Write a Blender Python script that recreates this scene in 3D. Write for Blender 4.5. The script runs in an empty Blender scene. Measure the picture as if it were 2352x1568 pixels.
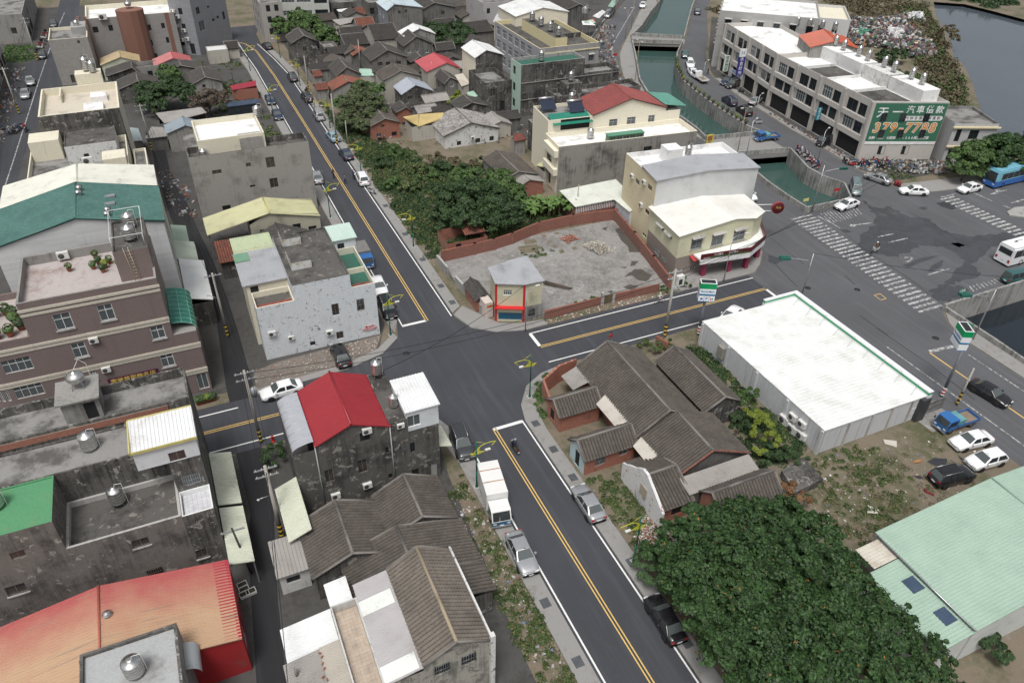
import bpy, bmesh, math, random
import numpy as np
from mathutils import Vector, Matrix
from mathutils.geometry import tessellate_polygon
random.seed(7); RNG=np.random.default_rng(7)
SC=bpy.context.scene; COL=SC.collection
rad=math.radians
FPX,PITCH,ROLL,YAW,HC=1758.7,rad(36.42),rad(1.377),rad(25),55.0
_f=np.array([0,math.cos(PITCH),-math.sin(PITCH)]); _u=np.array([0,math.sin(PITCH),math.cos(PITCH)]); _x=np.array([1.,0,0])
_x,_u=math.cos(ROLL)*_x+math.sin(ROLL)*_u,-math.sin(ROLL)*_x+math.cos(ROLL)*_u
_c,_s=math.cos(-YAW),math.sin(-YAW); _rz=np.array([[_c,-_s,0],[_s,_c,0],[0,0,1]])
CX,CU,CF=_rz@_x,_rz@_u,_rz@_f
CP=np.array([0,0,HC])
cam=bpy.data.cameras.new('camera'); co=bpy.data.objects.new('camera',cam); COL.objects.link(co)
cam.sensor_width=36; cam.lens=36*FPX/2352; cam.clip_end=3000; cam.clip_start=1
co.matrix_world=Matrix(((CX[0],CU[0],-CF[0],0),(CX[1],CU[1],-CF[1],0),(CX[2],CU[2],-CF[2],HC),(0,0,0,1)))
SC.camera=co
SUN_EL,SUN_AZ=rad(66),rad(215)
w=bpy.data.worlds.new('World'); SC.world=w; w.use_nodes=True
nt=w.node_tree; nt.nodes.clear()
sky=nt.nodes.new('ShaderNodeTexSky'); sky.sky_type='NISHITA'; sky.sun_disc=False
sky.sun_elevation=SUN_EL; sky.sun_rotation=SUN_AZ; sky.air_density=1.0; sky.dust_density=6.0; sky.ozone_density=1.0
hs=nt.nodes.new('ShaderNodeHueSaturation'); hs.inputs['Saturation'].default_value=0.34
bg=nt.nodes.new('ShaderNodeBackground'); bg.inputs[1].default_value=0.095
wo=nt.nodes.new('ShaderNodeOutputWorld')
nt.links.new(sky.outputs[0],hs.inputs['Color']); nt.links.new(hs.outputs[0],bg.inputs[0]); nt.links.new(bg.outputs[0],wo.inputs[0])
sl=bpy.data.lights.new('sun','SUN'); sl.energy=1.5; sl.angle=rad(18); sl.color=(1,.985,.96)
so=bpy.data.objects.new('sun',sl); COL.objects.link(so)
_sd=Vector((math.sin(SUN_AZ)*math.cos(SUN_EL),math.cos(SUN_AZ)*math.cos(SUN_EL),math.sin(SUN_EL)))
so.rotation_euler=_sd.to_track_quat('Z','Y').to_euler(); so.location=(0,0,200)
SC.view_settings.view_transform='Standard'; SC.view_settings.look='None'; SC.view_settings.exposure=0.42; SC.view_settings.gamma=1
SC.render.engine='CYCLES'; SC.cycles.use_denoising=True; SC.cycles.max_bounces=6; SC.cycles.diffuse_bounces=3
def t(i,j,x,y): return (588*i+x/4,392*j+y/4)
def Q00(x,y): return t(0,0,x,y)
def Q01(x,y): return t(0,1,x,y)
def Q02(x,y): return t(0,2,x,y)
def Q03(x,y): return t(0,3,x,y)
def Q10(x,y): return t(1,0,x,y)
def Q11(x,y): return t(1,1,x,y)
def Q12(x,y): return t(1,2,x,y)
def Q13(x,y): return t(1,3,x,y)
def Q20(x,y): return t(2,0,x,y)
def Q21(x,y): return t(2,1,x,y)
def Q22(x,y): return t(2,2,x,y)
def Q23(x,y): return t(2,3,x,y)
def Q30(x,y): return t(3,0,x,y)
def Q31(x,y): return t(3,1,x,y)
def Q32(x,y): return t(3,2,x,y)
def Q33(x,y): return t(3,3,x,y)
def G(p,z=0):
    d=CX*(p[0]-1176)/FPX-CU*(p[1]-784)/FPX+CF
    return CP+d*((z-HC)/d[2])
def ray(p): return CX*(p[0]-1176)/FPX-CU*(p[1]-784)/FPX+CF
MATS={}
def lin(c):
    return tuple((v/12.92 if v<=.04045 else ((v+.055)/1.055)**2.4) for v in c)
def rgb(r,g,b): return lin((r/255,g/255,b/255))
class NT:
    def __init__(s,name):
        s.m=bpy.data.materials.new(name); s.m.use_nodes=True; s.t=s.m.node_tree; s.n=s.t.nodes; s.l=s.t.links
        s.b=s.n['Principled BSDF']; s.pos=None
    def P(s):
        if s.pos is None:
            s.pos=s.n.new('ShaderNodeNewGeometry').outputs['Position']
        return s.pos
    def scaled(s,vec,sc,loc=(0,0,0),rot=(0,0,0)):
        m=s.n.new('ShaderNodeMapping'); m.inputs['Scale'].default_value=sc; m.inputs['Location'].default_value=loc; m.inputs['Rotation'].default_value=rot
        s.l.new(vec,m.inputs[0]); return m.outputs[0]
    def noise(s,vec,scale,detail=4,rough=.6,dist=0):
        n=s.n.new('ShaderNodeTexNoise'); n.inputs['Scale'].default_value=scale; n.inputs['Detail'].default_value=detail
        n.inputs['Roughness'].default_value=rough; n.inputs['Distortion'].default_value=dist
        s.l.new(vec,n.inputs['Vector']); return n.outputs[0]
    def ramp(s,fac,a,b,ca=0,cb=1):
        r=s.n.new('ShaderNodeMapRange'); r.inputs[1].default_value=a; r.inputs[2].default_value=b; r.inputs[3].default_value=ca; r.inputs[4].default_value=cb
        s.l.new(fac,r.inputs[0]); return r.outputs[0]
    def mix(s,fac,a,b,mode='MIX'):
        m=s.n.new('ShaderNodeMix'); m.data_type='RGBA'; m.blend_type=mode
        for k,v in ((0,fac),(6,a),(7,b)):
            if isinstance(v,(int,float)): m.inputs[k].default_value=v
            elif isinstance(v,tuple): m.inputs[k].default_value=v+(1,) if len(v)==3 else v
            else: s.l.new(v,m.inputs[k])
        return m.outputs[2]
    def math(s,op,a,b=0.5):
        m=s.n.new('ShaderNodeMath'); m.operation=op
        for k,v in ((0,a),(1,b)):
            if isinstance(v,(int,float)): m.inputs[k].default_value=v
            else: s.l.new(v,m.inputs[k])
        return m.outputs[0]
    def col(s,c):
        if isinstance(c,tuple): s.b.inputs['Base Color'].default_value=c+(1,)
        else: s.l.new(c,s.b.inputs['Base Color'])
    def bump(s,h,strength=.3,dist=.02):
        b=s.n.new('ShaderNodeBump'); b.inputs['Strength'].default_value=strength; b.inputs['Distance'].default_value=dist
        s.l.new(h,b.inputs['Height']); s.l.new(b.outputs[0],s.b.inputs['Normal'])
    def set(s,rough=.8,metal=0,spec=.5):
        s.b.inputs['Roughness'].default_value=rough; s.b.inputs['Metallic'].default_value=metal; s.b.inputs['Specular IOR Level'].default_value=spec
    def rnd(s):
        g=s.n.new('ShaderNodeNewGeometry'); return g.outputs['Random Per Island']
    def orand(s):
        g=s.n.new('ShaderNodeObjectInfo'); return g.outputs['Random']
def plx(name,c,rough=.6,metal=0,var=.12,scale=1.5,spec=.5):
    if name in MATS: return MATS[name]
    k=NT(name); n=k.noise(k.P(),scale,5)
    d=tuple(v*(1-var*1.6) for v in c); l=tuple(min(1,v*(1+var)) for v in c)
    k.col(k.mix(k.ramp(n,.3,.7),d,l)); k.set(rough,metal,spec); MATS[name]=k.m; return k.m
def we(name,c,stain=(.03,.03,.03),amt=.5,streak=.5,rough=.9,peel=None,pamt=.0,grain=.25,ps=1.1):
    if name in MATS: return MATS[name]
    k=NT(name); p=k.P()
    big=k.noise(p,.35,6,.65); run=k.noise(k.scaled(p,(3.2,3.2,.16)),1,6,.7); fine=k.noise(p,7,4,.7)
    base=k.mix(k.ramp(fine,.2,.8),tuple(v*(1-grain) for v in c),tuple(min(1,v*(1+grain*.6)) for v in c))
    f=k.math('ADD',k.math('MULTIPLY',big,1-streak),k.math('MULTIPLY',run,streak))
    f=k.math('ADD',f,k.math('MULTIPLY',k.math('SUBTRACT',fine,.5),.25))
    c1=.63-amt*.30
    m=k.ramp(f,c1,c1+.13)
    base=k.mix(k.math('MULTIPLY',m,min(1,.55+amt*.5)),base,stain)
    if peel is not None:
        pn=k.noise(p,ps,8,.72,.6); base=k.mix(k.ramp(pn,.63-pamt*.40,.655-pamt*.40),base,peel)
    k.col(base); k.set(rough); k.bump(fine,.25,.02); MATS[name]=k.m; return k.m
def ms(name,c,rough=.45,dirt=(.12,.11,.09),amt=.25,metal=0):
    if name in MATS: return MATS[name]
    k=NT(name); p=k.P(); n=k.noise(p,.5,6,.6); f=k.noise(p,9,3,.6)
    a=k.mix(k.ramp(n,.35,.75),c,tuple(v*.86 for v in c)); d=k.math('ADD',k.math('MULTIPLY',n,.6),k.math('MULTIPLY',f,.4))
    k.col(k.mix(k.ramp(d,.60-amt*.2,.72-amt*.12,0,.6),a,dirt)); k.set(rough,metal); MATS[name]=k.m; return k.m
def rt_(name,c,c2,moss=(.05,.05,.04),perobj=True):
    if name in MATS: return MATS[name]
    k=NT(name); p=k.P(); r=k.math('FRACT',k.math('ADD',k.rnd(),k.orand()))
    n=k.noise(p,.45,6,.7); f=k.noise(p,14,3)
    a=k.mix(r,c,c2); a=k.mix(k.ramp(n,.46,.68,0,.6),a,moss); a=k.mix(k.ramp(f,.3,.8,.0,.35),a,tuple(v*1.6 for v in c))
    k.col(a); k.set(.9); MATS[name]=k.m; return k.m
def lm_(name,dark,light,odd=None,oddp=.97):
    if name in MATS: return MATS[name]
    k=NT(name); r=k.rnd(); n=k.noise(k.P(),.55,3,.5)
    f=k.math('ADD',k.math('MULTIPLY',r,.55),k.math('MULTIPLY',n,.5))
    a=k.mix(k.ramp(f,.2,.8),dark,light)
    if odd: a=k.mix(k.ramp(r,oddp,oddp+.005),a,odd)
    k.col(a); k.set(.62,0,.35)
    try: k.b.inputs['Subsurface Weight'].default_value=0
    except Exception: pass
    MATS[name]=k.m; return k.m
def bm_(name,c=(.30,.085,.045),c2=(.19,.055,.032),mortar=(.30,.26,.22),stain=.35,scale=1,horiz='x'):
    if name in MATS: return MATS[name]
    k=NT(name); p=k.P()
    sx=k.n.new('ShaderNodeSeparateXYZ'); k.l.new(p,sx.inputs[0]); cb=k.n.new('ShaderNodeCombineXYZ')
    k.l.new(k.math('ADD',sx.outputs[0],sx.outputs[1]),cb.inputs[0]); k.l.new(sx.outputs[2],cb.inputs[1])
    b=k.n.new('ShaderNodeTexBrick'); k.l.new(cb.outputs[0],b.inputs['Vector']); b.inputs['Scale'].default_value=1/scale
    b.inputs['Color1'].default_value=c+(1,); b.inputs['Color2'].default_value=c2+(1,); b.inputs['Mortar'].default_value=mortar+(1,)
    b.inputs['Mortar Size'].default_value=.008; b.inputs['Brick Width'].default_value=.23; b.inputs['Row Height'].default_value=.075; b.inputs['Bias'].default_value=-.1
    n=k.noise(p,.7,6,.7); g=k.noise(p,5,4)
    a=k.mix(k.ramp(n,.55,.75,0,stain*2),b.outputs[0],(.05,.04,.035)); a=k.mix(k.ramp(g,.6,.75,0,.35),a,(.42,.37,.33))
    k.col(a); k.set(.92); k.bump(b.outputs[1],.4,.01); MATS[name]=k.m; return k.m
def tw_(name,c,grout,tw=.25,th=.06,rough=.55):
    if name in MATS: return MATS[name]
    k=NT(name); p=k.P(); sx=k.n.new('ShaderNodeSeparateXYZ'); k.l.new(p,sx.inputs[0]); cb=k.n.new('ShaderNodeCombineXYZ')
    k.l.new(k.math('ADD',sx.outputs[0],sx.outputs[1]),cb.inputs[0]); k.l.new(sx.outputs[2],cb.inputs[1])
    b=k.n.new('ShaderNodeTexBrick'); k.l.new(cb.outputs[0],b.inputs['Vector']); b.inputs['Scale'].default_value=1; b.offset=0
    b.inputs['Color1'].default_value=c+(1,); b.inputs['Color2'].default_value=tuple(v*.86 for v in c)+(1,); b.inputs['Mortar'].default_value=grout+(1,)
    b.inputs['Mortar Size'].default_value=.006; b.inputs['Brick Width'].default_value=tw; b.inputs['Row Height'].default_value=th
    n=k.noise(p,.4,5,.6); run=k.noise(k.scaled(p,(2,2,.2)),1,5,.6)
    a=k.mix(k.ramp(run,.55,.8,0,.4),b.outputs[0],tuple(v*.5 for v in c)); a=k.mix(k.ramp(n,.3,.7,0,.25),a,tuple(min(1,v*1.25) for v in c))
    k.col(a); k.set(rough); MATS[name]=k.m; return k.m
def glass(name='glass_dark',c=(.02,.025,.028),rough=.06):
    if name in MATS: return MATS[name]
    k=NT(name); k.col(c); k.set(rough,0,.6); MATS[name]=k.m; return k.m
class MB:
    def __init__(s): s.v=[]; s.f=[]; s.mi=[]; s.sm=[]
    def q(s,pts,m=0,sm=False):
        i=len(s.v); s.v.extend([tuple(map(float,p)) for p in pts]); s.f.append(tuple(range(i,i+len(pts)))); s.mi.append(m); s.sm.append(sm)
    def box(s,x0,y0,z0,x1,y1,z1,m=0,skip=''):
        i=len(s.v)
        s.v+= [(x0,y0,z0),(x1,y0,z0),(x1,y1,z0),(x0,y1,z0),(x0,y0,z1),(x1,y0,z1),(x1,y1,z1),(x0,y1,z1)]
        fs={'b':(0,3,2,1),'t':(4,5,6,7),'s':(0,1,5,4),'e':(1,2,6,5),'n':(2,3,7,6),'w':(3,0,4,7)}
        for k,f in fs.items():
            if k in skip: continue
            s.f.append(tuple(i+a for a in f)); s.mi.append(m); s.sm.append(False)
    def prism(s,poly,z0,z1,m=0,mt=None,bottom=True):
        n=len(poly); i=len(s.v)
        a=sum(poly[k][0]*poly[(k+1)%n][1]-poly[(k+1)%n][0]*poly[k][1] for k in range(n))
        if a<0: poly=poly[::-1]
        zt=z1 if hasattr(z1,'__len__') else [z1]*n
        s.v+=[(p[0],p[1],z0) for p in poly]+[(p[0],p[1],z) for p,z in zip(poly,zt)]
        for k in range(n):
            l=(k+1)%n; s.f.append((i+k,i+l,i+n+l,i+n+k)); s.mi.append(m); s.sm.append(False)
        tri=tessellate_polygon([[Vector((p[0],p[1],0)) for p in poly]])
        for tr in tri:
            a,b,c=tr
            p,q,r=poly[a],poly[b],poly[c]
            if (q[0]-p[0])*(r[1]-p[1])-(q[1]-p[1])*(r[0]-p[0])<0: b,c=c,b
            s.f.append((i+n+a,i+n+b,i+n+c)); s.mi.append(m if mt is None else mt); s.sm.append(False)
            if bottom: s.f.append((i+c,i+b,i+a)); s.mi.append(m); s.sm.append(False)
    def tube(s,p0,p1,r,r1=None,n=8,m=0,caps=True,sm=True):
        p0,p1=np.array(p0,float),np.array(p1,float); d=p1-p0; L=np.linalg.norm(d)
        if L<1e-6: return
        d/=L; a=np.array([0,0,1.]) if abs(d[2])<.9 else np.array([1.,0,0]); u=np.cross(d,a); u/=np.linalg.norm(u); v=np.cross(d,u)
        r1=r if r1 is None else r1; i=len(s.v)
        for P,R in ((p0,r),(p1,r1)):
            for k in range(n):
                an=2*math.pi*k/n; s.v.append(tuple(P+u*R*math.cos(an)+v*R*math.sin(an)))
        for k in range(n):
            l=(k+1)%n; s.f.append((i+k,i+n+k,i+n+l,i+l)); s.mi.append(m); s.sm.append(sm)
        if caps:
            s.f.append(tuple(i+k for k in range(n))); s.mi.append(m); s.sm.append(False)
            s.f.append(tuple(i+n+k for k in reversed(range(n)))); s.mi.append(m); s.sm.append(False)
    def path(s,pts,r,n=6,m=0):
        for a,b in zip(pts[:-1],pts[1:]): s.tube(a,b,r,n=n,m=m,caps=False)
    def lathe(s,prof,cx=0,cy=0,n=20,m=0,sm=True):
        i=len(s.v)
        for r,z in prof:
            for k in range(n): s.v.append((cx+r*math.cos(2*math.pi*k/n),cy+r*math.sin(2*math.pi*k/n),z))
        for j in range(len(prof)-1):
            for k in range(n):
                l=(k+1)%n; s.f.append((i+j*n+k,i+j*n+l,i+(j+1)*n+l,i+(j+1)*n+k)); s.mi.append(m); s.sm.append(sm)
    def mesh(s,name,mats):
        me=bpy.data.meshes.new(name); me.from_pydata(s.v,[],s.f)
        for m in (mats if isinstance(mats,(list,tuple)) else [mats]): me.materials.append(m)
        me.polygons.foreach_set('material_index',s.mi); me.polygons.foreach_set('use_smooth',s.sm); me.update(); return me
    def obj(s,name,mats,parent=None):
        return link(name,s.mesh(name,mats),parent)
def link(name,me,parent=None):
    o=bpy.data.objects.new(name,me); COL.objects.link(o)
    if parent is not None: o.parent=parent
    return o
def tag(o,label=None,cat=None,group=None,kind=None):
    if label: o['label']=label
    if cat: o['category']=cat
    if group: o['group']=group
    if kind: o['kind']=kind
    return o
def thing(name,label,cat,loc=(0,0,0),rz=0,group=None):
    o=bpy.data.objects.new(name,None); COL.objects.link(o); o.empty_display_size=.2
    o.location=loc; o.rotation_euler=(0,0,rz); return tag(o,label,cat,group)
def copy_tree(o,parent=None):
    c=o.copy(); COL.objects.link(c); c.parent=parent
    for ch in list(o.children): copy_tree(ch,c)
    return c
_polymesh_cache={}
def sheet(name,polys,z,mat,kind='structure',parent=None,label=None):
    tri=tessellate_polygon([[Vector((p[0],p[1],0)) for p in r] for r in polys]); pts=[p for r in polys for p in r]
    fs=[]
    for a,b,c in tri:
        p,q,r=pts[a],pts[b],pts[c]
        cr=(q[0]-p[0])*(r[1]-p[1])-(q[1]-p[1])*(r[0]-p[0])
        if abs(cr)<1e-9: continue
        fs.append((a,b,c) if cr>0 else (a,c,b))
    me=bpy.data.meshes.new(name); me.from_pydata([(p[0],p[1],z) for p in pts],[],fs); me.materials.append(mat); me.update()
    o=link(name,me,parent)
    if parent is None: o['kind']=kind
    return o
def inst(name,mb_or_mesh,mats,locs,parent=None):
    pass
# ================================================================== ground, roads, water
def ground_mat():
    k=NT('earth_and_dry_grass'); p=k.P()
    a=k.noise(p,.18,7,.65); b=k.noise(p,1.3,6,.7); c=k.noise(p,9,4,.7)
    dirt=k.mix(c,(.115,.092,.066),(.215,.178,.132)); dirt=k.mix(k.ramp(b,.55,.72,0,.6),dirt,(.29,.27,.245))
    gr=k.mix(c,(.03,.045,.015),(.085,.095,.035)); k.col(k.mix(k.ramp(k.math('ADD',k.math('MULTIPLY',a,.6),k.math('MULTIPLY',b,.4)),.47,.58,0,.75),dirt,gr))
    k.set(.95); k.bump(c,.5,.05); return k.m
def pv_(name,c,dark,amt=.5,light=None):
    k=NT(name); p=k.P(); a=k.noise(p,.22,7,.68,.4); b=k.noise(p,1.6,6,.72,.5); c3=k.noise(p,14,3,.7)
    base=k.mix(c3,tuple(v*.82 for v in c),tuple(v*1.15 for v in c))
    f=k.math('ADD',k.math('MULTIPLY',a,.55),k.math('MULTIPLY',b,.45))
    base=k.mix(k.ramp(f,.60-amt*.16,.72-amt*.1,0,.8),base,dark)
    if light: base=k.mix(k.ramp(k.noise(p,.9,7,.75,1.2),.56,.68,0,.7),base,light)
    k.col(base); k.set(.9); k.bump(c3,.2,.01); return k.m
def asphalt_mat(name,c,patch=.2,rough=.85):
    k=NT(name); p=k.P(); a=k.noise(p,.12,6,.6,.3); b=k.noise(p,.9,6,.7,.6); c3=k.noise(p,30,3,.7)
    lane=k.noise(k.scaled(p,(1.2,.06,1)),1,4,.6)
    base=k.mix(c3,tuple(v*.75 for v in c),tuple(v*1.25 for v in c))
    base=k.mix(k.ramp(a,.35,.7,0,.55),base,tuple(v*1.35 for v in c)); base=k.mix(k.ramp(lane,.5,.72,0,.45),base,tuple(min(1,v*1.6+.012) for v in c))
    base=k.mix(k.ramp(b,.64,.70,0,patch),base,tuple(v*.55 for v in c)); base=k.mix(k.ramp(k.noise(p,.5,8,.8,2.5),.60,.66,0,.3),base,tuple(v*1.9+.01 for v in c))
    k.col(base); k.set(rough,0,.4); k.bump(c3,.15,.006); return k.m
def paint_mat(name,c,worn,base):
    k=NT(name); p=k.P(); a=k.noise(p,2.2,8,.78,.4); k.col(k.mix(k.ramp(a,.5+.22*(1-worn),.56+.22*(1-worn),0,.92),c,base)); k.set(.75); return k.m
M_EARTH=ground_mat()
M_TOWN=pv_('town_yard_concrete',(.07,.067,.063),(.024,.022,.02),.75)
M_ALLEY=asphalt_mat('alley_asphalt',(.018,.018,.02),.2)
M_ROAD=asphalt_mat('new_asphalt',(.044,.046,.053),.12)
M_ROAD2=asphalt_mat('old_asphalt',(.082,.084,.090),.35)
M_WALK=pv_('pavement_concrete',(.25,.245,.235),(.13,.115,.09),.5)
M_LOT=pv_('lot_slab_concrete',(.25,.242,.23),(.085,.078,.068),.85,(.43,.42,.40))
M_KERB=pv_('kerb_stone',(.32,.315,.30),(.16,.15,.13),.4)
M_WHITE=paint_mat('white_road_paint',(.70,.70,.68),.3,(.06,.06,.062))
M_WORN=paint_mat('worn_white_road_paint',(.47,.47,.46),1.12,(.085,.085,.088))
M_YEL=paint_mat('yellow_road_paint',(.62,.42,.13),.12,(.05,.05,.05))
M_CANALWALL=we('canal_wall_cement',(.33,.325,.31),(.07,.072,.062),.55,.6)
canalA=[(117.5,180),(128.2,172.6),(139.5,187),(149.5,199.6),(160,212),(190,247),(180,255),(144,208.5),(134,197.8),(124,186.3)]
canalB=[(113.5,174),(125,168.6),(121.9,165.1),(117.9,160.5),(113.5,154.5),(110,148.6),(106.6,141.4),(104.8,133.5),(103.6,126),(102.9,119.5),(102.5,113.8),(103.2,110.7),(92,112.2),(93.1,116.8),(93.7,122.9),(94,126.8),(94.9,133.5),(95.6,138.4),(98.8,146.7),(103.5,155.3),(108,163.5)]
canalC=[(91.4,103.9),(102.9,101.6),(99.9,93.5),(99.9,89.5),(101.2,86),(98.2,81.4),(89.4,81.4),(89.5,86.4),(90,91.9),(91,97)]
canalD=[(86.5,51.9),(150,52.6),(150,30),(112,-20),(86.2,-20),(85.9,30),(85.9,40),(86.2,44.5)]
pond=[(228.9,181.1),(224.4,176.7),(215.6,168.4),(205.2,156.5),(194.4,144.2),(184.5,135.3),(180.8,128.9),(171.2,118.4),(159.7,107.2),(151.4,98.7),(146,92.6),(143.6,89.4),(149,84),(170,72),(330,130),(262,142),(237,155.4),(236.9,166.5),(236,175.6)]
E1=1400.0
sheet('ground',[[(-E1,-300),(E1,-300),(E1,E1),(-E1,E1)],canalA,canalB,canalC,canalD,pond],0,M_EARTH)
sheet('town_yard',[[(-60,69.5),(16,71.5),(18.4,77),(18.4,186),(17,206),(17,262),(-60,262)]],.004,M_TOWN)
sheet('town_yard',[[(-60,-30),(14.5,-30),(15.5,30),(16.8,50),(18,58),(14,60.2),(2,60.8),(-60,60.8)]],.004,M_TOWN)
sheet('town_yard',[[(30,172),(46,140),(60,126),(62,100),(82,103.2),(84,112),(85.6,122),(87.6,135),(91.5,147),(97,163.6),(104,175),(106.3,181.6),(116,193.3),(126,204),(137,216),(160,244),(150,300),(30,300)]],.004,M_TOWN)
sheet('town_yard',[[(110.2,84.5),(133,84),(141,89),(150,100),(136,125),(150,160),(150,190),(137,172.8),(126.2,158.6),(118.6,147.3),(116.4,142.2),(114.7,134),(113.2,126.4),(112.5,119.5),(111.3,110.4),(111,103.3),(109.7,94)]],.004,M_TOWN)
road_main=[(26.95,-30),(26.95,54),(27.6,56.5),(29.5,59.2),(32,60.6),(35.2,61.2),(68,61.5),(68,69.1),(34,69),(30.5,70),(28,72),(27,75),(26.95,178),(26.2,190),(24.8,203),(25.2,215),(27.5,224),(18.9,224),(18.8,212),(19.4,200),(20,186),(20,77),(19,73.5),(16.5,71.2),(12,69.9),(1.6,69.3),(-60,69),(-60,61),(3,61),(12,60.6),(16,60),(18.4,58.5),(19.3,56),(19.9,52),(19.9,-30)]
sheet('road',[road_main],.010,M_ROAD)
lroadR=[(91.2,104.2),(91.4,112.2),(90.6,118),(91,128),(92,138),(96.9,151.5),(100.6,158.9),(104.9,166.7),(109,172.3),(116.5,181.5),(121.4,187.9),(135.2,205.1),(150,223)]
lroadL=[(162,246),(137.3,216),(126.4,204.1),(116.6,193.3),(106.9,181.6),(104.5,175),(97.7,163.6),(92,147),(88,135),(86,122),(84.5,112),(82.6,103),(80,92),(77,80),(74.2,73.4),(71.5,70.6),(69.3,69.1)]
road_east=[(68,61.5),(69.6,60.5),(70.2,52),(70.2,-20),(83.2,-20),(83.2,46.9),(84.4,49.7),(86.4,52.5),(220,53.5),(220,72),(124,77.2),(114,78.8),(110.6,82.2),(109.9,83.7),(109.2,88.3),(109.3,94.2),(110.6,103.5),(110.9,110.6),(112.2,119.6),(112.8,126.6),(114.3,134.3),(116,142.6),(118.2,147.8),(125.7,159),(136.5,173),(148.9,190.7),(162.1,207.4),(190,238),(186,243),(160.4,211.7),(149.9,199.3),(139.9,186.6),(128.7,172.1),(125.6,168.2),(122.3,164.8),(118.3,160.2),(113.9,154.2),(110.4,148.3),(107,141.2),(105.2,133.3),(104,125.9),(103.3,119.5),(102.9,113.9),(103.6,110.6),(103.3,101.4),(100.3,93.4),(100.3,89.7),(101.7,86),(98.4,81),(89.1,81),(89.1,86.4),(89.6,92),(90.6,97)]+lroadR+lroadL+[(68,69.1)]
sheet('road',[road_east],.010,M_ROAD2)
street_w=[(-21,285),(-22.6,234),(-23.8,210),(-29.5,206),(-30,193),(-31,170),(-32,140),(-34,100),(-36,69),(-26.8,69),(-26,110),(-25,148),(-23.6,165.6),(-22,184.8),(-19.8,189.2),(-14,189),(-14,193.6),(-20,194.2),(-16.9,233),(-15.8,285)]
sheet('street',[street_w],.010,M_ROAD)
sheet('alley',[[(-4.3,150),(-4.3,135.4),(-3.9,127),(-3.5,117),(-3,111.5),(-1.7,103.4),(-.4,91.6),(-.6,84.8),(-1.2,72),(-1.2,69.2),(1.5,69.2),(1.6,80.1),(1.4,89.5),(.9,100.7),(0,110.3),(-.8,122.7),(-2.1,134.5),(-2.2,150)]],.012,M_ALLEY)
sheet('alley',[[(-1.7,61),(-1.6,52.7),(-2.4,49),(-2.9,44.3),(-4.4,30),(-5,20),(-3,20),(-2.2,30),(-1,42.4),(.4,52),(.8,61)]],.012,M_ALLEY)
def wet_mat():
    k=NT('wet_asphalt'); p=k.P(); n=k.noise(p,.35,6,.65,.5); c3=k.noise(p,25,3); k.col(k.mix(n,(.032,.034,.039),(.07,.072,.077)))
    k.l.new(k.ramp(n,.42,.56,.55,.10),k.b.inputs['Roughness']); return k.m
M_WET=wet_mat()
def blot(name,c,r,pts,mat,z,seed=1,sub=4,amp=.35,parent=None):
    ps=[G(t(c,r,*p))[:2] for p in pts]; out=[]; rg=random.Random(seed)
    n=len(ps)
    for i in range(n):
        a,b=ps[i],ps[(i+1)%n]; d=b-a; L=np.hypot(*d); nn=np.array([-d[1],d[0]])/max(L,1e-6)
        for k in range(sub):
            o=0 if k==0 else rg.uniform(-amp,amp)*min(1,L/3)
            out.append(tuple(a+d*k/sub+nn*o))
    return sheet(name,[out],z,mat,parent=parent)
blot('puddle',3,1,[(870,270),(960,340),(1130,330),(1230,400),(1330,430),(1480,440),(1560,520),(1680,575),(1830,605),(2100,590),(2420,520),(2420,640),(2050,700),(1850,860),(1960,940),(1780,1010),(1650,1050),(1800,1070),(1860,1100),(1680,1210),(1560,1190),(1490,1090),(1620,1020),(1800,830),(1740,760),(1600,700),(1380,680),(1280,760),(1110,790),(980,760),(920,830),(820,790),(640,775),(830,690),(840,590),(930,540),(1000,430),(920,340)],M_WET,.016,3,5,.5)
for i,(pts) in enumerate([[(1540,300),(1640,280),(1750,330),(1690,360),(1600,335)],[(1380,345),(1420,330),(1470,345),(1430,362)],[(670,545),(720,540),(775,565),(720,575)],[(1230,870),(1420,800),(1590,780),(1480,820),(1300,890)],[(1450,920),(1530,860),(1620,820),(1600,870),(1500,930)],[(1680,670),(1740,660),(1810,685),(1760,705)],[(0,770),(90,800),(140,830),(60,860),(0,830)]]):
    blot('wet_patch',3,1,pts,M_WET,.016,10+i,3,.2)
for pts in ([(1920,425),(1980,420),(2000,490),(1960,480)],[(2100,410),(2170,400),(2130,435)],[(1800,475),(1860,460),(1850,475)]): blot('wet_patch',1,2,pts,M_WET,.016,5,3,.08)
def walk(name,poly):
    m=MB(); m.prism(poly,-.05,.11,0,bottom=False); o=m.obj(name,[M_WALK]); o['kind']='structure'; return o
walk('pavement',[(26.97,-30),(28.5,-30),(28.5,46),(28.5,52),(28.9,55.5),(30.2,58.2),(32.5,59.7),(35.4,60.4),(35.2,61.2),(32,60.6),(29.5,59.2),(27.6,56.5),(26.97,54)])
walk('pavement',[(18.3,-30),(19.88,-30),(19.88,52),(19.3,56),(18.4,58.5),(16.5,59.2),(17.6,56),(18.3,51)])
walk('pavement',[(26.97,76),(28.4,77),(28.4,180),(27.6,192),(26.2,203),(24.9,203),(26.25,190),(26.97,178)])
walk('pavement',[(18.5,78),(19,74.5),(20,77),(20,186),(19.4,199),(18,199),(18.5,186)])
walk('pavement',[(12,69.9),(16.5,71.2),(19,73.5),(18.8,74.6),(16.2,72.3),(12,70.9),(1.8,70.2),(1.8,69.3)])
walk('pavement',[(27,75.5),(28,72),(30.5,70),(34,69),(37,69.1),(37,70.2),(34,70.6),(31.6,71.6),(30.8,73),(28.7,77)])
walk('pavement',[(57,69.1),(67.5,69.15),(69.2,69.2),(71.4,70.7),(74.1,73.5),(75.6,77),(73,79),(70,74),(57,72.4)])
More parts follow.
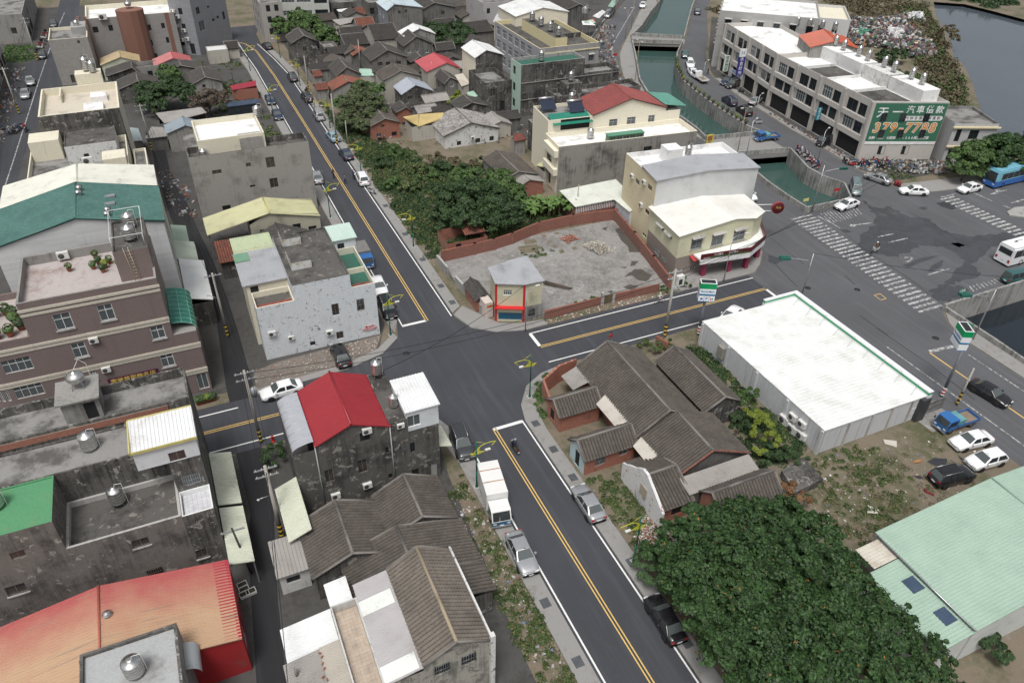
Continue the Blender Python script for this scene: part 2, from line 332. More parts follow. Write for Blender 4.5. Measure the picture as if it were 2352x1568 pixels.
walk('pavement',[(83.3,-20),(85.8,-20),(85.7,44),(86.1,51.6),(84.5,49.6),(83.3,46.9)])
walk('pavement',[(114.1,78.9),(124,77.35),(160,75.6),(160,79.5),(126,81),(115,82.6),(110.8,83.4),(110.7,82.3)])
walk('pavement',[(91.5,112.4),(92.9,117),(93.5,123),(93.8,127),(94.7,133.5),(95.3,138.6),(98.5,146.9),(103.2,155.5),(107.7,163.7),(113,173.5),(116,179.6),(123.6,186.6),(133.8,198.2),(143.6,209),(150,221.5),(135.4,204.8),(121.7,187.6),(116.8,181.2),(109.3,172),(105.2,166.4),(100.9,158.7),(97.2,151.3),(92.3,137.8),(91.3,127.8),(90.9,118)])
walk('pavement',[(109.5,94),(110.8,103.4),(111.1,110.5),(112.4,119.5),(113,126.5),(114.5,134.1),(116.2,142.4),(117.2,141.9),(115.8,134),(114.4,126.3),(113.8,119.4),(112.4,110.3),(112.1,103.2),(110.9,94)])
sheet('lot_floor',[[(29.3,88.3),(35,89.3),(42,90.5),(59,90.6),(56.6,70.6),(45,70.8),(37.2,71),(34.6,72.4),(31.6,73)]],.008,M_LOT)
sheet('lot_floor',[[(1.8,70.3),(12,71),(16,72.4),(17.4,75),(4.9,74.4),(2,73.6)]],.009,pv_('dirt_forecourt',(.16,.14,.12),(.07,.062,.05),.55,(.33,.32,.30)))
sheet('lot_floor',[[(62.2,61.3),(69.4,60.6),(70.1,52),(70.1,36),(66,35.6),(65.5,52),(62,57)]],.009,M_LOT)
for i,(pts,c,r) in enumerate([([(50,700),(230,675),(250,745),(90,765)],2,1),([(105,635),(205,625),(235,660),(120,680)],2,1),([(265,595),(300,585),(320,610),(285,620)],2,1),([(315,648),(350,638),(372,656),(335,668)],2,1),([(370,692),(405,682),(425,702),(385,714)],2,1),([(385,570),(420,562),(440,580),(400,588)],2,1),([(432,618),(465,609),(488,628),(450,638)],2,1),([(490,662),(520,652),(545,672),(508,684)],2,1),([(428,738),(465,724),(488,748),(450,764)],2,1),([(540,708),(580,696),(608,718),(570,730)],2,1)]):
    blot('planting_bed',c,r,pts,M_EARTH,.014,i,2,.05)
M_DAMP=pv_('damp_mud',(.075,.066,.056),(.035,.03,.026),.5)
for i,pts in enumerate([[(945,540),(985,525),(1040,580),(1110,640),(1130,690),(1190,750),(1080,750),(1060,690),(1000,640),(985,610)],[(820,530),(880,515),(860,550)],[(990,890),(1060,880),(1040,900)],[(1050,800),(1090,830),(1165,830),(1130,870),(1080,880),(1100,840)],[(1030,980),(1120,905),(1195,905),(1240,940),(1290,960),(1230,1020),(1150,1000),(1100,960)],[(1020,1070),(1090,1045),(1165,1060),(1100,1100)],[(870,1110),(930,1095),(920,1130)]]):
    blot('mud_patch',2,1,pts,M_DAMP,.0135,20+i,4,.12)
def strip(name,pts,w,mat,z=.020,parent=None):
    m=MB()
    for a,b in zip(pts[:-1],pts[1:]):
        a,b=np.array(a,float),np.array(b,float); d=(b-a)/np.linalg.norm(b-a); n=np.array([-d[1],d[0]])*w/2
        m.q([(*(a-n),z),(*(b-n),z),(*(b+n),z),(*(a+n),z)])
    o=m.obj(name,[mat],parent); o['kind']='structure'; return o
W_=.15
for n_,pts,w_,mt in [('edge_line',[(20.2,-30),(20.2,51)],W_,M_WHITE),('edge_line',[(26.7,-30),(26.7,54.3)],W_,M_WHITE),
  ('stop_line',[(23.4,54.15),(26.62,54.15)],.42,M_WHITE),('edge_line',[(26.65,75.4),(26.5,180),(25.6,192),(24,206)],W_,M_WHITE),
  ('edge_line',[(20.3,75.5),(20.4,186),(19.9,200),(19.7,211)],W_,M_WHITE),('stop_line',[(20.4,75.7),(23.4,75.7)],.42,M_WHITE),
  ('edge_line',[(34.1,68.2),(68.2,68.2)],W_,M_WHITE),('edge_line',[(33.8,62.2),(61.4,62.1),(67.5,62)],W_,M_WHITE),('stop_line',[(34.2,65.4),(34.2,68.1)],.42,M_WHITE),('stop_line',[(68,62.1),(68,65.1)],.42,M_WHITE),
  ('edge_line',[(-60,68),(-.5,68)],W_,M_WHITE),('edge_line',[(-60,62.1),(3.3,62.1)],W_,M_WHITE),
  ('edge_line',[(-21.9,232),(-24.1,193.8),(-26.4,148.4),(-29.5,90)],.18,M_WORN),('edge_line',[(-20,255),(-21.9,232)],.18,M_WORN),
  ('edge_line',[(134.8,207.6),(119.6,189),(108,174.8),(102.8,166)],.2,M_WORN),('edge_line',[(135,217.4),(106,182.5),(100,172)],.2,M_WORN),('centre_line',[(118,196),(107.2,181)],.18,M_WORN),
  ('edge_line',[(73.2,49),(73.2,-20)],.16,M_WORN),('edge_line',[(81.2,44),(81.2,-20)],.16,M_WORN),('stop_line',[(77.3,46.2),(81.2,45.8)],.5,M_WORN)]:
    strip(n_,pts,w_,mt)
for x in (23.33,23.62): strip('centre_line',[(x,-30),(x,54.3)],.11,M_YEL); strip('centre_line',[(x,75.6),(x,150),(x-.1,180),(x-.7,200),(x-2.2,207),(x-4,209.5)],.11,M_YEL)
for y in (65.12,65.41): strip('centre_line',[(34.2,y),(68,y)],.11,M_YEL); strip('centre_line',[(-60,y),(3.4,y)],.11,M_YEL)
for x in (77.1,): strip('centre_line',[(x,46),(x,-20)],.18,M_YEL)
def stripe_obj(name,quad,mat,parent):
    m=MB(); m.q([(p[0],p[1],.020) for p in quad]); return m.obj(name,[mat],parent)
zb=tag(bpy.data.objects.new('zebra_crossing',None),kind='structure'); COL.objects.link(zb)
for i in range(30):
    y=80.0-i*.93; x0=85.1-(80-y)*.08; stripe_obj('stripe',[(x0,y-.2),(x0+4.1,y-.2),(x0+4.1,y+.2),(x0,y+.2)],M_WORN if i not in (2,3,4,7,8,9,10) else M_WORN,zb)
zb=tag(bpy.data.objects.new('zebra_crossing',None),kind='structure'); COL.objects.link(zb)
for i in range(17):
    y=76.2-i*.95; x0=113.2+(76.2-y)*.02; stripe_obj('stripe',[(x0,y-.22),(x0+3.1,y-.22),(x0+3.1,y+.22),(x0,y+.22)],M_WORN,zb)
hp=tag(bpy.data.objects.new('hatched_marking',None),kind='structure'); COL.objects.link(hp)
for i in range(12):
    a=G(Q31(480+i*30,390-i*4))[:2]; b=G(Q31(590+i*25,485-i*7))[:2]; d=(b-a); n=np.array([-d[1],d[0]])/np.hypot(*d)*.07
    stripe_obj('stripe',[a-n,b-n,b+n,a+n],M_WORN,hp)
for i in range(9):
    a=G(Q31(1850+i*32,1060-i*9))[:2]; b=G(Q31(1890+i*34,1110-i*12))[:2]; d=(b-a); n=np.array([-d[1],d[0]])/np.hypot(*d)*.08
    stripe_obj('stripe',[a-n,b-n,b+n,a+n],M_WORN,hp)
for pts in ([(750,505),(830,495),(960,480)],[(1010,610),(1050,600),(1155,580)],[(1105,662),(1280,620)],[(1470,957),(1560,930),(1665,905)],[(1255,800),(1330,795),(1300,830),(1265,838)],[(2045,218),(2110,195),(2195,180)],[(2235,298),(2351,265)],[(1870,195),(2060,280)],[(2160,320),(2250,355)],[(460,420),(600,490),(660,530)],[(1590,245),(1720,215)]):
    strip('lane_arrow',[tuple(G(Q31(*p))[:2]) for p in pts],.22,M_WORN)
for a in ([(750,495),(800,492),(800,515),(755,516)],[(1560,930),(1600,905),(1640,912),(1590,940)],[(2040,220),(2090,195),(2130,212)],[(2240,300),(2290,275),(2320,285)],[(2085,175),(2135,180),(2100,200)]):
    m=MB(); m.q([(*G(Q31(*p))[:2],.021) for p in a]); o=m.obj('arrow_head',[M_WORN]); o['kind']='structure'
m=MB(); pts=[G(Q31(*p))[:2] for p in ((975,1145),(1030,1130),(1085,1175),(1035,1188))]
for i in range(4):
    a,b=pts[i],pts[(i+1)%4]; d=(b-a)/np.hypot(*(b-a)); n=np.array([-d[1],d[0]])*.05; m.q([(*(a-n),.02),(*(b-n),.02),(*(b+n),.02),(*(a+n),.02)])
m.obj('utility_marking',[M_YEL])['kind']='structure'
M_SEAM=plx('tar_seam',(.02,.02,.022),.7)
for c_,r_,pts in ((3,1,[(600,490),(830,680),(1000,800),(1250,960),(1600,1220)]),(3,1,[(330,540),(560,700),(840,890),(1060,1060)]),(3,1,[(30,620),(150,720),(330,860)]),(3,1,[(700,960),(800,1050)]),(3,1,[(60,850),(160,960),(270,1065)]),(3,1,[(840,1330),(1100,1510)]),(3,2,[(1000,-120),(1500,220),(1900,540)]),(3,1,[(1280,370),(1560,520),(1850,700)]),(1,0,[(310,1160),(440,1140),(580,1125)]),(2,0,[(1000,180),(940,260),(880,330)])):
    strip('road_seam',[tuple(G(t(c_,r_,*p))[:2]) for p in pts],.09,M_SEAM,.0185)
for c_,r_,x_,y_ in ((3,1,820,1093),(3,1,365,1078),(1,2,1380,112),(2,2,560,900),(3,2,1540,-30),(1,0,355,1020)):
    p=G(t(c_,r_,x_,y_)); m=MB(); m.lathe([(.01,.0195),(.42,.0195),(.42,.0)],cx=p[0],cy=p[1],n=18); tag(m.obj('manhole_cover',[M_SEAM]),kind='structure')
M_GRATE=plx('grate_steel',(.16,.175,.19),.5,.4)
def grate(x,y,w=.75,d=.9,z=.118):
    r=thing('drain_grate','steel slotted drain grate in the pavement beside the road','drain grate',(x,y,z),group='drain grates along the pavements')
    m=MB(); m.box(-w/2,-d/2,-.01,w/2,d/2,.004); m.obj('plate',[plx('grate_pit',(.02,.02,.02),.9)],r)
    for i in range(9):
        b=MB(); yy=-d/2+d*(i+.5)/9; b.box(-w/2+.03,yy-.03,.004,w/2-.03,yy+.03,.014); b.obj('bar',[M_GRATE],r)
    return r
for x_,y_,lb in ((19.1,27.5,'nearer of two on the left pavement of the lower road'),(19.1,33.2,'farther of two on the left pavement behind the silver-white sedan'),(27.8,25.5,'beside the rear of the glossy black sedan'),(27.8,33.9,'beside the fish lamp by the ruined gable'),(27.8,44.8,'in front of the pale blue gable'),(27.8,49,'between the two brick wings'),(27.8,53.2,'at the farmstead corner by the stop line'),(27.8,78.2,'nearest the pink wall stub'),(27.8,82.5,'beside the steel bar gate'),(27.8,90,'beside the brick and block wall corner'),(27.8,98,'beside the fish lamp of the wild garden'),(27.8,108,'farthest along the wild garden'),(19.3,79.8,'at the foot of the flaking house lamp')): grate(x_,y_)['label']='steel drain grate '+lb
def water_mat(name,c,rough=.07,bs=.25):
    k=NT(name); p=k.P(); n=k.noise(p,1.2,3,.5); n2=k.noise(p,.08,4,.6); k.col(k.mix(n2,tuple(v*.8 for v in c),tuple(v*1.25 for v in c))); k.set(rough,0,.5); k.bump(n,.08,bs*.2); return k.m
M_WATER=water_mat('green_canal_water',(.040,.080,.070)); M_POND=water_mat('pond_water',(.075,.092,.108),.10,.5)
def grow(poly,d):
    c=np.mean(poly,axis=0); return [tuple(np.array(p)+(np.array(p)-c)/np.linalg.norm(np.array(p)-c)*d) for p in poly]
for nm,po,mt,z in (('canal_water',canalA,M_WATER,-1.7),('canal_water',canalB,M_WATER,-2),('canal_water',canalC,M_WATER,-2.2),('canal_water',canalD,water_mat('dark_canal_water',(.012,.018,.024)),-2.6),('pond_water',pond,M_POND,-.9)):
    sheet(nm,[grow(po,.6)],z,mt)
def ribbon(name,pts,thick,z0,z1,mat,label,cat,side=1,cap=.0,group=None):
    P=[np.array(p,float) for p in pts]; N=[]
    for i in range(len(P)):
        a=P[max(i-1,0)]; b=P[min(i+1,len(P)-1)]; d=(b-a)/np.linalg.norm(b-a); N.append(np.array([-d[1],d[0]])*thick*side)
    m=MB()
    for i in range(len(P)-1):
        a,b=P[i],P[i+1]; c,d=b+N[i+1],a+N[i]
        m.q([(*a,z1),(*b,z1),(*c,z1),(*d,z1)]); m.q([(*a,z0),(*b,z0),(*b,z1),(*a,z1)]); m.q([(*c,z0),(*d,z0),(*d,z1),(*c,z1)])
    for i in (0,len(P)-1):
        a=P[i]; d=a+N[i]; m.q([(*a,z0),(*d,z0),(*d,z1),(*a,z1)])
    bm=bmesh.new(); me=m.mesh(name,[mat]); bm.from_mesh(me); bmesh.ops.remove_doubles(bm,verts=bm.verts,dist=.0005); bmesh.ops.recalc_face_normals(bm,faces=bm.faces); bm.to_mesh(me); bm.free()
    return tag(link(name,me),label,cat,group)
def pick(poly,i,j): return [poly[k] for k in range(i,j+1)]
ribbon('canal_wall',[(128.2,172.6),(139.5,187),(149.5,199.6),(160,212),(190,247)],.3,-3,.75,M_CANALWALL,'grey cement canal wall on the house side, beyond the far footbridge','canal wall',-1)
ribbon('canal_wall',[(180,255),(144,208.5),(134,197.8),(124,186.3),(117.5,180)],.3,-3,.75,M_CANALWALL,'grey cement canal wall along the shopping street beyond the far bridge','canal wall',-1)
ribbon('canal_wall',pick(canalB,1,11),.3,-3,.95,M_CANALWALL,'long curved cement canal wall below the road with parked white cars','canal wall',1)
ribbon('canal_wall',[canalB[12]]+pick(canalB,13,20)+[canalB[0]],.3,-3,.8,M_CANALWALL,'cement canal wall behind the red roofed cream house','canal wall',1)
ribbon('canal_wall',[(102.9,101.6),(99.9,93.5),(99.9,89.5),(101.2,86),(98.2,81.4)],.3,-3,.9,M_CANALWALL,'cement canal wall with the heap of scooters leaning behind it','canal wall',1)
ribbon('canal_wall',[(98.5,81.4),(89.2,81.4)],.3,-3,.85,M_CANALWALL,'low cement wall where the canal dives under the wide crossing','canal wall',1)
ribbon('canal_wall',[(89.4,81.4),(89.5,86.4),(90,91.9),(91,97),(91.4,103.9)],.3,-3,.75,M_CANALWALL,'stained canal wall beside the brick paved footway near the crossing','canal wall',1)
ribbon('canal_wall',[(150,52.6),(86.2,51.9)],.35,-3,.95,M_CANALWALL,'pale bridge parapet wall over the black canal by the white bus','canal wall',-1)
ribbon('canal_wall',[(86.4,51.9),(86.2,44.5),(85.9,40),(85.9,30),(86.2,-20)],.3,-3,.7,M_CANALWALL,'canal wall behind the green utility cabinet and traffic light','canal wall',-1)
M_DECK=pv_('bridge_deck',(.24,.235,.225),(.12,.115,.10),.5)
def bridge(name,label,quad,t_,ph,edges):
    r=thing(name,label,'bridge'); m=MB(); m.prism(quad,-t_,.03,0); m.obj('deck',[M_DECK],r)
    for a,b in edges:
        a,b=np.array(a),np.array(b); d=(b-a)/np.linalg.norm(b-a); n=np.array([-d[1],d[0]])*.13
        m=MB(); m.prism([a-n,b-n,b+n,a+n],-t_-.1,ph,0); m.obj('parapet',[M_CANALWALL],r)
bridge('foot_bridge','cement bridge with solid parapets crossing the far canal',[(113.2,174.4),(125.6,168.4),(128.6,172.4),(117.2,180.2)],.7,.9,[((113.4,174.6),(125.2,168.9)),((117.4,179.7),(128,172.9))])
bridge('road_bridge','road bridge over the green canal with the blue truck on it',[(91.2,104),(103.4,101.5),(103.8,110.4),(91.4,112.4)],.8,.85,[((91.4,104.1),(103.1,101.8)),((91.8,112.1),(103.3,110.5))])
# ================================================================== builders for houses
def RC(z,ang,*px):
    a=rad(ang); ca,sa=math.cos(a),math.sin(a)
    P=[G(p,z) for p in px]; u=[p[0]*ca+p[1]*sa for p in P]; v=[-p[0]*sa+p[1]*ca for p in P]
    u0,v0=min(u),min(v); return (u0*ca-v0*sa,u0*sa+v0*ca,max(u)-u0,max(v)-v0,a)
def WR(x0,y0,x1,y1,ang=0):
    return (x0,y0,x1-x0,y1-y0,rad(ang))
def rot2(x,y,a): return (x*math.cos(a)-y*math.sin(a),x*math.sin(a)+y*math.cos(a))
G_DARK=glass(); G_GREY=glass('glass_grey',(.09,.105,.11),.12); G_BROWN=plx('glass_brown',(.06,.055,.052),.15,0,.3)
M_ALU=plx('aluminium_frame',(.42,.43,.43),.4,.3,.05); M_WFRAME=plx('white_frame',(.68,.69,.68),.5,0,.06); M_BFRAME=plx('brown_frame',(.17,.14,.12),.5,0,.2); M_DKFRAME=plx('dark_frame',(.05,.05,.055),.5,0,.2)
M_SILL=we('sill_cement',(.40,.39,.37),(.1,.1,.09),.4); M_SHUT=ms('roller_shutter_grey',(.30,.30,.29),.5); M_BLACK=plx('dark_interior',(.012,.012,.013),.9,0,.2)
M_STEEL=plx('galvanised_steel',(.45,.46,.47),.35,.7,.12); M_STAIN=plx('stainless_steel',(.58,.575,.56),.25,.9,.14,3.); M_WPLASTIC=plx('aged_white_plastic',(.62,.62,.59),.5,0,.1,3.)
M_ROOFCEM=we('flat_roof_cement',(.24,.235,.225),(.055,.052,.048),.55,.0); M_ROOFDARK=we('dark_mossy_roof',(.095,.09,.083),(.028,.026,.024),.5,.0,peel=(.19,.175,.155),pamt=.12)
M_ROOFWHITE=we('white_roof_coating',(.76,.76,.745),(.36,.35,.33),.3,.0)
M_CEM=we('bare_cement',(.27,.262,.245),(.085,.08,.075),.45,.5); M_CEMDK=we('black_stained_cement',(.125,.118,.108),(.022,.021,.02),.62,.5,peel=(.27,.26,.24),pamt=.14)
WKIND=dict(alu=(M_ALU,G_DARK,2,1,.05),alu4=(M_ALU,G_GREY,2,2,.05),white=(M_WFRAME,G_GREY,2,1,.06),white4=(M_WFRAME,G_GREY,2,2,.07),white8=(M_WFRAME,G_GREY,4,2,.05),brown=(M_BFRAME,G_BROWN,2,1,.05),brown1=(M_BFRAME,G_BROWN,1,1,.05),dark=(M_DKFRAME,G_DARK,2,1,.05),dark1=(M_DKFRAME,G_DARK,1,1,.05),open=(M_DKFRAME,M_BLACK,1,1,.03),door=(M_DKFRAME,M_BLACK,1,1,.06),shutter=(M_ALU,M_SHUT,1,1,.06),grey=(M_ALU,G_GREY,2,1,.05))
WCACHE={}
def win_meshes(w,h,kind):
    key=(round(w,1),round(h,1),kind)
    if key in WCACHE: return WCACHE[key]
    w,h=max(key[0],.2),max(key[1],.2); fm,gm,nx,ny,ft=WKIND[kind]
    m=MB(); ft=min(ft,w*.2,h*.2)
    m.box(0,.07,0,w,.13,ft); m.box(0,.07,h-ft,w,.13,h); m.box(0,.07,ft,ft,.13,h-ft); m.box(w-ft,.07,ft,w,.13,h-ft)
    for i in range(1,nx): m.box(w*i/nx-ft*.4,.075,ft,w*i/nx+ft*.4,.125,h-ft)
    hy=[h*.66] if ny==2 else []
    for z in hy: m.box(ft,.078,z-ft*.4,w-ft,.122,z+ft*.4)
    fr=m.mesh('window',[fm]); zs=[ft*.6]+hy+[h-ft*.6]; pn=[]
    for i in range(nx):
        for j in range(len(zs)-1):
            g=MB(); d=.098+(.012 if (i%2) else 0); x0=ft*.6+(w-1.2*ft)*i/nx; x1=ft*.6+(w-1.2*ft)*(i+1)/nx; g.q([(x0,d,zs[j]),(x1,d,zs[j]),(x1,d,zs[j+1]),(x0,d,zs[j+1])]); pn.append(g.mesh('pane',[gm]))
    WCACHE[key]=(fr,pn); return WCACHE[key]
SIDES=dict(S=((0,0),(1,0),(0,-1)),E=((1,0),(0,1),(1,0)),N=((1,1),(-1,0),(0,1)),W=((0,1),(0,-1),(-1,0)))
class B:
    def __init__(s,name,label,cat,fr,group=None,z=0):
        s.ox,s.oy,s.w,s.d,s.a=fr; s.z=z; s.root=thing(name,label,cat,(s.ox,s.oy,z),s.a,group)
    def tolocal(s,p):
        x,y=rot2(p[0]-s.ox,p[1]-s.oy,-s.a); return np.array([x,y,p[2]-s.z])
    def wall_frame(s,side,rect):
        if isinstance(side,int):
            P,Q=np.array(rect[side],float),np.array(rect[(side+1)%len(rect)],float); L=np.linalg.norm(Q-P); u=(Q-P)/L; return P,u,np.array([u[1],-u[0]]),L
        x0,y0,x1,y1=rect; o,u,n=SIDES[side]
        O=np.array([x0 if o[0]==0 else x1,y0 if o[1]==0 else y1]); L=(x1-x0) if u[0]!=0 else (y1-y0)
        return O,np.array(u,float),np.array(n,float),L
    def uv(s,side,px,rect=None):
        rect=rect or (0,0,s.w,s.d); O,u,n,L=s.wall_frame(side,rect)
        d=ray(px); dl=np.array([*rot2(d[0],d[1],-s.a),d[2]]); c=s.tolocal(CP)
        k=((O-c[:2])@n)/(dl[:2]@n); P=c+dl*k; return ((P[:2]-O)@u,P[2])
    def block(s,z1,mats,rect=None,z0=0,wins=(),gable=None,name='wall',sides='SENW',reveal=None):
        rect=rect or (0,0,s.w,s.d); m=MB(); ml=[];
        def mi(mm):
            if mm not in ml: ml.append(mm)
            return ml.index(mm)
        todo=[]
        if isinstance(rect,list): sides=range(len(rect)) if sides=='SENW' else sides
        for side in sides:
            mt=(mats.get(side,mats.get('*')) if isinstance(mats,dict) else mats); k=mi(mt); O,u,n,L=s.wall_frame(side,rect); holes=[]
            for wd in wins:
                if wd[0]!=side: continue
                p0,p1,kind=wd[1],wd[2],wd[3]
                if len(wd)>4 and wd[4]=='m': u0,v0,u1,v1=p0[0],p0[1],p1[0],p1[1]
                else:
                    (ua,va),(ub,vb)=s.uv(side,p0,rect),s.uv(side,p1,rect); u0,u1=sorted((ua,ub)); v0,v1=sorted((va,vb))
                u0,u1=max(.08,u0),min(L-.08,u1); v0,v1=max(z0+.02,v0),min(z1-.08,v1)
                if u1-u0<.15 or v1-v0<.15: continue
                if any(u0<b+.05 and u1>a-.05 and v0<d+.05 and v1>c-.05 for a,c,b,d,_,_ in holes): continue
                holes.append((u0,v0,u1,v1,kind,wd[5:] if len(wd)>5 else ()))
            us=sorted({0,L}|{h[0] for h in holes}|{h[2] for h in holes}); vs=sorted({z0,z1}|{h[1] for h in holes}|{h[3] for h in holes})
            def P(uu,vv,dd=0): q=O+u*uu-n*dd; return (q[0],q[1],vv)
            for i in range(len(us)-1):
                for j in range(len(vs)-1):
                    cu,cv=(us[i]+us[i+1])/2,(vs[j]+vs[j+1])/2
                    if any(h[0]<cu<h[2] and h[1]<cv<h[3] for h in holes): continue
                    m.q([P(us[i],vs[j]),P(us[i+1],vs[j]),P(us[i+1],vs[j+1]),P(us[i],vs[j+1])],k)
            kr=mi(reveal) if reveal else k
            for a,c,b,d,kind,ex in holes:
                D=.18
                m.q([P(a,c),P(a,c,D),P(a,d,D),P(a,d)],kr); m.q([P(b,c,D),P(b,c),P(b,d),P(b,d,D)],kr); m.q([P(a,d,D),P(b,d,D),P(b,d),P(a,d)],kr); m.q([P(a,c),P(b,c),P(b,c,D),P(a,c,D)],kr)
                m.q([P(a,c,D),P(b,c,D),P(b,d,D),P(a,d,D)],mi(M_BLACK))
                todo.append((a,c,b,d,kind,ex,O,u,n))
            if gable and isinstance(side,str) and ((gable[0]=='x' and side in 'EW') or (gable[0]=='y' and side in 'NS')):
                f=gable[2] if len(gable)>2 else .5
                if side in 'NW': f=1-f
                m.q([P(0,z1),P(L,z1),P(L*f,gable[1])],k)
        wo=m.obj(name,ml,s.root)
        for a,c,b,d,kind,ex,O,u,n in todo:
            fr,pn=win_meshes(b-a,d-c,kind); p=O+u*a; isdoor=kind in('door','shutter') or (c<z0+.15 and z0<.5)
            wn=link('door' if isdoor else 'window',fr,s.root); wn.location=(p[0],p[1],c); wn.rotation_euler=(0,0,math.atan2(u[1],u[0]))
            kx,kz=(b-a)/max(round(b-a,1),.2),(d-c)/max(round(d-c,1),.2); wn.scale=(kx,1,kz)
            for q in pn: link('panel' if kind=='shutter' else 'pane',q,wn)
            if 'sill' in ex:
                sm=MB(); W=(b-a)/kx; sm.box(-.1,-.10,-.12,W+.1,.05,0); sm.obj('sill',[M_SILL],wn)
            if 'hood' in ex:
                sm=MB(); W=(b-a)/kx; H=(d-c)/kz; sm.q([(-.12,.01,H+.22),(W+.12,.01,H+.22),(W+.12,-.45,H+.06),(-.12,-.45,H+.06)]); sm.q([(-.12,-.45,H+.06),(W+.12,-.45,H+.06),(W+.12,-.45,H-.02),(-.12,-.45,H-.02)]); sm.obj('hood',[M_SILL],wn)
            if 'bars' in ex:
                sm=MB(); W=(b-a)/kx; H=(d-c)/kz; nb=max(3,int(W/.16))
                for i in range(nb+1): sm.tube((W*i/nb,-.03,0),(W*i/nb,-.03,H),.012,n=4)
                for z in (.02,H/2,H-.02): sm.tube((0,-.03,z),(W,-.03,z),.012,n=4)
                sm.obj('grille',[M_STEEL if 'brownbars' not in ex else M_BFRAME],wn)
        return wo
    def flat(s,z,mat,rect=None,par=.0,tk=.15,pmat=None,name='roof'):
        if isinstance(rect,list):
            m=MB(); P=[np.array(p,float) for p in rect]; c=sum(P)/len(P); zt=z+par; Q=[p+(c-p)/np.linalg.norm(c-p)*tk*1.4 for p in P]
            m.prism([tuple(q) for q in (Q if par>0 else P)],z-.3,z,0,bottom=False); o=m.obj(name,[mat],s.root)
            if par>0:
                m=MB()
                for k in range(len(P)):
                    l=(k+1)%len(P); m.q([(*P[k],zt),(*P[l],zt),(*Q[l],zt),(*Q[k],zt)]); m.q([(*Q[k],zt),(*Q[l],zt),(*Q[l],z),(*Q[k],z)])
                m.obj('parapet',[pmat or mat],s.root)
            return o
        x0,y0,x1,y1=rect or (0,0,s.w,s.d); m=MB()
        i=tk if par>0 else 0
        m.q([(x0+i,y0+i,z),(x1-i,y0+i,z),(x1-i,y1-i,z),(x0+i,y1-i,z)]); o=m.obj(name,[mat],s.root)
        if par>0:
            m=MB(); zt=z+par; a=[(x0,y0),(x1,y0),(x1,y1),(x0,y1)]; b=[(x0+i,y0+i),(x1-i,y0+i),(x1-i,y1-i),(x0+i,y1-i)]
            for k in range(4):
                l=(k+1)%4; m.q([(*a[k],zt),(*a[l],zt),(*b[l],zt),(*b[k],zt)]); m.q([(*b[k],zt),(*b[l],zt),(*b[l],z),(*b[k],z)])
            m.obj('parapet',[pmat or mat],s.root)
        return o
    def box(s,name,x0,y0,z0,x1,y1,z1,mat,parent=None):
        m=MB(); m.box(x0,y0,z0,x1,y1,z1); return m.obj(name,[mat],parent or s.root)
    def gable(s,ze,zr,axis,mat,cover='tile',rect=None,over=.35,overg=.25,rp=.5,cap=None,indiv=0,base=None,verge=None,names=('roof_slope','roof_slope')):
        x0,y0,x1,y1=rect or (0,0,s.w,s.d)
        if axis=='x':
            yr=y0+(y1-y0)*rp; k1=(zr-ze)/(yr-y0); k2=(zr-ze)/(y1-yr)
            A=[(x0-overg,yr,zr),(x1+overg,yr,zr),(x1+overg,y0-over,ze-k1*over),(x0-overg,y0-over,ze-k1*over)]
            C=[(x1+overg,yr,zr),(x0-overg,yr,zr),(x0-overg,y1+over,ze-k2*over),(x1+overg,y1+over,ze-k2*over)]
        else:
            xr=x0+(x1-x0)*rp; k1=(zr-ze)/(xr-x0); k2=(zr-ze)/(x1-xr)
            A=[(xr,y1+overg,zr),(xr,y0-overg,zr),(x0-over,y0-overg,ze-k1*over),(x0-over,y1+overg,ze-k1*over)]
            C=[(xr,y0-overg,zr),(xr,y1+overg,zr),(x1+over,y1+overg,ze-k2*over),(x1+over,y0-overg,ze-k2*over)]
        n1=indiv if not isinstance(indiv,tuple) else indiv[0]; n2=0 if not isinstance(indiv,tuple) else indiv[1]
        a=s.panel(A,cover,mat,names[0],indiv=n1,base=base); c=s.panel(C,cover,mat,names[1],indiv=n2,base=base)
        m=MB(); r=.13 if cover=='tile' else .09
        P,Q=np.array(A[0]),np.array(A[1]); m.tube(P+(0,0,.05),Q+(0,0,.05),r,n=8); m.obj('ridge_cap',[cap or mat],s.root)
        if verge:
            for p,q in ((A[0],A[3]),(A[1],A[2]),(C[0],C[3]),(C[1],C[2])): m=MB(); m.tube(np.array(p)+(0,0,.06),np.array(q)+(0,0,.06),.10,n=6); m.obj('verge',[verge],s.root)
        return a,c
    def panel(s,Q,cover,mat,name='roof_panel',th=.10,indiv=0,base=None,rib=.28,ribh=.045,tw=.33,tl=.27):
        P=[np.array(p,float) for p in Q]; e=P[1]-P[0]; L=np.linalg.norm(e); e=e/L; dn=((P[3]-P[0])+(P[2]-P[1]))/2;
        nrm=np.cross(dn,e); nrm/=np.linalg.norm(nrm)
        if nrm[2]<0: nrm=-nrm
        m=MB(); lo=[p-nrm*th for p in P]
        m.q(P if np.cross(P[1]-P[0],P[2]-P[1])@nrm>0 else P[::-1]); m.q(lo)
        for i in range(4): j=(i+1)%4; m.q([P[i],P[j],lo[j],lo[i]])
